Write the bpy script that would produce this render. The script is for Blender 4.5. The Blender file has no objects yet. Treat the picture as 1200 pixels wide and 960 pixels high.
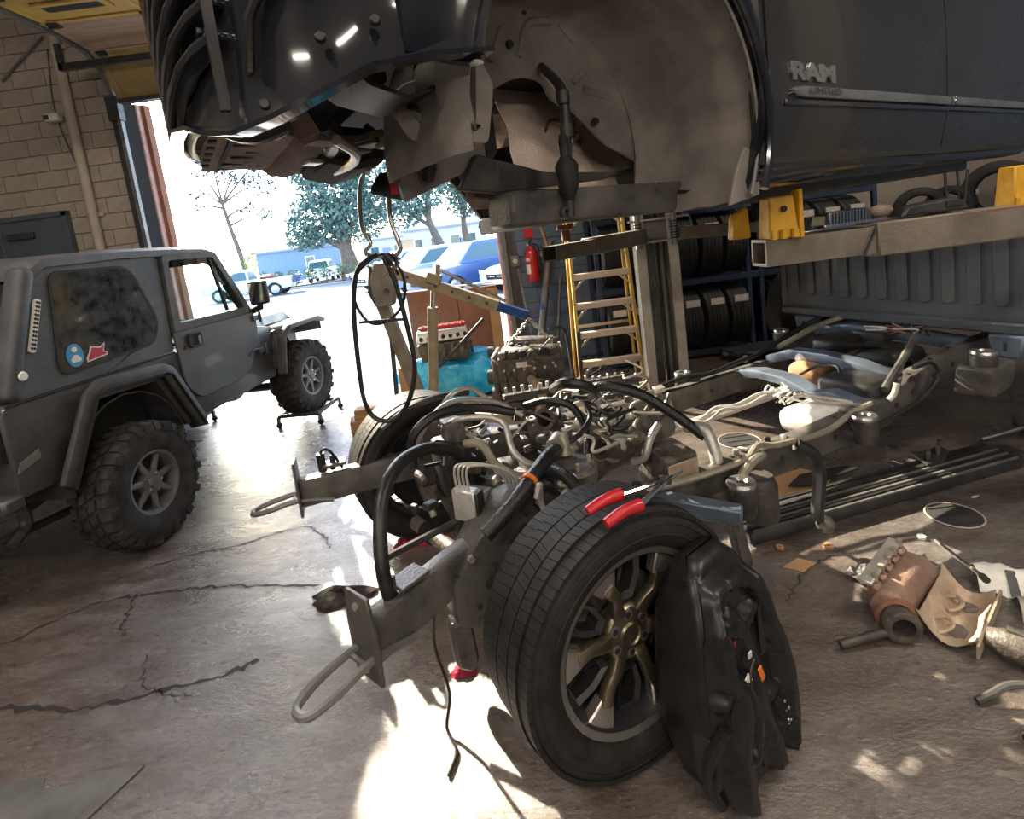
import bpy, bmesh, math, random
from mathutils import Vector as V, Matrix as MX, noise
random.seed(7)
SC = bpy.context.scene
COL = SC.collection
PI = math.pi
R = math.radians

# ---------------------------------------------------------------- camera, sky, sun, exposure
cd = bpy.data.cameras.new('camera')
cd.sensor_width = 36.0
cd.sensor_fit = 'HORIZONTAL'
cd.lens = 18.6
cd.shift_y = -123.0 / 1200.0
cd.clip_start = 0.05
cd.clip_end = 300
cam = bpy.data.objects.new('camera', cd)
COL.objects.link(cam)
_p, _r = R(7.5), R(7.4)
_F = V((0, math.cos(_p), -math.sin(_p)))
_U0 = V((0, math.sin(_p), math.cos(_p)))
_Rt = math.cos(_r) * V((1, 0, 0)) - math.sin(_r) * _U0
_Up = math.sin(_r) * V((1, 0, 0)) + math.cos(_r) * _U0
_m = MX((( _Rt.x, _Up.x, -_F.x, 0), (_Rt.y, _Up.y, -_F.y, 0), (_Rt.z, _Up.z, -_F.z, 1.7), (0, 0, 0, 1)))
cam.matrix_world = _m
SC.camera = cam

SUN_AZ, SUN_EL = R(-34), R(30.5)
w = bpy.data.worlds.new('sky')
SC.world = w
w.use_nodes = True
nt = w.node_tree
bg = nt.nodes['Background']
sky = nt.nodes.new('ShaderNodeTexSky')
sky.sky_type = 'NISHITA'
sky.sun_disc = False
sky.sun_elevation = SUN_EL
sky.sun_rotation = SUN_AZ
sky.air_density = 1.0
sky.dust_density = 0.8
nt.links.new(sky.outputs[0], bg.inputs[0])
bg.inputs[1].default_value = 1.1
sl = bpy.data.lights.new('sun', 'SUN')
sl.energy = 21.0
sl.color = (1.0, 0.87, 0.66)
sl.angle = R(0.6)
so = bpy.data.objects.new('sun', sl)
COL.objects.link(so)
so.rotation_euler = V((-math.sin(SUN_AZ) * math.cos(SUN_EL), -math.cos(SUN_AZ) * math.cos(SUN_EL), -math.sin(SUN_EL))).to_track_quat('-Z', 'Y').to_euler()
so.location = (-8, 20, 14)
SC.view_settings.view_transform = 'Standard'
SC.view_settings.look = 'None'
SC.view_settings.gamma = 1
SC.view_settings.use_curve_mapping = False
SC.view_settings.exposure = 0.2

# ---------------------------------------------------------------- materials
MAT = {}
def mat(name, c1, c2=None, rough=.5, metal=0., scale=6., detail=6., bump=0., bscale=60., coat=0., emit=0., lo=.35, hi=.65, rvar=0., trans=0., ior=1.45, alpha=1., spec=.5, stretch=None):
    m = bpy.data.materials.new(name)
    m.use_nodes = True
    n = m.node_tree.nodes
    l = m.node_tree.links
    b = n['Principled BSDF']
    b.inputs['Base Color'].default_value = (*c1, 1)
    b.inputs['Roughness'].default_value = rough
    b.inputs['Metallic'].default_value = metal
    b.inputs['Coat Weight'].default_value = coat
    b.inputs['Coat Roughness'].default_value = .05
    b.inputs['Transmission Weight'].default_value = trans
    b.inputs['IOR'].default_value = ior
    b.inputs['Alpha'].default_value = alpha
    b.inputs['Specular IOR Level'].default_value = spec
    if emit:
        b.inputs['Emission Color'].default_value = (*c1, 1)
        b.inputs['Emission Strength'].default_value = emit
    if c2 or bump or rvar:
        tc = n.new('ShaderNodeTexCoord')
        src = tc.outputs['Object']
        if stretch:
            mp = n.new('ShaderNodeMapping')
            mp.inputs['Scale'].default_value = stretch
            l.new(src, mp.inputs[0])
            src = mp.outputs[0]
    if c2 or rvar:
        t = n.new('ShaderNodeTexNoise')
        t.inputs['Scale'].default_value = scale
        t.inputs['Detail'].default_value = detail
        t.inputs['Roughness'].default_value = .62
        l.new(src, t.inputs['Vector'])
        mr = n.new('ShaderNodeMapRange')
        mr.inputs[1].default_value = lo
        mr.inputs[2].default_value = hi
        l.new(t.outputs[0], mr.inputs[0])
        if c2:
            mx = n.new('ShaderNodeMix')
            mx.data_type = 'RGBA'
            mx.inputs[6].default_value = (*c1, 1)
            mx.inputs[7].default_value = (*c2, 1)
            l.new(mr.outputs[0], mx.inputs[0])
            l.new(mx.outputs[2], b.inputs['Base Color'])
        if rvar:
            m2 = n.new('ShaderNodeMapRange')
            m2.inputs[3].default_value = max(.02, rough - rvar)
            m2.inputs[4].default_value = min(1, rough + rvar)
            l.new(mr.outputs[0], m2.inputs[0])
            l.new(m2.outputs[0], b.inputs['Roughness'])
    if bump:
        t2 = n.new('ShaderNodeTexNoise')
        t2.inputs['Scale'].default_value = bscale
        t2.inputs['Detail'].default_value = 4
        l.new(src, t2.inputs['Vector'])
        bp = n.new('ShaderNodeBump')
        bp.inputs['Strength'].default_value = bump
        bp.inputs['Distance'].default_value = .01
        l.new(t2.outputs[0], bp.inputs['Height'])
        l.new(bp.outputs[0], b.inputs['Normal'])
    MAT[name] = m
    return m

mat('gloss_black', (.008, .009, .013), (.016, .017, .022), rough=.12, coat=.6, scale=3, rvar=.05)
mat('dusty_black', (.014, .013, .0125), (.024, .0215, .0195), rough=.26, coat=.4, scale=4, rvar=.025)
mat('plastic', (.012, .012, .013), (.03, .029, .028), rough=.42, scale=12, bump=.15, bscale=220)
mat('tank_plastic', (.008, .008, .009), (.014, .0135, .0135), rough=.3, scale=9, bump=.06, bscale=160, rvar=.05, spec=.4)
mat('felt', (.17, .152, .138), (.25, .224, .202), rough=.95, scale=7, bump=.5, bscale=300)
mat('foil', (.86, .71, .60), (.70, .57, .47), rough=.5, metal=.25, scale=5, bump=.55, bscale=110)
mat('bright_foil', (.6, .58, .55), (.25, .23, .21), rough=.3, metal=.9, scale=18, bump=.9, bscale=30)
mat('dusty_panel', (.25, .185, .145), (.14, .105, .085), rough=.8, scale=6, bump=.3, bscale=90)
mat('dark_metal', (.035, .033, .032), (.09, .08, .07), rough=.5, metal=.35, scale=9, bump=.3, bscale=60)
mat('frame_metal', (.048, .046, .044), (.115, .106, .095), rough=.38, metal=.1, scale=7, bump=.2, bscale=80, rvar=.12)
mat('frame_blue', (.15, .19, .25), (.09, .11, .14), rough=.4, metal=.4, scale=7, bump=.15)
mat('cast', (.18, .165, .147), (.055, .048, .042), rough=.45, metal=.25, scale=14, bump=.5, bscale=50)
mat('cast_dark', (.05, .044, .038), (.13, .11, .092), rough=.5, metal=.2, scale=16, bump=.5, bscale=60)
mat('aluminium', (.62, .6, .56), (.40, .38, .35), rough=.35, metal=.45, scale=10, bump=.2, bscale=70)
mat('chrome', (.8, .8, .8), rough=.12, metal=1.)
mat('brushed', (.55, .54, .52), (.4, .39, .37), rough=.3, metal=.9, scale=4)
mat('zinc', (.40, .36, .28), (.25, .23, .19), rough=.4, metal=.35, scale=12)
mat('rubber', (.012, .0115, .011), (.026, .024, .022), spec=.3, rough=.62, scale=14, bump=.2, bscale=120)
mat('rubber_dusty', (.022, .021, .02), (.055, .05, .045), spec=.25, rough=.85, scale=9, bump=.3, bscale=70)
mat('hose', (.012, .012, .013), (.028, .027, .026), rough=.4, scale=20)
mat('tape', (.015, .015, .016), rough=.35, bump=.5, bscale=90)
mat('bronze', (.24, .195, .13), (.32, .27, .20), rough=.32, metal=.9, scale=5)
mat('machined', (.6, .57, .53), (.5, .47, .43), rough=.33, metal=.9, scale=5)
mat('pocket', (.02, .02, .022), rough=.35, coat=.2)
mat('rust', (.30, .13, .08), (.16, .08, .06), rough=.8, metal=.2, scale=14, bump=.5)
mat('heat_rust', (.34, .23, .18), (.19, .10, .075), rough=.6, metal=.4, scale=8, bump=.4, bscale=50)
mat('tan_shield', (.55, .46, .36), (.38, .27, .19), rough=.55, metal=.4, scale=9, bump=.3)
mat('yellow_paint', (.62, .33, .02), (.40, .20, .02), rough=.5, scale=10, bump=.3, lo=.45, hi=.75)
mat('door_yellow', (.52, .34, .075), (.40, .26, .07), rough=.65, scale=4, bump=.15)
mat('door_mustard', (.36, .255, .10), (.27, .19, .085), rough=.75, scale=7, bump=.2)
mat('door_tan', (.36, .245, .175), (.28, .18, .12), rough=.75, scale=1.6, stretch=(1, 9, 9))
mat('steel_dark', (.045, .048, .052), (.08, .078, .075), rough=.5, metal=.5, scale=10)
mat('steel_grey', (.2, .195, .19), (.12, .115, .11), rough=.5, metal=.4, scale=5, bump=.1)
mat('lift_grey', (.42, .39, .34), (.30, .27, .23), rough=.5, metal=.2, scale=5, bump=.15, bscale=30)
mat('arm_grey', (.21, .18, .145), (.13, .11, .09), rough=.6, metal=.2, scale=6, bump=.35, bscale=60)
mat('block', (.37, .315, .265), (.31, .26, .215), rough=.9, scale=9, bump=.5, bscale=55)
mat('block_blue', (.14, .19, .27), (.10, .14, .205), rough=.75, scale=5, bump=.4, bscale=50)
mat('wall_dark', (.13, .12, .115), (.10, .092, .088), rough=.85, scale=3)
mat('mortar', (.25, .21, .18), rough=.95, bump=.4, bscale=80)
mat('mortar_blue', (.09, .12, .17), rough=.9)
mat('pipe_tan', (.42, .36, .30), (.36, .30, .25), rough=.7, scale=5)
mat('pink_stone', (.56, .37, .33), (.44, .27, .24), rough=.9, scale=10, bump=.3)
mat('door_slate', (.06, .075, .095), (.08, .095, .115), rough=.55, scale=4)
mat('ceiling', (.55, .53, .5), rough=.9)
mat('jeep_paint', (.028, .029, .033), (.062, .060, .060), rough=.5, coat=.15, scale=5, bump=.12, bscale=150, rvar=.12)
mat('jeep_top', (.042, .045, .052), (.078, .078, .084), rough=.55, scale=6, bump=.3, bscale=240)
mat('jeep_flare', (.035, .035, .037), (.07, .068, .066), rough=.6, scale=8, bump=.2, bscale=160)
mat('tinted', (.012, .016, .022), (.04, .048, .055), rough=.14, scale=16, spec=.6, rvar=.08)
def glass(name, tint, rough=.02, a=.25):
    m = bpy.data.materials.new(name)
    m.use_nodes = True
    n = m.node_tree.nodes
    l = m.node_tree.links
    n.clear()
    o = n.new('ShaderNodeOutputMaterial')
    t = n.new('ShaderNodeBsdfTransparent')
    t.inputs[0].default_value = (*tint, 1)
    g = n.new('ShaderNodeBsdfGlossy')
    g.inputs['Roughness'].default_value = rough
    mx = n.new('ShaderNodeMixShader')
    lw = n.new('ShaderNodeLayerWeight')
    lw.inputs[0].default_value = a
    l.new(lw.outputs['Fresnel'], mx.inputs[0])
    l.new(t.outputs[0], mx.inputs[1])
    l.new(g.outputs[0], mx.inputs[2])
    l.new(mx.outputs[0], o.inputs[0])
    MAT[name] = m
glass('clear_glass', (.93, .985, .97), .02, .1)
mat('red_light', (.35, .01, .015), rough=.2, coat=.5)
mat('red_paint', (.55, .015, .02), (.4, .01, .02), rough=.35, coat=.3, scale=8)
mat('red_cloth', (.4, .02, .05), (.2, .01, .03), rough=.9, scale=20, bump=.5)
mat('black_cloth', (.02, .017, .017), (.05, .04, .04), spec=.05, rough=.95, scale=20, bump=.6)
mat('white', (.75, .74, .7), (.62, .6, .56), rough=.6, scale=20)
mat('label_white', (.72, .64, .58), (.5, .42, .38), rough=.7, scale=40)
mat('sticker_blue', (.05, .26, .50), rough=.4)
mat('sticker_red', (.42, .03, .07), rough=.4)
mat('orange', (.7, .17, .02), rough=.5)
mat('hoist_cream', (.33, .27, .165), (.22, .18, .12), rough=.5, scale=9, bump=.15)
mat('hoist_blue', (.015, .06, .22), rough=.4)
mat('ladder_yellow', (.60, .36, .06), (.5, .29, .05), rough=.5, scale=8)
mat('ladder_step', (.52, .42, .31), (.42, .33, .24), rough=.5, scale=8)
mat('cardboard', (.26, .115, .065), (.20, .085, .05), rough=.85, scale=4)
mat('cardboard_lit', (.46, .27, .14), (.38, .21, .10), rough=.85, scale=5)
mat('blue_bag', (.0, .36, .78), (.08, .58, .90), rough=.25, scale=9, bump=.9, bscale=22)
mat('wood', (.38, .22, .10), (.26, .14, .07), rough=.7, scale=3, stretch=(1, 8, 8))
mat('rack_blue', (.03, .045, .085), (.02, .03, .06), rough=.5, scale=6)
mat('bed_paint', (.075, .085, .105), (.11, .115, .125), rough=.3, coat=.5, scale=4, bump=.05)
mat('screen', (.3, .35, .35), rough=.4)
mat('asphalt', (.26, .27, .29), (.20, .21, .23), rough=.9, scale=.6, bump=.2, bscale=40)
mat('kerb', (.45, .42, .38), (.36, .33, .3), rough=.9, scale=3)
mat('grass', (.20, .26, .08), (.3, .3, .12), rough=.95, scale=2)
mat('bark', (.10, .08, .065), (.16, .13, .11), rough=.95, scale=4, bump=.8, bscale=12)
mat('leaf', (.085, .155, .145), (.15, .245, .225), rough=.6, scale=1.2)
mat('leaf_dark', (.035, .07, .075), (.07, .12, .12), rough=.6, scale=1.5)
mat('leaf_hedge', (.06, .13, .05), (.14, .20, .07), rough=.6, scale=3)
mat('leaf_lime', (.30, .38, .07), (.4, .42, .12), rough=.6, scale=3)
mat('house_blue', (.20, .30, .45), (.17, .26, .40), rough=.9, scale=3)
mat('house_roof', (.25, .32, .45), rough=.9)
mat('house_pale', (.6, .58, .55), (.5, .49, .47), rough=.9, scale=2)
mat('house_tan', (.60, .44, .34), rough=.9)
mat('car_white', (.75, .78, .78), rough=.25, coat=.5)
mat('car_mint', (.55, .70, .68), rough=.3, coat=.4)
mat('car_silver', (.5, .53, .56), rough=.25, coat=.5, metal=.3)
mat('car_blue', (.06, .12, .30), rough=.2, coat=.6)
mat('car_navy', (.03, .06, .13), rough=.2, coat=.6)
mat('car_teal', (.10, .26, .30), rough=.2, coat=.6)
mat('car_glass', (.06, .12, .14), rough=.08, spec=.8)
mat('car_under', (.02, .02, .02), rough=.8)
mat('matte_dark', (.035, .034, .033), rough=1., spec=0.)
mat('fill_lamp_glow', (1., .93, .82), emit=14.)  # glowing tubes of the added fill lamps

def floor_mat():
    m = bpy.data.materials.new('concrete')
    m.use_nodes = True
    n = m.node_tree.nodes
    l = m.node_tree.links
    b = n['Principled BSDF']
    tc = n.new('ShaderNodeTexCoord')
    def nz(s, d=8, ro=.6, st=None, dist=0):
        t = n.new('ShaderNodeTexNoise')
        t.inputs['Scale'].default_value = s
        t.inputs['Detail'].default_value = d
        t.inputs['Roughness'].default_value = ro
        t.inputs['Distortion'].default_value = dist
        if st:
            mp = n.new('ShaderNodeMapping')
            mp.inputs['Scale'].default_value = st
            mp.inputs['Rotation'].default_value = (0, 0, R(35))
            l.new(tc.outputs['Object'], mp.inputs[0])
            l.new(mp.outputs[0], t.inputs['Vector'])
        else:
            l.new(tc.outputs['Object'], t.inputs['Vector'])
        return t
    def rng(t, a, bb, c=0, d=1):
        r = n.new('ShaderNodeMapRange')
        for i, v in enumerate((a, bb, c, d)):
            r.inputs[i + 1].default_value = v
        l.new(t.outputs[0], r.inputs[0])
        return r
    def mixc(fac, a, bb):
        x = n.new('ShaderNodeMix')
        x.data_type = 'RGBA'
        l.new(fac.outputs[0], x.inputs[0])
        for i, q in ((6, a), (7, bb)):
            if isinstance(q, tuple):
                x.inputs[i].default_value = (*q, 1)
            else:
                l.new(q.outputs[2], x.inputs[i])
        return x
    big = rng(nz(.55, 5, .6, None, .6), .38, .62)
    mid = rng(nz(3.2, 9, .68, (1, 2.6, 1), .4), .35, .66)
    fin = rng(nz(26, 8, .75, (1, 2.2, 1)), .36, .64)
    c = mixc(big, (.19, .176, .168), (.145, .105, .08))
    c2 = mixc(mid, c, (.075, .055, .043))
    c3 = mixc(rng(nz(26, 8, .75, (1, 2.2, 1)), .47, .66, 0, .8), c2, (.04, .032, .028))
    c4 = mixc(rng(nz(60, 6, .7), .60, .72, 0, .7), c3, (.36, .335, .31))
    l.new(c4.outputs[2], b.inputs['Base Color'])
    rr = rng(nz(2.1, 8, .7, (1, 1.8, 1), .6), .33, .66, .12, .42)
    cw = rng(nz(1.3, 6, .65, (1, 1.6, 1), .5), .33, .6, .35, 1.0)
    l.new(cw.outputs[0], b.inputs['Coat Weight'])
    b.inputs['Coat Roughness'].default_value = .24
    b.inputs['Coat IOR'].default_value = 1.7
    b.inputs['Specular IOR Level'].default_value = .7
    l.new(rr.outputs[0], b.inputs['Roughness'])
    bp = n.new('ShaderNodeBump')
    bp.inputs['Strength'].default_value = .75
    bp.inputs['Distance'].default_value = .007
    ad = n.new('ShaderNodeMath')
    ad.operation = 'ADD'
    f2 = nz(38, 7, .7, (1, 2, 1))
    l.new(f2.outputs[0], ad.inputs[0])
    l.new(nz(6, 6, .6, (1, 2, 1)).outputs[0], ad.inputs[1])
    l.new(ad.outputs[0], bp.inputs['Height'])
    l.new(bp.outputs[0], b.inputs['Normal'])
    l.new(bp.outputs[0], b.inputs['Coat Normal'])
    MAT['concrete'] = m
floor_mat()

# ---------------------------------------------------------------- mesh helpers
def basis(d, up=None):
    d = V(d).normalized()
    up = V(up) if up is not None else V((0, 0, 1))
    if abs(d.dot(up.normalized())) > .98:
        up = V((1, 0, 0))
    s = d.cross(up).normalized()
    return d, s, s.cross(d).normalized()

def catmull(pts, k=5, closed=False):
    pts = [V(p) for p in pts]
    if len(pts) < 3:
        return pts
    out = []
    n = len(pts)
    rngk = n if closed else n - 1
    for i in range(rngk):
        p1, p2 = pts[i], pts[(i + 1) % n]
        p0 = pts[i - 1] if (i > 0 or closed) else p1 * 2 - p2
        p3 = pts[(i + 2) % n] if (i + 2 < n or closed) else p2 * 2 - p1
        for j in range(k):
            t = j / k
            out.append(.5 * ((2 * p1) + (p2 - p0) * t + (2 * p0 - 5 * p1 + 4 * p2 - p3) * t * t + (3 * p1 - p0 - 3 * p2 + p3) * t ** 3))
    if not closed:
        out.append(pts[-1])
    return out

class MB:
    def __init__(s):
        s.v = []
        s.f = []
    def add(s, vs, fs):
        o = len(s.v)
        s.v += [V(p) for p in vs]
        s.f += [tuple(i + o for i in f) for f in fs]
        return s
    def box(s, c, d, rz=0, rx=0, ry=0):
        m = MX.Translation(V(c)) @ MX.Rotation(rz, 4, 'Z') @ MX.Rotation(ry, 4, 'Y') @ MX.Rotation(rx, 4, 'X')
        x, y, z = d[0] / 2, d[1] / 2, d[2] / 2
        return s.add([m @ V(q) for q in ((-x, -y, -z), (x, -y, -z), (x, y, -z), (-x, y, -z), (-x, -y, z), (x, -y, z), (x, y, z), (-x, y, z))],
                     [(3, 2, 1, 0), (4, 5, 6, 7), (0, 1, 5, 4), (1, 2, 6, 5), (2, 3, 7, 6), (3, 0, 4, 7)])
    def bar(s, a, b, w, h, up=None, w2=None, h2=None):
        a, b = V(a), V(b)
        d, sd, u = basis(b - a, up)
        vs = []
        for p, ww, hh in ((a, w, h), (b, w2 or w, h2 or h)):
            for i, j in ((-1, -1), (1, -1), (1, 1), (-1, 1)):
                vs.append(p + sd * (i * ww / 2) + u * (j * hh / 2))
        return s.add(vs, [(0, 1, 2, 3), (7, 6, 5, 4), (0, 4, 5, 1), (1, 5, 6, 2), (2, 6, 7, 3), (3, 7, 4, 0)])
    def beam(s, pts, w, h, up=None):
        # rectangular section swept along a polyline with mitred joints; w / h may be lists
        pts = [V(p) for p in pts]
        n = len(pts)
        up = V(up) if up is not None else V((0, 0, 1))
        vs = []
        for i, p in enumerate(pts):
            d = (pts[min(i + 1, n - 1)] - pts[max(i - 1, 0)]).normalized()
            sd = d.cross(up).normalized()
            u = sd.cross(d).normalized()
            ww = w[i] if isinstance(w, (list, tuple)) else w
            hh = h[i] if isinstance(h, (list, tuple)) else h
            for a, b in ((-1, -1), (1, -1), (1, 1), (-1, 1)):
                vs.append(p + sd * (a * ww / 2) + u * (b * hh / 2))
        fs = [(0, 1, 2, 3), tuple(4 * (n - 1) + k for k in (3, 2, 1, 0))]
        for i in range(n - 1):
            for k in range(4):
                a = 4 * i + k
                b = 4 * i + (k + 1) % 4
                fs.append((a, a + 4, b + 4, b))
        return s.add(vs, fs)
    def tube(s, pts, r, n=8, k=4, closed=False, smooth=True):
        P = catmull(pts, k, closed) if smooth else [V(p) for p in pts]
        m = len(P)
        rr = r if isinstance(r, (list, tuple)) else None
        d0 = (P[1] - P[0]).normalized()
        _, sd, u = basis(d0)
        vs = []
        prev = d0
        for i, p in enumerate(P):
            if closed:
                d = (P[(i + 1) % m] - P[i - 1]).normalized()
            else:
                d = (P[min(i + 1, m - 1)] - P[max(i - 1, 0)])
                d = d.normalized() if d.length > 1e-9 else prev
            q = prev.rotation_difference(d)
            sd = q @ sd
            u = q @ u
            prev = d
            ra = r if rr is None else rr[0] + (rr[1] - rr[0]) * i / (m - 1)
            for j in range(n):
                a = 2 * PI * j / n
                vs.append(p + sd * (math.cos(a) * ra) + u * (math.sin(a) * ra))
        fs = []
        for i in range(m if closed else m - 1):
            i2 = (i + 1) % m
            for j in range(n):
                j2 = (j + 1) % n
                fs.append((i * n + j, i * n + j2, i2 * n + j2, i2 * n + j))
        if not closed:
            fs.append(tuple(range(n))[::-1])
            fs.append(tuple((m - 1) * n + j for j in range(n)))
        return s.add(vs, fs)
    def cyl(s, a, b, r, r2=None, n=16, caps=True):
        a, b = V(a), V(b)
        d, sd, u = basis(b - a)
        r2 = r if r2 is None else r2
        vs = []
        for p, ra in ((a, r), (b, r2)):
            for j in range(n):
                t = 2 * PI * j / n
                vs.append(p + sd * (math.cos(t) * ra) + u * (math.sin(t) * ra))
        fs = [(j, n + j, n + (j + 1) % n, (j + 1) % n) for j in range(n)]
        if caps:
            fs += [tuple(range(n)), tuple(range(2 * n - 1, n - 1, -1))]
        return s.add(vs, fs)
    def lathe(s, prof, o=(0, 0, 0), ax=(0, 0, 1), n=24, arc=None, closed=False):
        # prof: (radius, height along axis)
        o = V(o)
        d, sd, u = basis(ax)
        a0, a1 = arc if arc else (0, 2 * PI)
        full = arc is None
        cnt = n if full else n + 1
        m = len(prof)
        vs = []
        for j in range(cnt):
            t = a0 + (a1 - a0) * j / n
            dr = sd * math.cos(t) + u * math.sin(t)
            for r, h in prof:
                vs.append(o + dr * r + d * h)
        fs = []
        for j in range(n):
            j2 = (j + 1) % cnt
            for i in range(m if closed else m - 1):
                i2 = (i + 1) % m
                fs.append((j * m + i, j * m + i2, j2 * m + i2, j2 * m + i))
        return s.add(vs, fs)
    def prism(s, poly, o, ex, ey, depth):
        # polygon poly in plane (ex, ey) at o, extruded by vector depth
        o, ex, ey, dp = V(o), V(ex), V(ey), V(depth)
        n = len(poly)
        base = [o + ex * p[0] + ey * p[1] for p in poly]
        vs = base + [p + dp for p in base]
        fs = [tuple(range(n))[::-1], tuple(range(n, 2 * n))]
        fs += [(i, (i + 1) % n, n + (i + 1) % n, n + i) for i in range(n)]
        return s.add(vs, fs)
    def ring(s, outer, inner, o, ex, ey, depth):
        # frame between two equal-length outlines, extruded
        o, ex, ey, dp = V(o), V(ex), V(ey), V(depth)
        n = len(outer)
        A = [o + ex * p[0] + ey * p[1] for p in outer]
        B = [o + ex * p[0] + ey * p[1] for p in inner]
        vs = A + B + [p + dp for p in A] + [p + dp for p in B]
        fs = []
        for i in range(n):
            j = (i + 1) % n
            fs += [(i, n + i, n + j, j), (2 * n + i, 2 * n + j, 3 * n + j, 3 * n + i), (i, j, 2 * n + j, 2 * n + i), (n + i, 3 * n + i, 3 * n + j, n + j)]
        return s.add(vs, fs)
    def grid(s, rows, closed=False, thick=None):
        m, n = len(rows), len(rows[0])
        vs = [V(p) for r in rows for p in r]
        fs = []
        for i in range(m - 1):
            for j in range(n if closed else n - 1):
                j2 = (j + 1) % n
                fs.append((i * n + j, i * n + j2, (i + 1) * n + j2, (i + 1) * n + j))
        return s.add(vs, fs)
    def loft(s, loops, caps=True):
        n = len(loops[0])
        o = len(s.v)
        s.grid(loops, closed=True)
        if caps:
            s.f.append(tuple(o + i for i in range(n))[::-1])
            s.f.append(tuple(o + (len(loops) - 1) * n + i for i in range(n)))
        return s
    def ball(s, c, r, n=12, m=8, jit=0.):
        c = V(c)
        r = V((r, r, r)) if not hasattr(r, '__len__') else V(r)
        rows = []
        for i in range(m + 1):
            ph = PI * i / m
            row = []
            for j in range(n):
                t = 2 * PI * j / n
                k = 1 + (random.uniform(-jit, jit) if 0 < i < m else 0)
                row.append(c + V((r.x * math.sin(ph) * math.cos(t), r.y * math.sin(ph) * math.sin(t), r.z * math.cos(ph))) * k)
            rows.append(row)
        return s.grid(rows, closed=True)
    def tf(s, m, start=0):
        for i in range(start, len(s.v)):
            s.v[i] = m @ s.v[i]
        return s
    def build(s, name, material, parent=None, bevel=0, seg=1, solid=0, smooth=38, sub=0, kind=None, label=None, weld=False):
        me = bpy.data.meshes.new(name)
        me.from_pydata([tuple(p) for p in s.v], [], s.f)
        bm = bmesh.new()
        bm.from_mesh(me)
        if weld:
            bmesh.ops.remove_doubles(bm, verts=bm.verts, dist=1e-4)
        bmesh.ops.recalc_face_normals(bm, faces=bm.faces)
        if solid:
            bmesh.ops.solidify(bm, geom=bm.faces[:], thickness=solid)
        if bevel:
            es = [e for e in bm.edges if len(e.link_faces) == 2 and e.calc_face_angle(0) > R(30)]
            bmesh.ops.bevel(bm, geom=es, offset=bevel, segments=seg, affect='EDGES', profile=.5, clamp_overlap=True)
        bm.to_mesh(me)
        bm.free()
        me.polygons.foreach_set('use_smooth', [True] * len(me.polygons))
        me.set_sharp_from_angle(angle=R(smooth))
        me.materials.append(MAT[material])
        o = bpy.data.objects.new(name, me)
        COL.objects.link(o)
        if parent is not None:
            o.parent = parent
        if sub:
            md = o.modifiers.new('s', 'SUBSURF')
            md.levels = md.render_levels = sub
        if kind:
            o['kind'] = kind
        if label:
            o['label'] = label
        return o

def tag(o, label, cat, group=None):
    o['label'] = label
    o['category'] = cat
    if group:
        o['group'] = group
    return o
def thing(name, label, cat, loc=(0, 0, 0), rz=0., group=None):
    o = bpy.data.objects.new(name, None)
    o.empty_display_size = .1
    COL.objects.link(o)
    o.location = loc
    o.rotation_euler = (0, 0, rz)
    return tag(o, label, cat, group)
def struct(o):
    o['kind'] = 'structure'
    return o
def dup(o, parent=None):
    c = o.copy()
    COL.objects.link(c)
    if parent is not None:
        c.parent = parent
    for ch in list(o.children):
        dup(ch, c)
    return c
def copy_thing(o, loc, rz=None, label=None, group=None, rot=None):
    c = dup(o)
    c.location = loc
    if rot is not None:
        c.rotation_euler = rot
    elif rz is not None:
        c.rotation_euler = (0, 0, rz)
    if label:
        c['label'] = label
    if group:
        c['group'] = group
    return c
def text_part(name, body, size, material, parent, M4, extrude=.004, label=None, font_shear=0, wscale=1., bold=0.):
    cu = bpy.data.curves.new(name, 'FONT')
    cu.body = body
    cu.size = size
    cu.extrude = extrude
    cu.offset = bold
    cu.shear = font_shear
    tmp = bpy.data.objects.new(name, cu)
    COL.objects.link(tmp)
    dg = bpy.context.evaluated_depsgraph_get()
    me = bpy.data.meshes.new_from_object(tmp.evaluated_get(dg))
    bpy.data.objects.remove(tmp)
    me.transform(M4 @ MX.Diagonal((wscale, 1, 1, 1)))
    me.materials.clear()
    me.materials.append(MAT[material])
    o = bpy.data.objects.new(name, me)
    COL.objects.link(o)
    if parent is not None:
        o.parent = parent
    if label:
        o['label'] = label
    return o
def frame4(o, ex, ey):
    ex, ey, o = V(ex), V(ey), V(o)
    ez = ex.cross(ey)
    return MX(((ex.x, ey.x, ez.x, o.x), (ex.y, ey.y, ez.y, o.y), (ex.z, ey.z, ez.z, o.z), (0, 0, 0, 1)))
def rrect(x0, y0, x1, y1, r, n=4):
    out = []
    for cx, cy, a in ((x1 - r, y1 - r, 0), (x0 + r, y1 - r, 90), (x0 + r, y0 + r, 180), (x1 - r, y0 + r, 270)):
        for i in range(n + 1):
            t = R(a + 90 * i / n)
            out.append((cx + r * math.cos(t), cy + r * math.sin(t)))
    return out
def roundpoly(pts, r, n=4):
    out = []
    m = len(pts)
    for i in range(m):
        p0, p1, p2 = V((*pts[i - 1], 0)), V((*pts[i], 0)), V((*pts[(i + 1) % m], 0))
        ri = r[i] if isinstance(r, (list, tuple)) else r
        a = (p0 - p1)
        b = (p2 - p1)
        k = min(ri, a.length * .45, b.length * .45)
        A = p1 + a.normalized() * k
        B = p1 + b.normalized() * k
        for j in range(n + 1):
            t = j / n
            q = A * (1 - t) ** 2 + p1 * 2 * t * (1 - t) + B * t * t
            out.append((q.x, q.y))
    return out
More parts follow.
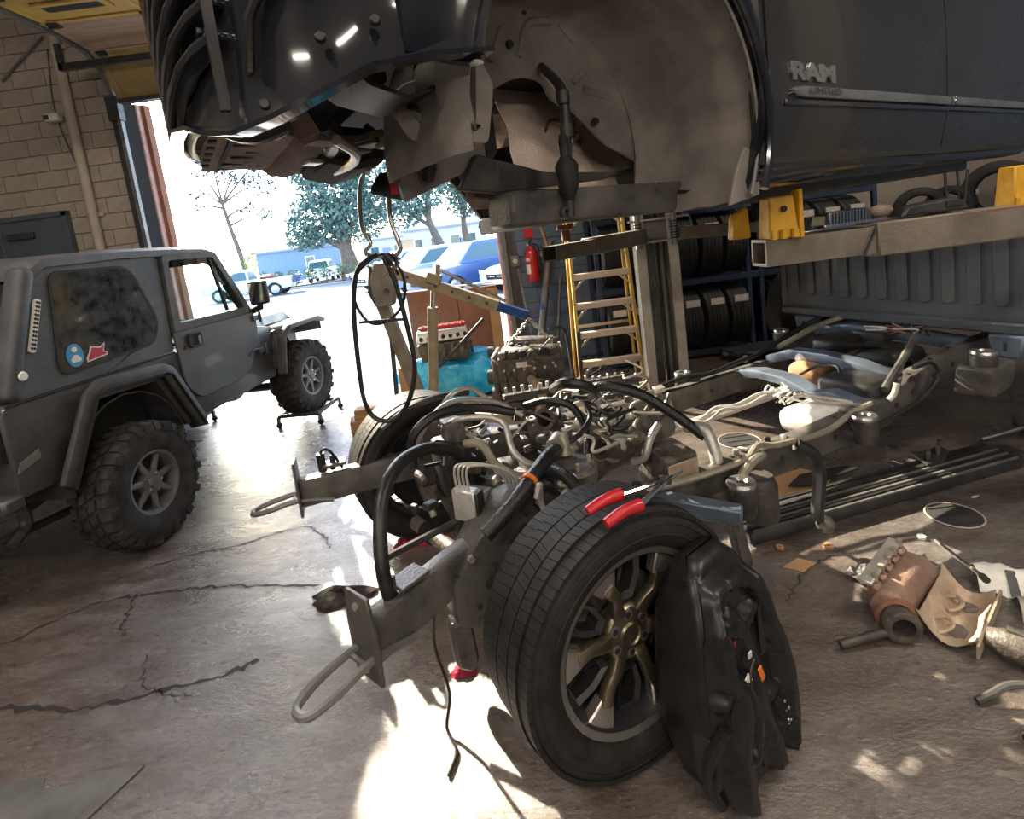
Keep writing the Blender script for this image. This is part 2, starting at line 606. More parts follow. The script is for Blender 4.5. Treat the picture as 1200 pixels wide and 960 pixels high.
def shrink(poly, d):
    # inset an outline towards its centroid edge-wise
    n = len(poly)
    ar = sum(poly[i][0] * poly[(i + 1) % n][1] - poly[(i + 1) % n][0] * poly[i][1] for i in range(n))
    sg = 1 if ar > 0 else -1
    out = []
    for i in range(n):
        a, b, c = V(poly[i - 1]), V(poly[i]), V(poly[(i + 1) % n])
        d1 = (b - a)
        d2 = (c - b)
        d1 = d1.normalized() if d1.length > 1e-9 else d2.normalized()
        d2 = d2.normalized() if d2.length > 1e-9 else d1
        n1 = V((-d1.y, d1.x)) * sg
        n2 = V((-d2.y, d2.x)) * sg
        nn = (n1 + n2)
        nn = nn.normalized() if nn.length > 1e-6 else n1
        k = d / max(.4, nn.dot(n1))
        out.append((b.x + nn.x * k, b.y + nn.y * k))
    return out
# ================================================================ THE ROOM
fl = struct(MB().box((0, .9, -.1), (15, 12.4, .2)).build('floor', 'concrete'))
# cracks: narrow sunk dark seams running over the slab
def ribbon(pts, w, z=.0015, jit=.014):
    P = catmull([(x, y, z) for x, y in pts], 14)
    rows = []
    for i, p in enumerate(P):
        d = (P[min(i + 1, len(P) - 1)] - P[max(i - 1, 0)]).normalized()
        sd = V((-d.y, d.x, 0))
        ww = w * random.uniform(.12, .75) * (1 if 0 < i < len(P) - 1 else .2)
        o = sd * random.uniform(-jit, jit)
        rows.append([p + sd * ww / 2 + o, p - sd * ww / 2 + o])
    return MB().grid(rows)
mat('crack', (.035, .028, .025), (.02, .017, .016), rough=.6, scale=30)
mat('oil_stain', (.05, .035, .027), (.08, .055, .042), rough=.3, scale=8)
for pts, w in (([(-2.55, 2.9), (-2.2, 3.08), (-1.9, 3.12), (-1.55, 3.25), (-1.35, 3.1), (-1.25, 2.95)], .03),
               ([(-2.9, 2.3), (-2.5, 2.68), (-2.2, 2.72), (-1.9, 2.72), (-1.6, 2.68), (-1.2, 2.6)], .035),
               ([(-2.28, 2.75), (-2.18, 2.5), (-2.1, 2.4)], .03),
               ([(-3.2, 1.9), (-2.5, 2.05), (-2.0, 1.98), (-1.5, 2.05), (-1.3, 2.12)], .05),
               ([(-1.9, 2.25), (-1.75, 2.05), (-1.5, 1.97)], .012),
               ([(1.0, 2.05), (1.2, 2.25), (1.45, 2.35)], .014), ([(2.2, 2.0), (2.7, 2.3), (3.3, 2.5)], .02)):
    ribbon(pts, w).build('crack', 'crack', fl)
# round floor drain / post footing stain right of the frame
wall = struct(MB().box((-5.97, 6.93, 2.7), (3.04, .2, 5.4)).box((3.72, 6.93, 2.7), (7.56, .2, 5.4)).box((-2.25, 6.93, 4.72), (4.4, .2, 1.36)).build('wall_front', 'mortar'))
rnd = random.Random(3)
def course(x0, x1, z0, z1, material, yb=6.84):
    L, Hh = .397, .2
    z = z0
    k = 0
    while z < z1 - .02:
        hh = min(Hh, z1 - z)
        x = x0 - (L / 2 if k % 2 else 0)
        while x < x1 - .01:
            a, b = max(x, x0), min(x + L, x1)
            if b - a > .03:
                key = (round(b - a, 3), round(hh, 3), material)
                if key not in course.cache:
                    o = MB().box((0, 0, 0), (b - a - .008, .06, hh - .008)).build('block', material, wall, bevel=.005)
                    course.cache[key] = o
                else:
                    o = course.cache[key].copy()
                    COL.objects.link(o)
                o.location = ((a + b) / 2, yb + rnd.uniform(-.0025, .0025), z + hh / 2)
            x += L
        z += Hh
        k += 1
course.cache = {}
course(-7.45, -4.46, 1.6, 5.2, 'block')
course(-.05, 3.9, 0, 2.6, 'block_blue')
course(-4.46, -.05, 4.1, 4.5, 'block')
struct(MB().box((-7.55, .9, 2.7), (.2, 12.4, 5.4)).build('wall_left', 'wall_dark'))
struct(MB().box((7.5, .9, 2.7), (.2, 12.4, 5.4)).build('wall_right', 'block_blue'))
struct(MB().box((0, .9, 5.5), (15.2, 12.4, .2)).build('ceiling', 'ceiling'))
struct(MB().box((0, -5.4, 2.7), (15.2, .2, 5.4)).build('wall_back', 'wall_dark'))
# slim vertical pilaster / conduit and brackets on the tan wall
t = thing('wall_conduit', 'slim tan vertical pipe running up the tan block wall', 'pipe', (-5.02, 6.74, 1.7))
MB().cyl((0, 0, 0), (.02, 0, 3.6), .055, n=14).build('pipe_run', 'pipe_tan', t)
for z in (.9, 2.9):
    MB().box((.01, .04, z), (.2, .02, .04)).build('pipe_clip', 'pipe_tan', t)
t = thing('wall_sensor', 'small white sensor with dark lens on tan block wall', 'sensor', (-5.2, 6.72, 3.79))
MB().box((0, 0, 0), (.16, .1, .09)).build('housing', 'white', t, bevel=.01)
MB().box((-.05, -.055, 0), (.06, .012, .05)).build('lens', 'steel_dark', t)
tag(MB().tube([(-5.14, 6.79, 4.6), (-5.22, 6.79, 3.9), (-5.1, 6.79, 3.2), (-4.98, 6.79, 2.9)], .006, n=6).build('wall_wire', 'steel_dark'), 'thin dark wire running down tan block wall beside sensor', 'wire')
tag(MB().cyl((-5.75, 6.77, 4.3), (-5.15, 6.77, 4.74), .014, n=8).build('brace_rod', 'steel_grey'), 'thin diagonal metal rod high on the tan wall', 'rod')
# slate-coloured personnel door, partly behind the jeep
d2 = struct(MB().box((-5.88, 6.78, 1.32), (1.0, .05, 2.64)).build('door_2', 'door_slate', bevel=.004))
for (x, z, sx, sz) in ((-5.37, 1.34, .06, 2.7), (-6.39, 1.34, .06, 2.7), (-5.88, 2.67, 1.08, .06)):
    MB().box((x, 6.77, z), (sx, .08, sz)).build('door_frame', 'door_slate', d2)
MB().box((-6.18, 6.735, 2.1), (.02, .04, .9)).build('door_edge_strip', 'steel_grey', d2)
MB().box((-5.95, 6.735, 2.45), (.34, .05, .08)).build('door_closer', 'steel_dark', d2, bevel=.01)
MB().cyl((-5.5, 6.72, 1.05), (-5.5, 6.76, 1.05), .03).build('door_handle', 'chrome', d2)
# outside reveal of the big opening
tr = struct(MB().box((-4.50, 7.16, 1.97), (.18, .2, 3.94)).build('trim_1', 'pink_stone', bevel=.01))
MB().box((-4.385, 7.2, 1.97), (.05, .12, 3.94)).build('corner_strip', 'cardboard', tr)
struct(MB().box((.02, 7.14, 1.97), (.22, .2, 3.94)).build('trim_2', 'pink_stone', bevel=.01))

# sectional overhead door, rolled half up on its curved track
d1 = bpy.data.objects.new('door_1', None)
COL.objects.link(d1)
struct(d1)
prof = [(6.74, 3.87), (6.42, 4.37), (5.78, 4.43), (5.14, 4.42), (4.5, 4.42), (3.86, 4.42)]
pm = ['door_mustard', 'door_tan', 'door_yellow', 'door_tan', 'door_yellow']
for i in range(5):
    (ya, za), (yb, zb) = prof[i], prof[i + 1]
    p = MB().bar((-2.2, ya, za + .0), (-2.2, yb, zb), 4.34, .045).build('door_panel', pm[i], d1, bevel=.004)
    d = V((0, yb - ya, zb - za)).normalized()
    nn = V((0, -d.z, d.y)) * (-1 if d.y < 0 else 1)
    n3 = V((0, d.z, -d.y)) if i else V((0, -d.z, d.y))
    n3 = n3 if n3.z < 0 else -n3
    for f in (.04, .96):
        q = V((-2.2, ya, za)) + d * ((V((0, yb - ya, zb - za)).length) * f) + n3 * .03
        MB().bar(q - V((2.16, 0, 0)), q + V((2.16, 0, 0)), .05, .02, up=n3).build('panel_rail', pm[i], p, bevel=.003)
    mid = V((0, (ya + yb) / 2, (za + zb) / 2)) + n3 * .03
    for x in (-4.3, -3.3, -2.2, -1.1, -.1):
        MB().bar((x, ya + n3.y * .03, za + n3.z * .03), (x, yb + n3.y * .03, zb + n3.z * .03), .05, .02, up=n3).build('panel_stile', pm[i], p)
    if i == 2:
        for x in (-3.8, -2.75, -1.65, -.6):
            MB().ring(rrect(-.34, -.11, .34, .11, .02), rrect(-.28, -.06, .28, .06, .02), (x, mid.y, mid.z), (1, 0, 0), d, n3 * .02).build('window_frame', 'door_yellow', p)
            MB().box((x, mid.y, mid.z - .005), (.56, .12, .012)).build('window_pane', 'car_under', p)
    for x in (-4.25, -3.3, -2.2, -1.1):
        b = MB().box((x, yb, zb - .045), (.11, .09, .03), rz=.1).cyl((x - .05, yb, zb - .065), (x + .05, yb, zb - .065), .018, n=8)
        b.build('hinge', 'steel_dark', p)
s = MB().bar((-4.34, 6.68, 3.86), (-.06, 6.68, 3.86), .09, .05).build('bottom_seal', 'steel_dark', d1)
# stiffening strut in front of the lowest panel, projecting past the jamb
MB().bar((-4.66, 6.28, 4.17), (-.05, 6.28, 4.17), .05, .075).bar((-4.64, 6.28, 4.14), (-4.64, 6.28, 4.42), .05, .05).build('strut', 'steel_dark', d1)
for X in (-4.42, .0):
    tk = MB().beam([(X, 6.73, .02), (X, 6.73, 3.7), (X, 6.70, 3.95), (X, 6.58, 4.2), (X, 6.38, 4.36), (X, 6.1, 4.41), (X, 5.2, 4.42), (X, 2.5, 4.45)], .06, .045, up=(1, 0, 0)).build('door_track', 'steel_grey', d1)
    MB().box((X - (.06 if X < -1 else -.06), 6.77, 1.9), (.1, .06, 3.8)).build('jamb_angle', 'steel_dark', d1)
    MB().box((X - (.02 if X < -1 else -.035), 6.93, 1.97), (.015, .25, 3.92)).build('jamb_plate', 'matte_dark', d1)
    MB().box((X - (.03 if X < -1 else -.03), 6.72, 3.8), (.14, .1, .28)).build('jamb_bracket', 'steel_dark', d1)
    for y in (5.3, 3.6):
        MB().bar((X, y, 4.44), (X, y, 5.4), .04, .04).build('track_hanger', 'steel_grey', d1)

# added strip lamps under the ceiling, out of view, to fill the interior
fill_lamp_spots = [(-3.2, 1.2), (.2, 1.2), (3.6, 1.2), (-3.2, -2.6), (.2, -2.6), (3.6, -2.6), (3.8, 4.6)]
for i, (x, y) in enumerate(fill_lamp_spots):
    t = thing('ceiling_fill_lamp', 'added unseen strip fill lamp under the workshop ceiling', 'lamp', (x, y, 5.3), 0, 'added ceiling fill lamps')
    MB().box((0, 0, .04), (1.5, .2, .06)).build('lamp_housing', 'white', t, bevel=.01)
    for s in (-.05, .05):
        MB().cyl((-.7, s, -.01), (.7, s, -.01), .018, n=10).build('tube', 'fill_lamp_glow', t)
    la = bpy.data.lights.new('fill_light', 'AREA')
    la.shape = 'RECTANGLE'
    la.size, la.size_y = 1.4, .2
    la.energy = 105 if x < 0 else 72
    la.color = (1., .89, .76)
    lo = bpy.data.objects.new('fill_light', la)
    COL.objects.link(lo)
    lo.parent = t
    lo.location = (0, 0, -.04)

for x in (-3.0, .6, 4.2):  # added strip lamps behind the camera, brightening the sides that face it
    t = thing('wall_fill_lamp', 'added unseen strip fill lamp on the back wall of the workshop', 'lamp', (x, -5.22, 2.9), 0, 'added back wall fill lamps')
    MB().box((0, -.03, 0), (1.5, .06, .2)).build('lamp_housing', 'white', t, bevel=.01)
    for s in (-.05, .05):
        MB().cyl((-.7, .02, s), (.7, .02, s), .018, n=10).build('tube', 'fill_lamp_glow', t)
    la = bpy.data.lights.new('fill_light', 'AREA')
    la.shape = 'RECTANGLE'
    la.size, la.size_y = 1.4, .2
    la.energy = 48
    la.color = (1., .89, .76)
    lo = bpy.data.objects.new('fill_light', la)
    COL.objects.link(lo)
    lo.parent = t
    lo.location = (0, .05, 0)
    lo.rotation_euler = (PI / 2, 0, 0)

# ================================================================ OUTSIDE
struct(MB().box((0, 56, -.13), (160, 98, .2)).build('yard', 'asphalt'))
bed = tag(MB().box((-14.2, 35.9, .03), (10.4, 2.2, .16)).build('planter_kerb', 'kerb', bevel=.04), 'long pale kerb under the hedge across the yard', 'kerb')
MB().box((-14.2, 35.9, .10), (10.0, 1.8, .02)).build('lawn', 'grass', bed)
def leaf_blob(mb, c, rad, n, s, rg, flat=1.):
    c = V(c)
    for _ in range(n):
        while True:
            q = V((rg.uniform(-1, 1), rg.uniform(-1, 1), rg.uniform(-1, 1)))
            if .25 < q.length < 1:
                break
        p = c + V((q.x * rad[0], q.y * rad[1], q.z * rad[2]))
        a = V((rg.gauss(0, 1), rg.gauss(0, 1), rg.gauss(0, 1) * flat)).normalized()
        b = a.cross(V((rg.gauss(0, 1), rg.gauss(0, 1), rg.gauss(0, 1)))).normalized()
        k = s * rg.uniform(.6, 1.4)
        mb.add([p - a * k, p + b * k * .45, p + a * k, p - b * k * .45], [(0, 1, 2, 3)])
def tree(loc, label, height, trunk_r, blobs, nleaf, ls, lean=(0, 0), leafmat='leaf', seed=1, forks=()):
    rg = random.Random(seed)
    t = thing('tree', label, 'tree', loc, 0, 'trees across the yard')
    top = V((lean[0], lean[1], height))
    MB().tube([(0, 0, -.1), top * .35 + V((.1, 0, 0)), top * .7, top], [trunk_r, trunk_r * .45], n=10).build('trunk', 'bark', t)
    f = MB()
    for c, rad in blobs:
        a = top * min(.95, max(.4, (c[2] - rad[2]) / height))
        MB().tube([a, (a + V(c)) / 2 + V((0, 0, .2)), V(c)], [trunk_r * .42, trunk_r * .1], n=7).build('branch', 'bark', t)
        leaf_blob(f, c, rad, int(nleaf * rad[0] * rad[2]), ls, rg)
    f.build('foliage', leafmat, t)
    return t
rg = random.Random(5)
tree((-11.6, 39.4, 0), 'broad bushy tree with thick trunk behind the hedge', 3.2, .75,
     [((-1.6, 0, 4.6), (2.4, 2, 2.0)), ((1.0, 0, 4.2), (2.4, 2, 1.7)), ((-.2, 0, 6.6), (2.7, 2.2, 2.0)), ((-2.8, 0, 3.4), (1.5, 1.4, 1.1)), ((2.3, 0, 5.6), (2.0, 2, 1.9)), ((1.0, 0, 8.2), (2.2, 2, 1.5)), ((-1.6, 0, 8.0), (1.8, 1.6, 1.4))], 420, .18, seed=2)
tree((-3.9, 36, 0), 'leafy tree with a slanting trunk above the parked cars', 3.4, .42,
     [((-1.6, 0, 5.2), (2.1, 2, 1.6)), ((-.4, 0, 7.2), (2.4, 2, 1.8)), ((-2.6, 0, 3.9), (1.3, 1.3, 1.0)), ((-2.4, 0, 6.6), (1.6, 1.6, 1.4)), ((-1, 0, 9.2), (2.0, 2.0, 1.6))], 420, .17, lean=(-.9, 0), seed=3)
tree((-2.9, 40.4, 0), 'leafy tree with straight upright trunk above the parked cars', 3.6, .38,
     [((.5, 0, 4.6), (1.7, 1.7, 1.3)), ((1.4, 0, 6.6), (2.1, 2, 1.8)), ((2.5, 0, 4.8), (1.4, 1.4, 1.3)), ((-.2, 0, 6.2), (1.7, 1.6, 1.4)), ((1.2, 0, 8.8), (2.4, 2, 1.6))], 420, .17, lean=(.1, 0), seed=4)
tree((-21.8, 45, 0), 'slender young tree with sparse dark leaves against the white sky', 7.6, .26,
     [((.6, 0, 9.6), (1.9, 1, 1.1)), ((-2.6, 0, 8.2), (1.1, .6, .35)), ((-2.2, 0, 9.9), (1.0, .6, .4)), ((2.6, 0, 8.6), (1.7, 1, 1.2)), ((1.0, 0, 6.6), (.9, .6, .5)), ((-3.4, 0, 7.2), (1.1, .6, .35)), ((2.4, 0, 6.0), (.8, .6, .6)), ((-1.2, 0, 10.8), (1.4, .8, .6)), ((2.8, 0, 10.4), (1.8, 1, 1.0))], 95, .2, leafmat='leaf_dark', seed=6, lean=(-1.0, 0))
# hedge: a row of clipped shrubs
for i in range(9):
    x = -18.4 + i * 1.05
    t = thing('hedge_shrub', 'low clipped green hedge shrub in the kerbed bed', 'shrub', (x, 35.7, .13), 0, 'hedge shrubs across the yard')
    for k in range(3):
        MB().tube([(0, 0, 0), (.1 * (k - 1), .05, .3), (.25 * (k - 1), 0, .6)], .03, n=5).build('stem', 'bark', t)
    f = MB()
    leaf_blob(f, (0, 0, .72), (.46, .5, .48), 150, .09, rg)
    f.build('foliage', 'leaf_hedge', t)
t = thing('lime_sapling', 'small lime-green sapling beside the white pickup', 'shrub', (-17.9, 37.6, 0))
MB().tube([(0, 0, 0), (.1, 0, 1.2), (0, 0, 3.3)], [.05, .02], n=6).build('stem', 'bark', t)
f = MB()
leaf_blob(f, (0, 0, 1.9), (.45, .4, 1.1), 120, .14, rg)
f.build('foliage', 'leaf_lime', t)

def building(loc, label, wdt, dep, h, roof_h, wall_m, roof_m, wins, door=None, name='building'):
    t = thing(name, label, 'building', loc)
    MB().box((0, dep / 2, h / 2), (wdt, dep, h)).build('wall', wall_m, t)
    MB().loft([[(-wdt / 2 - .3, -.3, h), (wdt / 2 + .3, -.3, h), (wdt / 2 + .3, dep + .3, h), (-wdt / 2 - .3, dep + .3, h)],
               [(-wdt / 2 - .3, -.3, h + .2), (wdt / 2 + .3, -.3, h + .2), (wdt / 2 + .3, dep + .3, h + .2), (-wdt / 2 - .3, dep + .3, h + .2)],
               [(-wdt / 2 + .4, dep * .4, h + roof_h), (wdt / 2 - .4, dep * .4, h + roof_h), (wdt / 2 - .4, dep * .6, h + roof_h), (-wdt / 2 + .4, dep * .6, h + roof_h)]]).build('roof', roof_m, t, smooth=10)
    for x, z, a, b in wins:
        f = MB().ring(rrect(-a / 2 - .1, -b / 2 - .1, a / 2 + .1, b / 2 + .1, .01, 1), rrect(-a / 2, -b / 2, a / 2, b / 2, .01, 1), (x, -.08, z), (1, 0, 0), (0, 0, 1), (0, .08, 0)).build('window', 'white', t)
        MB().box((x, -.03, z), (a, .03, b)).build('pane', 'car_glass', f)
    if door:
        MB().box((door, -.04, 1.05), (1, .08, 2.1)).build('door', 'house_roof', t)
    return t
building((-22.2, 55, -.03), 'low blue-grey building with a plain wall across the street', 6.6, 9, 3.0, .9, 'house_blue', 'house_roof', [(2.2, 1.6, .8, 1.0)])
building((-14.6, 68, -.03), 'pale small house behind the broad tree', 6.4, 8, 3.2, 1.0, 'house_pale', 'house_roof', [(-1.8, 1.7, 1.0, 1.2), (1.2, 1.7, 1.0, 1.2)], door=-.3)
building((-6.4, 58, -.03), 'long pale house with tan shutters behind the parked cars', 8.6, 8, 3.4, 1.2, 'house_pale', 'house_roof', [(-2.9, 1.8, 1.0, 1.3), (-.9, 1.8, 1.0, 1.3), (1.2, 1.8, 1.0, 1.3), (3.0, 1.8, .9, 1.3)], door=2.1)
building((4.4, 62, -.03), 'white house with tan roof at the end of the parked row', 9, 8, 3.4, 1.4, 'house_pale', 'house_tan', [(-3, 1.8, 1.1, 1.3), (-1, 1.8, 1.1, 1.3)], door=1)
t = thing('bin_shed', 'small tan stuccoed gate pillar behind the parked cars', 'pillar', (-8.6, 48, 0))
MB().box((0, 0, 1.2), (1.2, 1, 2.4)).build('pillar_shaft', 'house_tan', t, bevel=.05)
MB().box((0, 0, 2.5), (1.5, 1.3, .25)).build('pillar_cap', 'house_pale', t, bevel=.04)

def car_wheel(parent, x, y, r, wd, hub='car_silver'):
    sg = 1 if y > 0 else -1
    o = MB().lathe([(r * .62, -wd / 2), (r * .95, -wd / 2), (r, -wd / 2 + .03), (r, wd / 2 - .03), (r * .95, wd / 2), (r * .62, wd / 2)], (x, y, r), (0, 1, 0), 20).build('tire', 'car_under', parent)
    MB().lathe([(.02, sg * wd * .42), (r * .2, sg * wd * .46), (r * .55, sg * wd * .30), (r * .63, sg * wd * .5)], (x, y, r), (0, 1, 0), 20).build('hubcap', hub, o)
def car(loc, rz, label, paint, L=4.5, W=1.8, kind='sedan', name='parked_car', group='cars parked in the yard', tailpaint=None):
    t = thing(name, label, 'car', loc, rz, group)
    # side outline of lower body, front = +x
    if kind == 'sedan':
        low = [(-L / 2, .35), (-L / 2, .72), (-L / 2 + .15, .9), (-L * .33, .95), (L * .18, .92), (L * .40, .80), (L / 2 - .05, .66), (L / 2, .5), (L / 2 - .05, .28), (-L / 2 + .1, .25)]
        cab = [(-L * .40, .92), (-L * .25, 1.36), (-L * .05, 1.44), (L * .06, 1.40), (L * .24, .92)]
    elif kind == 'suv':
        low = [(-L / 2, .4), (-L / 2, .95), (-L / 2 + .1, 1.02), (L * .2, 1.02), (L * .42, .94), (L / 2 - .03, .8), (L / 2, .55), (L / 2 - .05, .32), (-L / 2 + .1, .32)]
        cab = [(-L * .47, 1.0), (-L * .42, 1.6), (-L * .2, 1.68), (L * .05, 1.64), (L * .23, 1.0)]
    else:
        low = [(-L / 2, .5), (-L / 2, 1.02), (-L * .02, 1.02), (-L * .02, 1.0), (L * .24, 1.02), (L * .46, .95), (L / 2, .85), (L / 2, .5), (L / 2 - .05, .42), (-L / 2 + .05, .42)]
        cab = [(-L * .03, 1.0), (-L * .01, 1.6), (L * .05, 1.66), (L * .14, 1.62), (L * .26, 1.02)]
    wr = .34 if kind != 'pickup' else .39
    wx = (-L * .30, L * .31)
    # cut arches into the outline underside
    und = sorted(low[-2:], key=lambda p: p[0])
    outline = [p for p in low[:-2]]
    xb0, zb0 = und[1]
    outline.append((xb0, zb0))
    for cx in (wx[1], wx[0]):
        for k in range(9):
            a = PI * k / 8
            outline.append((cx + math.cos(a) * wr * 1.18, max(zb0, wr + math.sin(a) * wr * 1.18 - .02)))
    outline.append(und[0])
    rows = []
    for yy, k, dz in ((-W / 2, .97, 0), (-W / 2 + .12, 1, .0), (W / 2 - .12, 1, 0), (W / 2, .97, 0)):
        rows.append([(x * (k if abs(yy) > W / 2 - .05 else 1), yy, z + (-.05 if (abs(yy) > W / 2 - .05 and z > .6) else 0)) for x, z in outline])
    MB().loft(rows).build('body', paint, t)
    t2 = W / 2 - .16
    # greenhouse
    n = len(cab)
    zt = max(z for _, z in cab)
    zb = min(z for _, z in cab)
    def yy(z):
        return (W / 2 - .1) - (z - zb) / (zt - zb) * .2
    MB().loft([[(x, -yy(z), z) for x, z in cab], [(x, -yy(z) + .02, z + .01) for x, z in cab], [(x, yy(z) - .02, z + .01) for x, z in cab], [(x, yy(z), z) for x, z in cab]]).build('cabin', paint, t)
    def lerp(a, b, f):
        return (a[0] + (b[0] - a[0]) * f, a[1] + (b[1] - a[1]) * f)
    inn = shrink(cab, .09)
    cx = (inn[1][0] + inn[-2][0]) / 2
    for sg in (-1, 1):
        # front and rear side glass split at the B pillar
        bl = min(p[1] for p in inn)
        tp = max(p[1] for p in inn)
        polyR = [p for p in inn if p[0] < cx - .03] + [(cx - .03, tp - .01), (cx - .03, bl)]
        polyF = [(cx + .03, bl), (cx + .03, tp - .01)] + [p for p in inn if p[0] > cx + .03]
        for pl in ((polyR, polyF) if kind != 'pickup' else (inn,)):
            if len(pl) >= 3:
                MB().add([(x, sg * (yy(z) + .012), z) for x, z in pl], [tuple(range(len(pl)))]).build('side_window', 'car_glass', t)
    for a, b, nm in ((cab[0], cab[1], 'rear_window'), (cab[-1], cab[-2], 'windscreen')):
        p, q = lerp(a, b, .12), lerp(a, b, .9)
        o = .012 if nm == 'windscreen' else -.012
        MB().add([(p[0] + o, -yy(p[1]) + .1, p[1] + .01), (p[0] + o, yy(p[1]) - .1, p[1] + .01), (q[0] + o, yy(q[1]) - .08, q[1] + .01), (q[0] + o, -yy(q[1]) + .08, q[1] + .01)], [(0, 1, 2, 3)]).build(nm, 'car_glass', t)
    for sg in (-1, 1):
        MB().box((L / 2 - .07, sg * (W / 2 - .24), .66 if kind == 'sedan' else .8), (.14, .34, .14)).build('headlight', 'white', t, bevel=.03)
        MB().box((-L / 2 + .01, sg * (W / 2 - .16), .8), (.06, .2, .22)).build('taillight', 'red_light', t, bevel=.02)
        for x in wx:
            car_wheel(t, x, sg * (W / 2 - .12), wr, .22)
    MB().box((L / 2 - .02, 0, .52), (.05, W * .5, .16)).build('grille', 'car_under', t)
    for k in (-1, 1):
        MB().box((L / 2 - .0, k * W * .12, .54), (.04, W * .18, .03)).build('grille_bar', 'chrome', t)
    if kind == 'pickup':
        MB().box((-L * .26, 0, 1.0), (L * .44, W - .24, .06)).build('bed_floor', 'car_under', t)
        MB().box((-L / 2 - .02, 0, .82), (.05, W - .2, .42)).build('tailgate', tailpaint or paint, t, bevel=.01)
        MB().box((-L / 2 - .08, 0, .52), (.14, W, .12)).build('bumper', 'chrome', t, bevel=.02)
        b = MB()
        b.ball((-L * .2, 0, 1.05), (.5, .55, .22), jit=.15)
        b.build('load', 'rust', t)
    return t
car((-14.9, 31.0, -.03), R(188), 'white old pickup truck with blue tailgate parked beyond the jeep', 'car_mint', 5.0, 1.9, 'pickup', name='parked_pickup', tailpaint='car_blue')
car((-14.6, 42.6, -.03), R(100), 'white van-like wagon parked in front of broad tree', 'car_white', 4.8, 1.9, 'suv')
car((-20.3, 40.5, -.03), R(95), 'white car with blue windows behind the old pickup', 'car_white', 4.6, 1.8, 'sedan')
car((-6.7, 30.2, -.03), R(225), 'navy car in the parked row behind the silver cars', 'car_navy', 4.5, 1.8, 'sedan')
car((-4.9, 25.2, -.03), R(222), 'silver hatchback parked between navy car and teal car', 'car_silver', 4.5, 1.8, 'suv')
car((-3.2, 21.4, -.03), R(222), 'pale silver minivan parked beside the blue hatchback', 'car_silver', 4.6, 1.8, 'suv')
car((-1.3, 18.6, -.03), R(222), 'dark blue hatchback with round headlight nearest the doorway', 'car_blue', 4.4, 1.8, 'suv')
car((1.3, 17.6, -.03), R(222), 'white car with dark slatted grille half hidden by door jamb', 'car_white', 4.5, 1.8, 'sedan')
car((-6.8, 37.4, -.03), R(225), 'white sedan at far end of the parked row', 'car_white', 4.5, 1.8, 'sedan')
# ================================================================ JEEP-STYLE 4x4
def tire_mesh(r, wd, rim, rubber='rubber', parent=None, name='tire', n=56, crown=.012):
    # carcass lathe around the y axis, centred on origin
    h = wd / 2
    prof = [(rim, -h * .78), (rim + .012, -h * .86), (rim + (r - rim) * .30, -h * .98), (rim + (r - rim) * .55, -h * 1.0), (r - .055, -h * .97), (r - .03, -h * .92), (r - .012 - crown, -h * .80),
            (r - .012, -h * .4), (r - .010, 0), (r - .012, h * .4), (r - .012 - crown, h * .80), (r - .03, h * .92), (r - .055, h * .97), (rim + (r - rim) * .55, h), (rim + (r - rim) * .30, h * .98), (rim + .012, h * .86), (rim, h * .78)]
    return MB().lathe(prof, (0, 0, 0), (0, 1, 0), n).build(name, rubber, parent)
def block_on(mb, r0, r1, a0, a1, y0, y1, skew=0.):
    vs = []
    for rr in (r0, r1):
        for (a, y) in ((a0, y0), (a1, y0), (a1 + skew, y1), (a0 + skew, y1)):
            vs.append((rr * math.cos(a), y, rr * math.sin(a)))
    mb.add(vs, [(0, 1, 2, 3), (7, 6, 5, 4), (0, 4, 5, 1), (1, 5, 6, 2), (2, 6, 7, 3), (3, 7, 4, 0)])
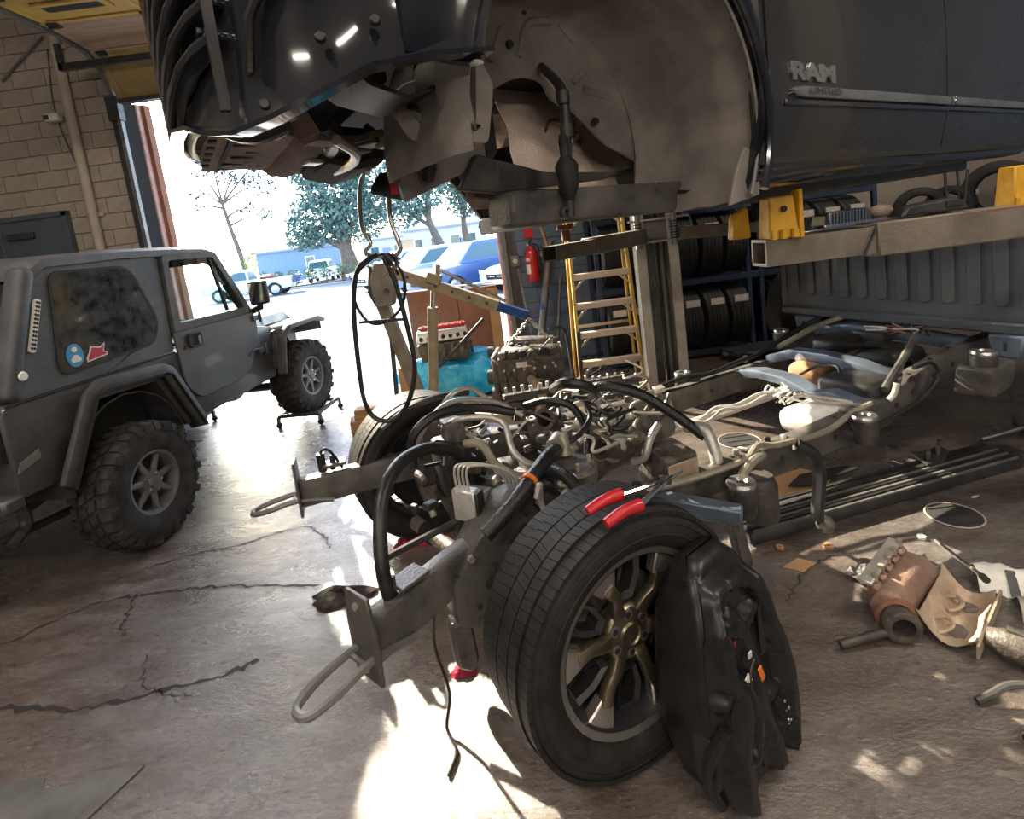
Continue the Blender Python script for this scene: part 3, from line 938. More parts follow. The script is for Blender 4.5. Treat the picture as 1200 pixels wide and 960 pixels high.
def mud_wheel(parent, loc, r=.40, wd=.27, side=-1, name='wheel'):
    e = bpy.data.objects.new(name, None)
    COL.objects.link(e)
    e.parent = parent
    e.location = loc
    tire_mesh(r, wd, .20, 'rubber_dusty', e)
    tr = MB()
    n = 30
    for i in range(n):
        a = 2 * PI * i / n
        da = 2 * PI / n
        h = wd / 2
        block_on(tr, r - .02, r + .004, a, a + da * .68, -h * .38, -h * .04, .06)
        block_on(tr, r - .02, r + .004, a + da * .45, a + da * 1.1, h * .04, h * .38, .06)
        for sg in (-1, 1):
            ln = 1.0 if i % 2 else .86
            off = 0 if sg < 0 else da * .5
            vs = []
            for (rr, y) in ((r - .03, h * .5), (r + .003, h * .5), (r - .008, h * .98 * ln + .004), (r - .07 * ln, h * 1.03)):
                for aa in (a + off, a + off + da * .6):
                    vs.append((rr * math.cos(aa), sg * y, rr * math.sin(aa)))
            tr.add(vs, [(0, 2, 3, 1), (2, 4, 5, 3), (4, 6, 7, 5), (6, 0, 1, 7), (0, 6, 4, 2), (1, 3, 5, 7)])
    tr.build('tread', 'rubber_dusty', e)
    s = side
    MB().lathe([(.205, -.09 * s), (.18, -.085 * s), (.17, .0), (.18, .085 * s), (.192, .108 * s), (.212, .112 * s), (.212, .098 * s)], (0, 0, 0), (0, 1, 0), 32).build('rim', 'steel_grey', e)
    for k in range(7):
        a = 2 * PI * k / 7 + .2
        d = V((math.cos(a), 0, math.sin(a)))
        MB().bar(d * .045 + V((0, s * .072, 0)), d * .185 + V((0, s * .075, 0)), .045, .03, up=(0, 1, 0), w2=.034).build('spoke', 'steel_grey', e, bevel=.008)
    MB().lathe([(.0, .104 * s), (.03, .102 * s), (.038, .09 * s), (.078, .086 * s), (.085, .06 * s), (.085, .02 * s)], (0, 0, 0), (0, 1, 0), 20).build('hub', 'steel_grey', e)
    for k in range(5):
        a = 2 * PI * k / 5
        p = V((math.cos(a) * .058, s * .086, math.sin(a) * .058))
        MB().cyl(p, p + V((0, s * .018, 0)), .009, n=6).build('lug_nut', 'chrome', e)
    MB().lathe([(.0, -.02 * s), (.15, -.02 * s), (.15, -.06 * s)], (0, 0, 0), (0, 1, 0), 24).build('brake_disc', 'dark_metal', e)
    return e

J = thing('offroad_vehicle', 'dusty matte black two-door hardtop 4x4 with mud tyres facing the open door', 'car', (-3.36, 3.28, 0), R(84.1))
W2 = .76
EX, EZ = (1, 0, 0), (0, 0, 1)
# tub with rear wheel cut-outs
out = [(-.56, .66), (-.56, 1.12), (-.52, 1.16), (1.76, 1.16), (1.98, 1.12), (1.98, .62), (.68, .60), (.48, 1.0), (-.0, 1.02), (-.26, .66)]
MB().prism(out, (0, -W2, 0), EX, EZ, (0, 2 * W2, 0)).build('tub', 'jeep_paint', J, bevel=.018, seg=2)
MB().box((.1, 0, .82), (.9, 1.1, .36)).build('wheel_well', 'car_under', J)
# seam strip between tub and hardtop
MB().box((.08, -W2 - .002, 1.158), (1.22, .012, .012)).box((-.56, 0, 1.158), (.012, 1.5, .012)).build('belt_seam', 'car_under', J)
# hardtop sides with quarter windows
for sg in (-1, 1):
    o_ = roundpoly([(-.50, 1.166), (.69, 1.166), (.72, 1.87), (-.20, 1.87)], [.02, .02, .06, .05], 5)
    i_ = roundpoly([(-.18, 1.25), (.52, 1.29), (.58, 1.42), (.43, 1.80), (-.11, 1.80)], [.06, .07, .08, .10, .05], 5)
    # match counts
    if len(i_) > len(o_):
        o_ = roundpoly([(-.50, 1.166), (.10, 1.166), (.69, 1.166), (.72, 1.87), (-.20, 1.87)], [.02, .01, .02, .06, .05], 5)
        o_ = o_[:6] + o_[6:]
    y0 = sg * W2 if sg < 0 else sg * W2 - .03
    sd = MB().ring(o_, i_, (0, y0, 0), EX, EZ, (0, .03, 0)).build('hardtop_side', 'jeep_top', J, smooth=30)
    MB().prism(shrink(i_, -.012), (0, sg * (W2 - .002), 0), EX, EZ, (0, .006 * sg, 0)).build('quarter_window', 'tinted', J)
    MB().ring(shrink(i_, -.03), shrink(i_, -.012), (0, sg * W2, 0), EX, EZ, (0, .006 * sg, 0)).build('window_seal', 'rubber', J)
# roof: crowned slab
rows = []
for x, zz in ((-.26, 1.80), (-.235, 1.875), (-.15, 1.925), (.4, 1.945), (1.0, 1.94), (1.28, 1.925), (1.37, 1.89)):
    row = []
    for y, dz in ((-.775, -.07), (-.77, -.025), (-.70, .0), (-.4, .012), (0, .018), (.4, .012), (.70, 0), (.77, -.025), (.775, -.07)):
        row.append((x, y, zz + dz))
    rows.append(row)
MB().grid(rows).build('roof', 'jeep_top', J, solid=.03, smooth=50)
# rounded rear corners, rear frame, rear glass and tailgate
for sg in (-1, 1):
    MB().beam([(-.49, sg * .72, 1.17), (-.24, sg * .72, 1.86)], .09, .12, up=(0, 1, 0)).build('rear_pillar', 'jeep_top', J, bevel=.035, seg=3)
MB().prism(rrect(-.62, 0, .62, .66, .05), (-.50, 0, 1.18), (0, 1, 0), (.34, 0, .94), (.012, 0, 0)).build('rear_window', 'tinted', J)
MB().box((-.575, 0, .92), (.04, 1.0, .44)).build('tailgate', 'jeep_paint', J, bevel=.015)
MB().beam([(-.61, 0, .62), (-.61, 0, .70)], 1.56, .12, up=(1, 0, 0)).build('rear_bumper', 'steel_dark', J, bevel=.015)
for sg in (-1, 1):
    tl = MB().box((-.59, sg * .66, .97), (.07, .13, .17)).build('tail_light', 'red_light', J, bevel=.015)
    MB().box((-.565, sg * .66, .97), (.05, .16, .2)).build('lamp_housing', 'rubber', tl)
MB().prism([(0, 0), (.13, .035), (.13, .085), (.02, .05)], (-.55, -W2 - .008, .80), EX, EZ, (0, .01, 0)).build('corner_plate', 'steel_grey', J)
# slotted cream air-vent strip on the rear pillar
v = MB().prism(rrect(-.018, 0, .018, .30, .012), (-.335, -.776, 1.40), (.94, 0, -.34), (.34, 0, .94), (0, .012, 0)).build('vent_strip', 'white', J)
for k in range(12):
    for s_ in (-.007, .007):
        c = V((-.335, -.778, 1.40)) + V((.34, 0, .94)) * (.022 + k * .0235) + V((.94, 0, -.34)) * s_
        MB().box(c, (.009, .006, .013), ry=-R(20)).build('vent_slot', 'car_under', v)
lat = MB().lathe([(0, .02), (.022, .018), (.03, 0)], (-.42, -.77, 1.29), (0, -1, 0), 12).build('top_latch', 'white', J)
# door
dl = roundpoly([(.70, 1.30), (.72, .90), (.84, .75), (1.52, .75), (1.76, 1.10), (1.76, 1.24), (1.74, 1.30)], [.01, .05, .12, .16, .12, .03, .01], 5)
for sg in (-1, 1):
    yy0 = sg * (W2 + .004)
    dr = MB().prism(dl, (0, yy0, 0), EX, EZ, (0, sg * .016, 0)).build('door', 'jeep_paint', J, bevel=.006)
    wo = roundpoly([(.72, 1.30), (1.74, 1.30), (1.36, 1.885), (.745, 1.885)], [.01, .01, .05, .05], 4)
    wi = roundpoly([(.785, 1.36), (1.62, 1.36), (1.315, 1.835), (.80, 1.835)], [.02, .02, .03, .04], 4)
    MB().ring(wo, wi, (0, sg * (W2 - .02), 0), EX, EZ, (0, sg * .04, 0)).build('window_frame', 'jeep_flare', dr, bevel=.005)
    MB().prism(shrink(wi, -.008), (0, sg * (W2 - .004), 0), EX, EZ, (0, sg * .004, 0)).build('door_window', 'clear_glass', dr)
    MB().bar((1.40, sg * W2, 1.37), (1.29, sg * W2, 1.83), .022, .022).build('window_divider', 'rubber', dr)
    MB().bar((1.05, sg * (W2 + .006), 1.352), (1.60, sg * (W2 + .006), 1.352), .012, .012).build('glass_seal', 'rubber', dr)
    h = MB().ring(rrect(-.075, -.055, .075, .055, .025), rrect(-.055, -.038, .055, .038, .018), (.90, sg * (W2 + .02), 1.21), EX, EZ, (0, sg * .02, 0)).build('door_handle', 'rubber', dr, bevel=.004)
    MB().box((.905, sg * (W2 + .022), 1.21), (.10, .008, .07)).build('handle_recess', 'car_under', h)
    MB().box((.94, sg * (W2 + .036), 1.20), (.03, .012, .07)).build('handle_paddle', 'steel_grey', h, bevel=.004)
    MB().cyl((.79, sg * (W2 + .018), 1.17), (.79, sg * (W2 + .028), 1.17), .014, n=10).build('door_lock', 'rubber', dr)
    for z in (.93, 1.24):
        hg = MB().box((1.76, sg * (W2 + .028), z), (.12, .02, .05)).cyl((1.80, sg * (W2 + .04), z - .05), (1.80, sg * (W2 + .04), z + .05), .014, n=8)
        hg.build('hinge', 'steel_dark', dr, bevel=.004)
    MB().tube([(1.55, sg * (W2 + .025), .92), (1.62, sg * (W2 + .03), .955), (1.70, sg * (W2 + .03), .95)], .008, n=6).build('door_check', 'steel_dark', dr)
    # mirror
    m_ = MB().box((1.72, sg * (W2 + .12), 1.47), (.07, .17, .22)).build('mirror', 'rubber', J, bevel=.02, seg=2)
    MB().box((1.682, sg * (W2 + .12), 1.47), (.008, .14, .18)).build('mirror_glass', 'chrome', m_)
    MB().beam([(1.76, sg * (W2 + .0), 1.30), (1.75, sg * (W2 + .09), 1.33), (1.735, sg * (W2 + .11), 1.40)], .04, .05).build('mirror_arm', 'rubber', m_)
# windscreen frame
wf_o = roundpoly([(-.74, 0), (.74, 0), (.70, .78), (-.70, .78)], .05, 4)
wf_i = roundpoly([(-.66, .10), (.66, .10), (.63, .71), (-.63, .71)], .05, 4)
sl_ = V((-.42, 0, .72)).normalized()
MB().ring(wf_o, wf_i, (1.80, 0, 1.18), (0, 1, 0), sl_, (.03, 0, .015)).build('windscreen_frame', 'jeep_paint', J)
MB().prism(shrink(wf_i, -.01), (1.81, 0, 1.185), (0, 1, 0), sl_, (.005, 0, .003)).build('windscreen', 'clear_glass', J)
# cowl, hood, fenders, grille
hood = [[(1.76, -.73, 1.12), (1.76, -.70, 1.20), (1.76, -.60, 1.235), (1.76, -.3, 1.25), (1.76, .3, 1.25), (1.76, .60, 1.235), (1.76, .70, 1.20), (1.76, .73, 1.12)],
        [(2.05, -.66, 1.12), (2.05, -.63, 1.20), (2.05, -.54, 1.24), (2.05, -.28, 1.26), (2.05, .28, 1.26), (2.05, .54, 1.24), (2.05, .63, 1.20), (2.05, .66, 1.12)],
        [(2.80, -.50, 1.08), (2.80, -.48, 1.17), (2.80, -.41, 1.21), (2.80, -.2, 1.225), (2.80, .2, 1.225), (2.80, .41, 1.21), (2.80, .48, 1.17), (2.80, .50, 1.08)],
        [(2.90, -.49, 1.02), (2.90, -.47, 1.10), (2.88, -.40, 1.16), (2.88, -.2, 1.18), (2.88, .2, 1.18), (2.88, .40, 1.16), (2.90, .47, 1.10), (2.90, .49, 1.02)]]
MB().grid(hood).build('hood', 'jeep_paint', J, solid=.02, smooth=40)
MB().beam([(2.05, -.665, 1.13), (2.05, -.63, 1.21), (2.05, -.54, 1.252), (2.05, -.28, 1.272), (2.05, .28, 1.272), (2.05, .54, 1.252), (2.05, .63, 1.21)], .006, .006, up=(1, 0, 0)).build('hood_seam', 'car_under', J)
MB().prism([(1.9, .62), (1.9, 1.14), (2.85, 1.06), (2.85, .80), (2.72, .80), (2.6, .98), (2.1, .98), (2.0, .62)], (0, -.55, 0), EX, EZ, (0, 1.1, 0)).build('engine_bay', 'jeep_paint', J)
for sg in (-1, 1):
    fb = MB().beam([(1.93, sg * .66, .70), (2.02, sg * .66, 1.03), (2.12, sg * .665, 1.085), (2.72, sg * .655, 1.075), (2.86, sg * .63, 1.03), (2.92, sg * .60, .90)], .42, .025).build('front_fender', 'jeep_paint', J, bevel=.006)
    MB().beam([(1.90, sg * .86, .64), (1.98, sg * .87, .98), (2.10, sg * .88, 1.075), (2.74, sg * .87, 1.065), (3.02, sg * .80, 1.0)], .09, .045).build('front_flare', 'jeep_flare', J, bevel=.012)
    MB().prism([(1.96, .72), (2.0, 1.06), (2.26, 1.08), (2.12, .92), (2.03, .66)], (0, sg * .75, 0), EX, EZ, (0, sg * .02, 0)).build('fender_side', 'jeep_paint', J)
    MB().prism([(2.03, .90), (2.05, 1.02), (2.13, 1.02), (2.08, .90)], (0, sg * .772, 0), EX, EZ, (0, sg * .006, 0)).build('side_vent', 'car_under', J)
    # rear flare: angular frame round the wheel cut-out
    fo = [(-.35, .62), (-.09, 1.075), (-.03, 1.11), (.48, 1.08), (.54, 1.05), (.78, .58)]
    pts = [(x, sg * (W2 + .045), z) for x, z in fo]
    MB().beam(pts, .10, .05, up=(0, 1, 0)).build('rear_flare', 'jeep_flare', J, bevel=.02, seg=2)
    MB().grid([[(x, sg * (W2 + .09), z - .015) for x, z in fo], [(x * .93 + .02, sg * (W2 - .03), z * .96 - .0) for x, z in fo]]).build('flare_lining', 'rubber', J, solid=.01)
    ar = [(.2 + .47 * math.cos(PI * k / 10), .52 + .48 * math.sin(PI * k / 10)) for k in range(11)]
    MB().grid([[(x, sg * (W2 - .02), z) for x, z in ar], [(x, sg * (W2 - .3), z) for x, z in ar]]).build('inner_arch', 'jeep_flare', J, solid=.01)
g_ = MB().box((2.88, 0, .93), (.05, 1.0, .34)).build('grille', 'jeep_paint', J, bevel=.02)
for k in range(7):
    MB().box((2.908, -.21 + k * .07, .94), (.006, .035, .24)).build('grille_slot', 'car_under', g_)
for sg in (-1, 1):
    MB().lathe([(.0, .03), (.06, .028), (.085, .01), (.09, 0)], (2.90, sg * .38, .98), (1, 0, 0), 20).build('headlight', 'white', g_)
MB().box((3.02, 0, .66), (.12, 1.35, .15)).build('front_bumper', 'steel_dark', J, bevel=.015)
for sg in (-1, 1):
    MB().bar((2.2, sg * .38, .62), (3.0, sg * .38, .64), .07, .1).build('frame_horn', 'steel_dark', J)
    MB().bar((-.6, sg * .42, .60), (2.3, sg * .42, .60), .07, .11).build('frame_rail', 'steel_dark', J)
    MB().tube([(-.55, sg * .5, .42), (-.2, sg * .5, .38), (.34, sg * .5, .36), (1.0, sg * .45, .52)], .025, n=8).build('control_arm', 'steel_dark', J)
    MB().tube([(-.42, sg * .55, .64), (-.40, sg * .55, .46), (-.5, sg * .55, .38)], .03, n=8).build('shackle', 'steel_dark', J)
    for x in (.15, 2.45):
        MB().cyl((x - .1, sg * .45, .34), (x + .02, sg * .42, .80), .03, n=10).build('shock_absorber', 'steel_grey', J)
        MB().tube([(x + .08 * math.cos(a * .9), sg * .42 + .06 * math.sin(a * .9), .46 + a * .013) for a in range(30)], .009, n=5, k=1).build('coil_spring', 'steel_dark', J)
for x in (.15, 2.45):
    MB().cyl((x, -.6, .40), (x, .6, .40), .045, n=12).ball((x, .1, .40), (.13, .15, .13)).build('axle', 'steel_dark', J)
MB().tube([(-.58, .38, .52), (-.3, .38, .5), (.1, .3, .46), (.9, .3, .46)], .028, n=8).build('exhaust_pipe', 'rust', J)
MB().box((.95, 0, .54), (1.0, .6, .12)).build('skid_plate', 'steel_dark', J, bevel=.02)
for sg in (-1, 1):
    mud_wheel(J, (.15, sg * .77, .40), side=sg)
    w_ = mud_wheel(J, (2.45, sg * .77, .475), side=sg)
    w_.rotation_euler = (0, 0, R(-5))
# inside: seats and roll bar
for sg in (-1, 1):
    st = MB().loft([[(.78, sg * .36 - .24, 1.17), (1.0, sg * .36 - .24, 1.17), (1.0, sg * .36 + .24, 1.17), (.78, sg * .36 + .24, 1.17)], [(.70, sg * .36 - .22, 1.26), (.80, sg * .36 - .22, 1.26), (.80, sg * .36 + .22, 1.26), (.70, sg * .36 + .22, 1.26)], [(.68, sg * .36 - .14, 1.32), (.76, sg * .36 - .14, 1.32), (.76, sg * .36 + .14, 1.32), (.68, sg * .36 + .14, 1.32)]]).build('seat', 'black_cloth', J, bevel=.02)
MB().tube([(.62, -.62, 1.16), (.60, -.60, 1.78), (.60, -.5, 1.84), (.60, .5, 1.84), (.60, .60, 1.78), (.62, .62, 1.16)], .03, n=8).build('roll_bar', 'steel_dark', J)
MB().tube([(1.42 + .03 * math.cos(a), .36 + .19 * math.sin(a), 1.33 + .17 * math.cos(a)) for a in [2 * PI * k / 12 for k in range(12)]], .013, n=6, closed=True, k=2).build('steering_wheel', 'rubber', J)
# stickers on the quarter glass
c_ = [(.055 * math.cos(2 * PI * k / 24), .07 * math.sin(2 * PI * k / 24)) for k in range(24)]
sk = MB().prism(c_, (-.09, -W2 - .006, 1.325), EX, EZ, (0, -.003, 0)).build('round_sticker', 'sticker_blue', J, label='round blue sticker with small white emblem')
MB().prism([(.018 * math.cos(2 * PI * k / 12), .016 * math.sin(2 * PI * k / 12)) for k in range(12)], (-.09, -W2 - .010, 1.36), EX, EZ, (0, -.002, 0)).build('emblem_top', 'white', sk)
MB().prism([(-.028, -.03), (.028, -.03), (.034, -.014), (.012, .012), (-.012, .012), (-.034, -.014)], (-.09, -W2 - .010, 1.315), EX, EZ, (0, -.002, 0)).build('emblem_base', 'white', sk)
sk = MB().prism([(-.075, -.045), (.075, -.03), (.075, -.012), (.05, -.002), (.07, .048), (.03, .03), (-.035, .045), (-.05, .01), (-.075, -.02)], (.055, -W2 - .006, 1.31), EX, EZ, (0, -.003, 0)).build('red_sticker', 'white', J, label='white-edged dark red shield-like sticker')
MB().prism([(-.066, -.036), (.066, -.022), (.064, -.014), (.04, -.004), (.058, .04), (.03, .022), (-.03, .037), (-.042, .008), (-.064, -.02)], (.055, -W2 - .010, 1.31), EX, EZ, (0, -.002, 0)).build('sticker_print', 'sticker_red', sk)
text_part('maker_lettering', 'Jeep', .10, 'car_under', J, frame4((1.80, -W2 - .001, .855), (1, 0, 0), (0, 0, 1)), .002)
# wheel dolly with casters under the front tyre
for sg in (-1, 1):
    dd = thing('wheel_dolly', 'low caster dolly under the front tyre of the black 4x4' if sg < 0 else 'low caster dolly under the far front tyre of the black 4x4', 'dolly', (-3.36 + .103 * 2.45 - sg * .77 * .995, 3.28 + .995 * 2.45 + sg * .77 * .103, 0), R(84.1))
    for x in (-.24, .24):
        MB().cyl((x, -.2, .12), (x, .2, .12), .022, n=10).build('cross_roller', 'steel_dark', dd)
    MB().bar((-.27, -.21 * 1, .12), (.27, -.21, .12), .03, .04).build('side_bar', 'steel_dark', dd)
    MB().bar((-.27, .21, .12), (.27, .21, .12), .03, .04).build('side_bar', 'steel_dark', dd)
    for x in (-.25, .25):
        for y in (-.23, .23):
            cs = MB().cyl((x - .015, y, .03), (x + .015, y, .03), .03, n=12).build('caster', 'rubber', dd)
            MB().bar((x, y, .03), (x, y, .12), .03, .03).build('caster_fork', 'steel_grey', cs)
# ================================================================ PICKUP BODY ON THE LIFT (local x = rearwards, y = away from the camera side, z up)
B = thing('raised_pickup', 'glossy black pickup truck body without its chassis, raised on the lift', 'truck body', (-.14, 2.31, 0), R(32))
YS = -1.03
def side_y(z):
    # gentle barrel section of the cab side
    return YS + .045 * max(0, (2.04 - z) / .24) ** 1.5 + .05 * max(0, (z - 2.35) / .5) ** 2
ACX, ACZ, AR = .02, 1.97, .525
arc = [(ACX + AR * math.cos(R(a)), ACZ + AR * math.sin(R(a))) for a in range(-26, 171, 7)]
# --- fender panel with a round arch
top = []
for x, z in arc:
    top.append((x + (x - ACX) * .10, 2.95))
rows = []
for f in (0, .12, .3, .55, 1):
    row = []
    for i, (x, z) in enumerate(arc):
        k = i / (len(arc) - 1)
        # outer outline: door line at the rear, hood line on top, bumper line at the front
        ang = math.atan2(z - ACZ, x - ACX)
        tx = .574
        if k < .22:
            ox, oz = tx, 1.74 + (k / .22) * .9
        elif k < .75:
            kk = (k - .22) / .53
            ox, oz = tx - kk * 1.2, 2.64 + .28 * math.sin(min(1, kk * 3) * PI / 2)
        else:
            kk = (k - .75) / .25
            ox, oz = -.626 - .02 * kk, 2.92 - kk * .84
        px, pz = x + (ox - x) * f, z + (oz - z) * f
        flare = .022 * (1 - min(1, f / .3)) ** 2
        row.append((px, side_y(pz) - flare, pz))
    rows.append(row)
MB().grid(rows).build('front_fender', 'gloss_black', B, solid=.02, smooth=50)
MB().tube([(x, YS - .02, z) for x, z in arc], .013, n=8, k=2).build('arch_lip', 'gloss_black', B)
# --- felt wheel liner: barrel and inner wall with an irregular opening
a_list = list(range(-28, 189, 6))
rows = []
for y, rr in ((-1.02, .515), (-.99, .545), (-.93, .555), (-.90, .545), (-.84, .56), (-.78, .55), (-.70, .565), (-.62, .56), (-.55, .545), (-.50, .50)):
    row = []
    for a in a_list:
        rib = .012 * math.sin(a * .35) if -.95 < y < -.55 else 0
        row.append((ACX + (rr + rib) * math.cos(R(a)), y + (.0 if a < 150 else .05 * (a - 150) / 38), ACZ + (rr + rib) * math.sin(R(a))))
    rows.append(row)
LN = MB().grid(rows).build('wheel_liner', 'felt', B, solid=.008, smooth=60)
hole = [(.55, 1.83), (.555, 1.93), (.46, 1.975), (.40, 2.00), (.335, 2.05), (.285, 2.095), (.237, 2.13), (.18, 2.15), (.143, 2.175), (.125, 2.21), (.095, 2.232), (.03, 2.238), (-.034, 2.222), (-.10, 2.19), (-.156, 2.18), (-.17, 2.10), (-.16, 2.02), (-.16, 1.95)]
outer = []
n = len(hole)
for i in range(n):
    a = R(-12 + (195 + 12) * i / (n - 1))
    outer.append((ACX + .52 * math.cos(a), ACZ + .52 * math.sin(a)))
rows = []
for f in (0, .12, .3, .55, .8, 1):
    row = []
    for h, o in zip(hole, outer):
        x, z = h[0] + (o[0] - h[0]) * f, h[1] + (o[1] - h[1]) * f
        dent = .03 * noise.noise(V((x * 4, z * 4, 3))) + .02 * math.sin(x * 9) * math.sin(z * 11)
        row.append((x, -.46 - .05 * f ** 2 + dent * (1 - abs(2 * f - 1)), z))
    rows.append(row)
MB().grid(rows).build('liner_wall', 'felt', LN, solid=.008, smooth=60)
MB().tube([(x, -.465, z) for x, z in hole[1:]], .006, n=5, k=2).build('opening_edge', 'felt', LN)
# pressed ribs on the liner wall, fir-tree clips, stiffener hoops on the barrel
for pts in ([(.02, 2.30), (.06, 2.40), (.16, 2.42)], [(.20, 2.42), (.33, 2.30), (.25, 2.22)], [(-.10, 2.28), (-.05, 2.38)], [(.30, 2.20), (.46, 2.17)], [(.18, 2.46), (.32, 2.40)], [(-.2, 2.36), (-.12, 2.44), (.02, 2.47)]):
    P3 = [(x, -.475 - .02 * (abs(z - 2.15) > .2), z) for x, z in pts]
    MB().tube(P3, .016, n=6, k=4).build('liner_rib', 'felt', LN)
for x, z in ((-.02, 2.33), (.33, 2.08), (.42, 2.3), (.05, 2.44), (-.3, 2.25)):
    MB().lathe([(0, .012), (.012, .010), (.016, 0)], (x, -.492, z), (0, -1, 0), 10).build('liner_clip', 'plastic', LN)
for a in (-20, -4, 14, 34, 55):
    MB().lathe([(0, .008), (.010, .007), (.013, 0)], (ACX + .53 * math.cos(R(a)), -1.0, ACZ + .53 * math.sin(R(a))), (0, -1, 0), 10).build('liner_clip', 'plastic', LN)
# front lower flap of the liner
fl_ = roundpoly([(-.61, 2.045), (-.565, 2.09), (-.50, 2.11), (-.36, 2.22), (-.30, 2.10), (-.34, 1.945), (-.45, 1.95), (-.56, 1.956)], .02, 3)
MB().prism(fl_, (0, -.80, 0), EX, EZ, (0, .012, 0)).build('liner_flap', 'felt', LN, bevel=.004)
MB().prism(shrink(fl_, .045), (0, -.806, 0), EX, EZ, (0, .012, 0)).build('flap_boss', 'felt', LN, bevel=.005)
# rear lower corner flap
MB().prism([(.40, 1.70), (.56, 1.725), (.575, 1.86), (.50, 1.88), (.44, 1.80)], (0, -.99, 0), EX, EZ, (0, .012, 0)).build('liner_tail', 'felt', LN, bevel=.003)
# --- firewall and tunnel seen through the opening
FW = MB().box((.75, 0, 2.25), (.06, 1.5, .9)).build('firewall', 'car_under', B)
MB().box((-.02, .1, 2.42), (1.1, 1.0, .3)).build('engine_bay_roof', 'car_under', B)
MB().box((-.12, -.22, 2.2), (.28, .16, .42)).build('inner_fender', 'car_under', B, bevel=.03)
rows = []
for i in range(13):
    row = []
    for j in range(23):
        x = .06 + .90 * j / 22
        z = 1.85 + .42 * i / 12
        zt = 1.85 + (z - 1.85) * (1.0 - .35 * max(0, (x - .35)) / .6) + .10 * max(0, .3 - x)
        bulge = .05 * math.sin(x * 9) * math.sin(i / 12 * PI) + .035 * noise.noise(V((x * 7, z * 9, 1))) + .05 * math.exp(-((x - .42) / .05) ** 2)
        row.append((x, -.20 - bulge - .12 * (1 - i / 12), zt))
    rows.append(row)
HS = MB().grid(rows).build('heat_shield', 'foil', B, solid=.004, smooth=60, label='crinkled tan metal heat shield behind the wheel arch')
for pts in ([(.08, 2.03), (.17, 2.10), (.24, 2.08), (.30, 2.14), (.40, 2.12)], [(.38, 1.90), (.55, 1.90), (.75, 1.93), (.93, 1.96)], [(.20, 1.92), (.30, 1.98), (.34, 2.04)]):
    MB().tube([(x, -.335 + .25 * max(0, (z - 1.85)), z) for x, z in pts], .008, n=6).build('shield_seam', 'bright_foil', HS)
MB().lathe([(.012, 0), (.022, .008), (.03, .004), (.034, 0)], (.40, -.29, 2.06), (0, -1, .2), 14).build('shield_boss', 'bright_foil', HS)
rows = []
for i in range(8):
    rows.append([(.02 + .28 * j / 7 + .02 * i, -.12 - .03 * random.random(), 2.04 + .26 * i / 7 + .05 * j / 7) for j in range(8)])
MB().grid(rows).build('foil_patch', 'bright_foil', HS, solid=.003, smooth=20)
# --- intermediate steering shaft hanging through the opening
SS = MB().tube([(.10, -.50, 2.26), (.05, -.60, 2.20), (.02, -.69, 2.12), (.01, -.70, 2.0), (.0, -.70, 1.90)], .017, n=10).build('steering_shaft', 'plastic', B)
MB().lathe([(.012, .16), (.018, .14), (.018, .09), (.03, .075), (.038, .06), (.036, .04), (.034, .0), (.022, -.03), (.014, -.05)], (-.005, -.70, 1.83), (0, 0, 1), 16).build('boot', 'rubber', SS)
MB().cyl((-.005, -.70, 1.80), (-.01, -.70, 1.73), .014, n=10).lathe([(.012, -.008), (.02, -.008), (.02, .008), (.012, .008)], (-.03, -.70, 1.745), (0, 1, 0), 12, closed=True).build('lower_joint', 'dark_metal', SS)
for z in (2.1, 2.0):
    MB().cyl((.012, -.70, z - .02), (.012, -.70, z + .02), .022, n=10).build('shaft_collar', 'dark_metal', SS)
# --- floor pan, torque box and sills
MB().box((2.1, 0, 1.86), (3.0, 1.86, .10)).build('floor_pan', 'dark_metal', B, bevel=.02)
SB = MB().beam([(-.20, -.58, 1.775), (1.05, -.62, 1.755), (3.2, -.66, 1.79)], .16, .11).build('body_sill', 'frame_metal', B, bevel=.012)
for x in (.02, .12, .35, .62):
    MB().lathe([(.006, .004), (.016, .004), (.02, 0)], (x, -.665, 1.775), (0, -1, 0), 12).build('sill_plug', 'dark_metal', SB)
MB().prism([(-.30, 1.86), (-.16, 1.84), (.32, 1.86), (.40, 1.885), (.05, 1.90), (-.22, 1.97)], (0, -.52, 0), EX, EZ, (0, .03, 0)).build('torque_box_plate', 'dark_metal', B, bevel=.005)
MB().prism([(-.26, 2.02), (-.19, 2.04), (-.06, 1.86), (-.12, 1.80), (-.2, 1.80)], (0, -.44, 0), EX, EZ, (0, .05, 0)).build('body_mount_horn', 'dusty_panel', B, bevel=.01)
MB().box((-.10, -.47, 1.88), (.05, .02, .025)).build('mount_bolt', 'chrome', B)
for sg in (1,):
    far = [(.62 * math.cos(R(a)) + .02, 1.0, 1.93 + .52 * math.sin(R(a))) for a in range(-18, 140, 8)]
    rows = [far, [(x * 1.05, 1.03, z + .02) for x, _, z in far], [(x * 1.12 + .02, 1.03, max(z, 2.0) + .5 if z > 2.1 else z + .0) for x, _, z in far]]
    MB().grid(rows).build('far_fender', 'gloss_black', B, solid=.02)
    MB().beam([(.30, .95, 2.22), (.44, .94, 2.12), (.55, .93, 1.98), (.64, .92, 1.84), (.70, .92, 1.74)], .10, .03, up=(0, 1, 0)).build('far_arch_edge', 'dark_metal', B)
    MB().beam([(.40, .70, 2.16), (.58, .68, 1.98), (.68, .66, 1.76)], .16, .03, up=(0, 1, 0)).build('far_liner', 'felt', B)
MB().beam([(.60, -.2, 1.77), (.62, .92, 1.77)], .10, .10).build('front_crossmember', 'dark_metal', B, bevel=.01)
MB().box((2.2, 1.0, 2.05), (3.1, .06, .62)).build('far_side', 'gloss_black', B)
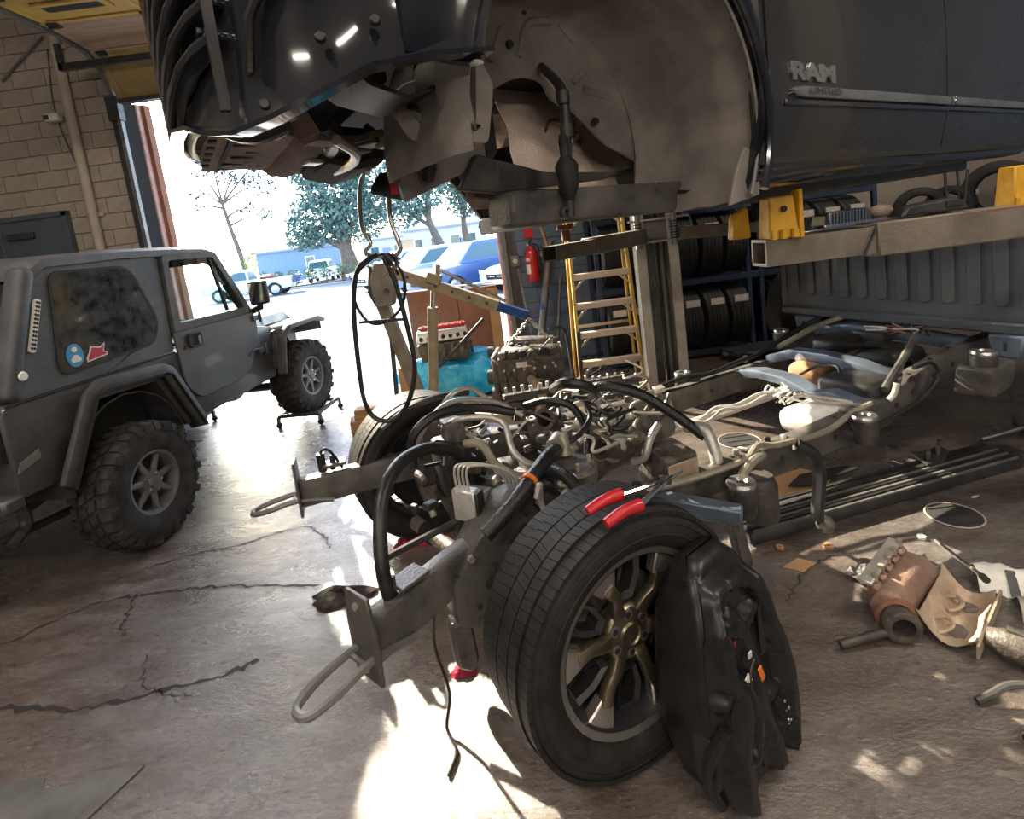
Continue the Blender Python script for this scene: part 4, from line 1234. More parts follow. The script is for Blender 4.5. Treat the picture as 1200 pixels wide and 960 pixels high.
# --- doors
def door_panel(x0, x1, name, zlist, lower=True):
    rows = []
    for z in zlist:
        rows.append([(x0 + (x1 - x0) * j / 8 + (.012 if j == 0 and z < 1.9 else 0), side_y(z) - .004, z) for j in range(9)])
    d = MB().grid(rows).build(name, 'dusty_black', B, solid=.025, smooth=50)
    return d
zl = [1.805, 1.83, 1.90, 1.98, 2.03, 2.10, 2.2, 2.35, 2.55, 2.75, 2.93]
D1 = door_panel(.582, 1.990, 'front_door', zl)
D2 = door_panel(1.998, 3.20, 'rear_door', zl)
MB().box((1.9, YS + .04, 2.37), (2.7, .02, 1.1)).build('door_opening', 'car_under', B)
for D, a, b in ((D1, .69, 1.985), (D2, 2.003, 3.20)):
    rows = []
    for x, hz in ([(a, .006), (a + .03, .016), (a + .09, .022)] if a < 1 else [(a, .022)]) + [(a + .1 + (b - a - .1) * k / 4, .022) for k in range(5)]:
        rows.append([(x, YS - .004, 2.045 + hz), (x, YS - .020, 2.045 + hz * .7), (x, YS - .024, 2.045), (x, YS - .020, 2.045 - hz * .8), (x, YS - .002, 2.045 - hz)])
    MB().grid(rows).build('chrome_moulding', 'brushed', D, solid=.004, smooth=50)
    # black step under the moulding
    MB().beam([(a - .03, YS - .006, 2.012), (b, YS - .010, 2.010)], .012, .022).build('moulding_base', 'gloss_black', D, bevel=.004)
MB().box((2.035, YS - .026, 2.045), (.03, .006, .034)).build('moulding_clip', 'chrome', D2, bevel=.003)
text_part('maker_badge', 'RAM', .078, 'brushed', D1, frame4((.702, YS - .008, 2.085), (1, 0, 0), (0, 0, 1)), .003, wscale=1.78, bold=.0035, label='silver raised three-letter maker badge')
text_part('trim_lettering', 'LIMITED', .031, 'steel_dark', D1, frame4((.775, YS - .0268, 2.036), (1, 0, 0), (0, 0, 1)), .0004, wscale=1.9, label='small dark lettering on the moulding')
# rocker below the doors
rows = []
for x in (.52, .56, 1.2, 2.2, 3.3):
    zb = 1.742 + (x - .54) * .015
    rows.append([(x, YS + .05, zb + .075), (x, YS + .035, zb + .06), (x, YS + .04, zb + .025), (x, YS + .075, zb + .004), (x, YS + .14, zb), (x, YS + .34, zb + .03)])
MB().grid(rows).build('rocker_panel', 'gloss_black', B, solid=.012, smooth=60)
MB().beam([(.56, YS + .042, 1.795), (3.3, YS + .044, 1.83)], .02, .012).build('sill_strip', 'rubber', B)
# upper cab, hood and roof keep the light out from above
cabo = [(.45, 2.92), (.95, 3.50), (1.5, 3.58), (2.8, 3.56), (3.35, 2.92)]
MB().loft([[(x, -.98 + (z - 2.92) * .3, z) for x, z in cabo], [(x, .98 - (z - 2.92) * .3, z) for x, z in cabo]]).build('cab_roof', 'gloss_black', B)
MB().loft([[(-.95, -.8, 2.72), (-.95, .8, 2.72), (.55, .98, 2.92), (.55, -.98, 2.92)], [(-.9, -.75, 2.80), (-.9, .75, 2.80), (.55, .9, 2.98), (.55, -.9, 2.98)]]).build('hood', 'gloss_black', B, bevel=.03)
MB().box((3.32, 0, 2.4), (.04, 1.95, 1.2)).build('cab_back', 'gloss_black', B)
# --- front end: bumper skin that hangs a little lower on the near side
plan = [(-.47, -1.035), (-.60, -1.03), (-.72, -1.015), (-.81, -.985), (-.875, -.93), (-.92, -.86), (-.95, -.75), (-.975, -.55), (-.99, -.25), (-.99, 0), (-.98, .3), (-.95, .6), (-.9, .8), (-.8, .95), (-.6, 1.0)]
zbot = [2.085, 2.07, 2.045, 2.0, 1.972, 1.965, 1.99, 2.05, 2.11, 2.14, 2.16, 2.19, 2.2, 2.2, 2.22]
rows = []
for dz, ins in ((.0, .045), (.0, .012), (.02, .0), (.12, -.012), (.25, -.016), (.38, .0), (.50, .02), (.62, .05)):
    row = []
    for i, ((x, y), zb) in enumerate(zip(plan, zbot)):
        px, py = plan[max(i - 1, 0)], plan[min(i + 1, len(plan) - 1)]
        t = V((py[0] - px[0], py[1] - px[1])).normalized()
        nn = V((t.y, -t.x)) * -1
        row.append((x - nn.x * -ins, y - nn.y * -ins, zb + dz * (1 if zb < 2.06 else (2.66 - zb) / .62)))
    rows.append(row)
BP = MB().grid(rows).build('front_bumper', 'gloss_black', B, solid=.01, smooth=50)
MB().tube([(x, y - .002, z - .002) for (x, y), z in list(zip(plan, zbot))[:6]], .0045, n=6).build('bumper_edge_trim', 'brushed', BP)
# raised flange of the bumper end running up to the headlight
MB().beam([(-.915, -.895, 2.06), (-.90, -.915, 2.16), (-.865, -.95, 2.22), (-.80, -1.0, 2.262), (-.66, -1.035, 2.30), (-.5, -1.05, 2.33)], .02, .035, up=(0, 1, 0)).build('fascia_flange', 'dusty_black', BP, bevel=.006)
MB().beam([(-.955, -.80, 2.02), (-.955, -.80, 2.12), (-.95, -.80, 2.45)], .02, .02, up=(0, 1, 0)).build('fascia_seam', 'dusty_black', BP)
for (x, y, z) in ((-.905, -.945, 1.995), (-.80, -1.005, 2.10), (-.70, -1.03, 2.13)):
    MB().lathe([(0, .012), (.008, .012), (.011, .0)], (x, y, z), (-.3, -1, 0), 10).build('parking_sensor', 'plastic', BP)
# grille: stacked glossy bars round the nose
GR = MB().loft([[(-.84, -.75, 2.2), (-.84, .8, 2.25), (-.84, .8, 2.75), (-.84, -.75, 2.75)], [(-.90, -.7, 2.2), (-.92, .75, 2.25), (-.90, .75, 2.75), (-.90, -.7, 2.75)]]).build('grille', 'car_under', B)
for k in range(8):
    z = 2.17 + k * .066
    MB().beam([(-.93, -.80, z), (-.965, -.70, z), (-.99, -.56, z + .004), (-1.005, -.35, z + .01), (-1.01, 0, z + .02), (-1.0, .4, z + .03), (-.96, .64, z + .04)], .05, .026).build('grille_bar', 'gloss_black', GR, bevel=.01, seg=2)
for k in range(5):
    MB().beam([(-.985, -.5 + k * .24, 2.2), (-.97, -.5 + k * .24, 2.66)], .02, .03, up=(0, 1, 0)).build('grille_rib', 'gloss_black', GR, bevel=.006)
for z in (2.19, 2.27, 2.33):
    MB().box((-.965, -.74, z), (.02, .04, .010)).build('grille_bright', 'chrome', GR)
# lower skid panel and valance
z0 = 2.115
sk_front = [(-.935, .42), (-.955, .20), (-.955, -.10), (-.935, -.32), (-.89, -.34), (-.89, .44)]
SKD = bpy.data.objects.new('skid_shield', None)
COL.objects.link(SKD)
SKD.parent = B
MB().prism(sk_front, (0, 0, z0 - .03), EX, (0, -1, 0), (0, 0, .012)).build('shield_nose', 'dusty_panel', SKD)
rows = []
for x, dz in ((-.88, -.020), (-.80, -.028), (-.72, -.036), (-.70, -.058), (-.64, -.068), (-.62, -.052), (-.56, -.06), (-.52, -.06)):
    hw = .34 - .2 * max(0, x + .62)
    rows.append([(x, -hw + .02, z0 + dz), (x, -hw * .5, z0 + dz - .004), (x, 0, z0 + dz), (x, hw * .5, z0 + dz - .004), (x, hw, z0 + dz + .01)])
MB().grid(rows).build('shield_pan', 'dusty_panel', SKD, solid=.006, smooth=40)
MB().bar((-.886, -.42, z0 - .03), (-.886, .34, z0 - .02), .014, .02).build('shield_divider', 'car_under', SKD)
for k in range(6):
    MB().box((-.935, -.32 + k * .10, z0 - .032), (.022, .03, .008)).build('shield_slot', 'car_under', SKD)
for (x, y) in ((-.84, -.16), (-.83, .04), (-.79, -.05), (-.78, .12), (-.85, .16), (-.76, -.22)):
    MB().box((x, y, z0 - .034), (.07, .016, .006)).build('shield_slot', 'car_under', SKD)
MB().tube([(x + .02, y * .96 + .01, z - .002) for (x, y), z in list(zip(plan, zbot))[4:13]], .012, n=8, k=3).build('air_dam', 'plastic', BP)
MB().beam([(-.94, -.52, 2.07), (-.92, -.66, 2.03), (-.88, -.78, 2.0), (-.85, -.86, 2.0)], .05, .012).build('valance_bracket', 'dusty_panel', BP)
# under-nose hardware: washer bottle, brackets, radiator support, hoses
MB().loft([[(-.88, -.62, 2.30), (-.74, -.62, 2.30), (-.74, -.48, 2.30), (-.88, -.48, 2.30)], [(-.87, -.62, 2.08), (-.76, -.62, 2.08), (-.76, -.48, 2.08), (-.87, -.48, 2.08)], [(-.85, -.58, 2.02), (-.79, -.58, 2.02), (-.79, -.50, 2.02), (-.85, -.50, 2.02)]]).build('washer_bottle', 'house_pale', B, bevel=.02)
MB().beam([(-.70, -.60, 2.17), (-.76, -.60, 2.15), (-.78, -.60, 2.08), (-.75, -.60, 2.01)], .06, .012, up=(0, 1, 0)).build('hanger_bracket', 'dusty_panel', B)
MB().box((-.58, .1, 2.24), (.10, 1.5, .22)).build('radiator_support', 'car_under', B, bevel=.02)
RS = MB().tube([(-.70, -.55, 2.06), (-.62, -.40, 2.05), (-.58, -.1, 2.06), (-.56, .3, 2.1)], .028, n=8).build('lower_hose', 'hose', B)
MB().tube([(-.66, -.52, 2.02), (-.58, -.42, 2.0), (-.54, -.2, 2.0), (-.53, .2, 2.03)], .016, n=8).build('cooler_line', 'aluminium', B)
MB().beam([(-.72, -.48, 2.03), (-.60, -.44, 2.03), (-.50, -.40, 2.06)], .07, .02).build('support_arm', 'dusty_panel', B)
for k in range(9):
    p = V((random.uniform(-.70, -.45), random.uniform(-.5, .1), random.uniform(2.0, 2.1)))
    MB().box(p, (random.uniform(.03, .09), random.uniform(.03, .08), random.uniform(.015, .04)), rz=random.uniform(0, 3)).build('loose_clip', random.choice(['aluminium', 'dark_metal', 'dusty_panel', 'cast']), B, bevel=.004)
# curved liner strip under the front edge of the fender
MB().beam([(-.80, -.86, 2.12), (-.70, -.84, 2.05), (-.60, -.82, 2.03), (-.50, -.82, 2.06), (-.44, -.84, 2.12)], .16, .010).build('fender_lip_liner', 'plastic', B)
MB().tube([(-.50, -.80, 2.16), (-.50, -.72, 2.02), (-.42, -.60, 1.97), (-.40, -.52, 1.90)], .02, n=8).build('drain_hose', 'hose', B)
MB().prism([(-.62, 2.02), (-.50, 1.99), (-.40, 2.01), (-.36, 2.12), (-.58, 2.14)], (0, -.2, 0), EX, EZ, (0, .4, 0)).build('air_duct', 'car_under', B, bevel=.02)
# ================================================================ ROLLING CHASSIS UNDER THE BODY
CL = V((.6, 2.7, 0))
CH = thing('truck_chassis', 'bare pickup ladder chassis with front wheels, hoses and transmission, on the floor', 'chassis', CL)
def W(*p):
    return V(p if len(p) > 1 else p[0]) - CL
def WS(pts):
    return [V(p) - CL for p in pts]
nearR = [(-.60, 1.55, .475), (-.31, 1.88, .495), (.10, 2.08, .49), (.42, 2.21, .45), (.70, 2.33, .425), (1.45, 2.63, .425), (2.0, 2.88, .44), (2.32, 3.02, .54), (2.72, 3.2, .60), (3.5, 3.55, .60)]
farR = [(-1.25, 2.70, .485), (-.83, 2.83, .49), (-.2, 3.05, .475), (.3, 3.25, .44), (1.1, 3.57, .425), (1.95, 3.95, .43), (2.4, 4.17, .54), (2.8, 4.36, .60), (3.5, 4.7, .60)]
RN = MB().beam(WS(nearR), .085, [.15, .15, .16, .15, .15, .16, .16, .15, .14, .14]).build('frame_rail', 'frame_metal', CH, bevel=.012, seg=2)
RF = MB().beam(WS(farR), .085, [.15, .15, .16, .16, .16, .16, .15, .14, .14]).build('frame_rail', 'frame_metal', CH, bevel=.012, seg=2)
# holes and gussets along the outer web
for RR, pts in ((RN, nearR), (RF, farR)):
    for i in range(3, 8 if RR is RN else 7):
        a, b = V(pts[i]), V(pts[i + 1])
        d = (b - a).normalized()
        s = V((d.y, -d.x, 0)).normalized()
        for f in (.25, .7):
            c = a + (b - a) * f
            MB().cyl(W(c + s * .041), W(c + s * .046), .016, n=12).build('rail_hole', 'car_under', RR)
            c2 = a + (b - a) * (f + .1) + V((0, 0, .078))
            MB().cyl(W(c2), W(c2 + V((0, 0, .004))), .012, n=10).build('rail_hole', 'car_under', RR)
MB().box(W(1.18, 2.485, .44), (.07, .004, .045), rz=R(22)).build('white_tag', 'label_white', RN)
# front plates and tow hooks
for pts, RR, nm in (([(-.60, 1.55, .50), (-.31, 1.88, .50)], RN, 'n'), ([(-1.25, 2.70, .52), (-.83, 2.83, .52)], RF, 'f')):
    a, b = V(pts[0]), V(pts[1])
    d = (a - b).normalized()
    MB().prism([(-.07, -.15), (.07, -.15), (.08, .02), (.06, .15), (-.06, .15), (-.08, .02)], W(a), d.cross(V((0, 0, 1))), (0, 0, 1), d * .014).build('bumper_plate', 'frame_metal', RR, bevel=.003)
    for z in (-.11, .11):
        MB().cyl(W(a + d * .014 + V((0, 0, z))), W(a + d * .024 + V((0, 0, z))), .012, n=6).build('plate_bolt', 'zinc', RR)
    s = d.cross(V((0, 0, 1)))
    hk = [a - d * .16 + s * .045 + V((0, 0, -.10)), a + d * .02 + s * .05 + V((0, 0, -.06)), a + d * .14 + s * .055 + V((0, 0, -.07)), a + d * .225 + s * .035 + V((0, 0, -.08)), a + d * .245 + V((0, 0, -.082)), a + d * .225 - s * .035 + V((0, 0, -.08)), a + d * .14 - s * .05 + V((0, 0, -.07)), a + d * .02 - s * .045 + V((0, 0, -.06)), a - d * .16 - s * .04 + V((0, 0, -.10))]
    MB().tube(WS(hk), .0145, n=8, k=4).build('tow_hook', 'steel_grey', RR)
    MB().bar(W(a + d * .04 + s * .05 + V((0, 0, -.062))), W(a + d * .04 - s * .05 + V((0, 0, -.062))), .012, .012).build('hook_bridge', 'steel_grey', RR)
    # studs and clamp stack standing on the horn
    q = a - d * .13 + V((0, 0, .075))
    MB().cyl(W(q), W(q + V((0, 0, .05))), .008, n=8).build('stud', 'dark_metal', RR)
    MB().box(W(q - d * .06 + V((0, 0, .008))), (.12, .09, .014), rz=math.atan2(d.y, d.x)).build('horn_pad', 'frame_metal', RR, bevel=.003)
    MB().prism([(-.05, .08), (.05, .08), (.04, -.10), (.01, -.16), (-.04, -.10)], W(b + V((0, 0, -.09)) + s * .05), d, (0, 0, 1), s * .02).build('horn_gusset', 'dark_metal', RR, bevel=.004)
# plug cluster on the far horn
q = V((-1.13, 2.74, .57))
PC = MB().cyl(W(q), W(q + V((.0, 0, .10))), .022, n=12).build('plug', 'plastic', RF)
MB().cyl(W(q + V((.05, .01, 0))), W(q + V((.06, .01, .08))), .014, n=10).tube(WS([q + V((0, 0, .10)), q + V((.03, 0, .125)), q + V((.06, .01, .09)), q + V((.1, .02, .0))]), .008, n=6).build('plug_lead', 'hose', PC)
# crossmembers
def xmem(pts, w, h, name='crossmember', m='frame_blue', bevel=.012):
    return MB().beam(WS(pts), w, h).build(name, m, CH, bevel=bevel, seg=2)
xmem([(-.10, 2.02, .30), (-.22, 2.30, .22), (-.36, 2.60, .22), (-.50, 2.92, .30)], .14, .08, 'engine_crossmember', 'dark_metal')
xmem([(.35, 2.22, .34), (.22, 2.55, .26), (.08, 2.95, .28), (-.02, 3.12, .36)], .16, .06, 'transmission_crossmember', 'dark_metal')
xmem([(1.92, 2.82, .49), (1.84, 3.02, .52), (1.80, 3.16, .48), (1.74, 3.36, .53), (1.68, 3.6, .52), (1.60, 3.79, .48)], .12, .06)
xmem([(2.22, 2.98, .55), (2.12, 3.2, .61), (2.06, 3.42, .62), (1.98, 3.7, .60), (1.90, 3.9, .52)], .11, .07)
xmem([(2.80, 3.24, .66), (2.68, 3.5, .68), (2.52, 3.86, .69), (2.42, 4.14, .64)], .15, .07)
# body mounts: bracket, rubber puck, bright washer
def body_mount(p, out, h=.13):
    p = V(p)
    out = V(out).normalized()
    t = MB().lathe([(.02, -h), (.05, -h), (.058, -h * .8), (.062, -.02), (.058, 0), (.0, 0)], W(p), (0, 0, 1), 18).build('body_mount', 'dark_metal', CH)
    MB().lathe([(.018, .0), (.058, .0), (.062, .012), (.056, .024), (.028, .026), (.018, .016)], W(p), (0, 0, 1), 20, closed=True).build('mount_washer', 'brushed', t)
    MB().prism([(-.06, 0), (.06, 0), (.05, .09), (-.05, .09)], W(p - out * .11 + V((0, 0, -h * .75))), V((-out.y, out.x, 0)), out, (0, 0, .03)).build('mount_bracket', 'frame_metal', t, bevel=.004)
body_mount((.87, 2.12, .52), (.4, -.9, 0))
body_mount((1.73, 2.60, .53), (.4, -.9, 0))
body_mount((2.53, 2.80, .72), (.4, -.9, 0), .2)
body_mount((1.17, 3.74, .53), (-.4, .9, 0))
body_mount((2.10, 4.12, .66), (-.4, .9, 0))
body_mount((2.95, 4.55, .72), (-.4, .9, 0))
# rear spring perch: big stamped tower behind the kick-up
MB().loft([[W(2.40, 2.86, .50), W(2.66, 2.98, .50), W(2.74, 2.84, .50), W(2.50, 2.70, .50)], [W(2.42, 2.86, .66), W(2.64, 2.96, .68), W(2.74, 2.82, .66), W(2.46, 2.68, .66)]]).build('spring_perch', 'frame_metal', CH, bevel=.02, seg=2)
MB().lathe([(.02, .006), (.05, .006), (.055, 0)], W(2.24, 2.945, .545), (.38, -.92, 0), 16).build('rail_bushing', 'dark_metal', CH)
MB().tube(WS([(1.90, 2.78, .40), (2.10, 2.86, .42), (2.28, 2.92, .47), (2.40, 2.95, .58), (2.36, 2.95, .66), (2.22, 2.90, .66)]), .011, n=6).build('brake_hose', 'hose', CH)
MB().tube(WS([(2.02, 2.86, .57), (2.12, 2.93, .62), (2.26, 3.03, .68), (2.46, 3.2, .75)]), .022, n=8).build('filler_pipe', 'frame_metal', CH)
MB().tube(WS([(2.05, 2.80, .62), (2.03, 2.80, .56), (2.0, 2.80, .53)]), .016, n=8).build('filler_elbow', 'aluminium', CH)
# tanks between the rails
def slab(c, sx, sy, sz, rz, m, name, bev=.04):
    mb = MB().box((0, 0, 0), (sx, sy, sz))
    mb.tf(MX.Translation(W(c)) @ MX.Rotation(rz, 4, 'Z'))
    return mb.build(name, m, CH, bevel=bev, seg=3)
T1 = slab((2.08, 3.10, .50), .46, .34, .20, R(24), 'plastic', 'fuel_tank')
slab((2.46, 3.42, .54), .36, .30, .22, R(24), 'plastic', 'evaporative_canister', .07)
T2 = slab((1.70, 2.93, .44), .44, .26, .14, R(24), 'white', 'fuel_tank_shield', .05)
MB().tube(WS([(1.55, 3.03, .50), (1.62, 3.0, .545), (1.70, 2.95, .54), (1.82, 2.83, .53)]), .012, n=6).build('tank_pipe', 'aluminium', T2)
MB().tube(WS([(1.58, 3.05, .52), (1.60, 3.0, .56), (1.66, 2.98, .545), (1.70, 2.9, .53), (1.86, 2.80, .52)]), .009, n=6).build('tank_pipe', 'aluminium', T2)
slab((2.32, 3.74, .62), .34, .22, .12, R(24), 'plastic', 'vacuum_tank', .05)
slab((2.62, 3.72, .66), .34, .22, .07, R(24), 'dark_metal', 'heat_baffle', .01)
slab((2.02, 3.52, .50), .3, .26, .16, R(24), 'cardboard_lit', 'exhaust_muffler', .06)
MB().ball(W(2.0, 3.60, .58), (.07, .06, .06), jit=.06).build('muffler_wrap', 'white', CH)
# long prop shaft, brake lines and looms along the rails
MB().cyl(W(.70, 2.96, .42), W(1.90, 3.48, .44), .028, n=12).build('prop_shaft', 'aluminium', CH)
MB().cyl(W(.62, 2.92, .42), W(.72, 2.97, .42), .045, n=12).build('shaft_joint', 'dark_metal', CH)
MB().tube(WS([(.85, 3.0, .46), (1.02, 3.02, .47), (1.15, 3.10, .50), (1.28, 3.10, .50), (1.45, 3.16, .53), (1.55, 3.12, .54)]), .011, n=6).build('brake_line', 'aluminium', CH)
MB().tube(WS([(.88, 2.97, .46), (1.05, 2.98, .47), (1.18, 3.06, .50), (1.31, 3.06, .50), (1.47, 3.12, .53)]), .009, n=6).build('brake_line', 'aluminium', CH)
lp = [(.9, 3.52, .53), (1.15, 3.62, .55), (1.35, 3.70, .53), (1.6, 3.82, .55), (1.85, 3.95, .56), (2.05, 4.03, .62), (2.3, 4.1, .70), (2.6, 4.18, .78)]
MB().tube(WS(lp), .017, n=7).build('wiring_loom', 'tape', CH)
MB().tube(WS([(2.0, 3.98, .58), (2.1, 3.9, .66), (2.22, 3.92, .70), (2.4, 4.0, .72), (2.6, 3.95, .78)]), .02, n=8).build('vent_hose', 'zinc', CH)
MB().tube(WS([(2.0, 3.7, .57), (2.06, 3.60, .60), (2.2, 3.52, .66), (2.36, 3.40, .66), (2.44, 3.3, .62), (2.46, 3.2, .57)]), .020, n=8).build('tank_hose', 'hose', CH)
MB().tube(WS([(1.85, 3.42, .53), (1.93, 3.34, .60), (1.98, 3.22, .62), (1.94, 3.12, .57)]), .010, n=6).build('tank_hose', 'hose', CH)
nl = [(.42, 2.14, .54), (.72, 2.24, .52), (.98, 2.33, .53), (1.08, 2.40, .56), (1.2, 2.46, .52), (1.5, 2.56, .51), (1.72, 2.68, .54), (1.86, 2.74, .55)]
MB().tube(WS(nl), .015, n=7).build('wiring_loom', 'zinc', CH)
MB().tube(WS([(1.08, 2.36, .53), (1.0, 2.31, .52), (.94, 2.27, .48), (.93, 2.25, .40)]), .022, n=8).build('wiring_branch', 'zinc', CH)
MB().tube(WS([(1.30, 2.48, .50), (1.38, 2.47, .44), (1.40, 2.46, .34), (1.35, 2.40, .22), (1.33, 2.38, .15)]), .032, n=8).build('hanging_hose', 'hose', CH)
MB().lathe([(0, 0), (.03, 0), (.045, .03), (.03, .06), (0, .07)], W(1.36, 2.40, .10), (.3, -.5, .6), 12).build('hose_fitting', 'cast', CH)
MB().lathe([(0, .1), (.07, .1), (.085, .06), (.085, -.1), (0, -.1)], W(1.02, 2.30, .36), (0, 0, 1), 16).build('reservoir', 'dark_metal', CH)
# hose clips and bundles where looms cross the near rail
rc = random.Random(11)
for k in range(14):
    f = rc.uniform(0, 1)
    i = rc.randint(3, 5)
    c = V(nearR[i]) + (V(nearR[i + 1]) - V(nearR[i])) * f + V((rc.uniform(-.03, .03), rc.uniform(-.05, .05), .09))
    MB().box(W(c), (rc.uniform(.02, .05), rc.uniform(.015, .03), rc.uniform(.012, .03)), rz=rc.uniform(0, 3)).build('loom_clip', rc.choice(['plastic', 'zinc', 'aluminium']), CH, bevel=.003)
for k in range(9):
    a = V((1.50 + rc.uniform(0, .12), 3.10 + rc.uniform(-.1, .1), .50))
    MB().tube(WS([a, a + V((rc.uniform(-.06, .06), rc.uniform(-.06, .06), .06)), a + V((rc.uniform(-.1, .1), rc.uniform(-.1, .1), .02))]), .007, n=5).build('sensor_lead', rc.choice(['aluminium', 'hose', 'white']), CH)
for k in range(12):
    a = V((2.66 + rc.uniform(-.15, .1), 3.44 + rc.uniform(-.16, .16), .70))
    MB().tube(WS([a, a + V((rc.uniform(-.1, .1), rc.uniform(-.08, .08), .05)), a + V((rc.uniform(-.2, .2), rc.uniform(-.2, .2), .02))]), .006, n=5).build('loose_wire', rc.choice(['label_white', 'hose', 'rust', 'hose']), CH)
# square cut outrigger tube and lower control arms beside the near wheel
MB().bar(W(.50, 2.20, .47), W(.83, 2.03, .44), .075, .07).build('outrigger_tube', 'frame_blue', CH, bevel=.008)
MB().bar(W(.80, 2.06, .42), W(.81, 2.0, .24), .05, .06).build('outrigger_leg', 'dark_metal', CH, bevel=.006)
for a, b in (((.0, 2.02, .28), (.15, 1.74, .27)), ((.30, 2.12, .28), (.16, 1.74, .27)), ((-.35, 2.72, .28), (-.60, 2.98, .27)), ((-.1, 2.85, .28), (-.6, 2.98, .27))):
    MB().bar(W(a), W(b), .07, .05).build('control_arm', 'cast_dark', CH, bevel=.012)
for c in ((.12, 1.72, .42), (-.62, 2.97, .42)):
    K = MB().loft([[W(c) + V((-.05, -.05, -.2)), W(c) + V((.05, -.05, -.2)), W(c) + V((.05, .05, -.2)), W(c) + V((-.05, .05, -.2))], [W(c) + V((-.08, -.06, 0)), W(c) + V((.08, -.06, 0)), W(c) + V((.08, .06, 0)), W(c) + V((-.08, .06, 0))], [W(c) + V((-.03, -.03, .28)), W(c) + V((.03, -.03, .28)), W(c) + V((.03, .03, .28)), W(c) + V((-.03, .03, .28))]]).build('knuckle', 'cast', CH, bevel=.015)
# near shock tower: stamped box with holes, bolts and a bracket reaching down
tow = [(-.36, .30), (-.20, .22), (.10, .26), (.22, .40), (.20, .62), (.10, .72), (-.10, .70), (-.24, .60), (-.36, .46)]
ex_ = V((.90, .43, 0))
TW = MB().prism(tow, W(-.02, 1.93, 0), ex_, (0, 0, 1), V((-.43, .90, 0)) * .16).build('shock_tower', 'frame_metal', CH, bevel=.012, seg=2)
for (x, z, r_) in ((-.22, .42, .018), (-.05, .58, .022), (.08, .36, .02), (-.08, .34, .014), (.12, .56, .014), (-.27, .35, .012), (.02, .46, .012)):
    c = V((-.02, 1.93, 0)) + ex_ * x + V((0, 0, z))
    nn = V((.43, -.90, 0))
    MB().cyl(W(c), W(c + nn * .004), r_, n=12).build('tower_hole', 'car_under', TW)
for (x, z) in ((-.28, .55), (-.15, .63), (.02, .67), (.16, .48)):
    c = V((-.02, 1.93, 0)) + ex_ * x + V((0, 0, z))
    nn = V((.43, -.90, 0))
    MB().cyl(W(c), W(c + nn * .018), .014, n=6).build('tower_bolt', 'zinc', TW)
MB().prism([(-.05, .30), (.05, .32), (.06, .12), (.02, .08), (-.04, .12)], W(-.34, 1.80, 0), (.8, .3, 0), EZ, (-.03, .07, 0)).build('down_bracket', 'frame_metal', CH, bevel=.012)
MB().lathe([(.02, -.05), (.045, -.05), (.05, 0), (.045, .05), (.02, .05)], W(.02, 1.80, .50), (.5, -.85, 0), 16).build('bump_stop', 'rubber', CH)
# sway bar / curved black hose arching over the horns
MB().tube(WS([(-.52, 1.68, .48), (-.54, 1.64, .60), (-.545, 1.68, .74), (-.54, 1.78, .85), (-.50, 1.92, .90), (-.43, 2.08, .88), (-.36, 2.2, .82)]), .025, n=12).build('radiator_hose', 'hose', CH)
MB().tube(WS([(-.40, 2.18, .84), (-.34, 2.28, .78), (-.36, 2.4, .68), (-.40, 2.5, .56)]), .034, n=10).build('intake_duct', 'hose', CH)
MB().tube(WS([(-.66, 2.10, .42), (-.45, 2.06, .52), (-.2, 2.05, .62)]), .016, n=8).build('steering_tie_rod', 'hose', CH)
MB().cyl(W(-.62, 2.5, .34), W(-.2, 1.95, .34), .035, n=12).build('steering_rack', 'cast_dark', CH)
for c, d in (((-.56, 2.42, .34), (.6, -.8, 0)), ((-.26, 2.03, .34), (.6, -.8, 0))):
    for k in range(5):
        MB().lathe([(.03, 0), (.045, .008), (.03, .016)], W(V(c) + V(d).normalized() * .018 * k), d, 12).build('rack_boot', 'rubber', CH)
# ABS block with its looped pipes
ex2 = V((.86, -.5, 0)).normalized()
ey2 = V((.5, .86, 0)).normalized()
AB = MB().prism([(0, 0), (.11, 0), (.11, .13), (0, .13)], W(-.34, 2.0, .60), ex2, (0, 0, 1), ey2 * .05).build('abs_module', 'aluminium', CH, bevel=.006)
MB().prism([(.0, .01), (.13, .01), (.13, .10), (0, .10)], W(V((-.34, 2.0, .60)) + ey2 * .052), ex2, (0, 0, 1), ey2 * .07).build('abs_pump', 'cast', AB, bevel=.01)
MB().prism([(.11, .0), (.125, .0), (.125, .12), (.11, .12)], W(-.34, 2.0, .605), ex2, (0, 0, 1), ey2 * .05).build('abs_cover', 'plastic', AB, bevel=.003)
for k in range(4):
    b = V((-.33, 2.03, .72)) + ex2 * .02 * k + ey2 * .02
    MB().tube(WS([b, b + V((0, 0, .06)), b + V((.02, .01, .085)), b + ex2 * .10 + ey2 * .06 + V((0, 0, .075)), b + ex2 * .16 + ey2 * .10 + V((0, 0, .02)), b + ex2 * .18 + ey2 * .12 + V((0, 0, -.06))]), .006, n=6, k=4).build('brake_pipe', 'aluminium', AB)
for k in range(5):
    p = V((-.2, 2.0, .64)) + ex2 * rc.uniform(0, .14) + ey2 * rc.uniform(-.03, .08)
    MB().box(W(p), (.035, .03, .04), rz=rc.uniform(0, 3)).build('connector', rc.choice(['plastic', 'white', 'zinc']), AB, bevel=.004)
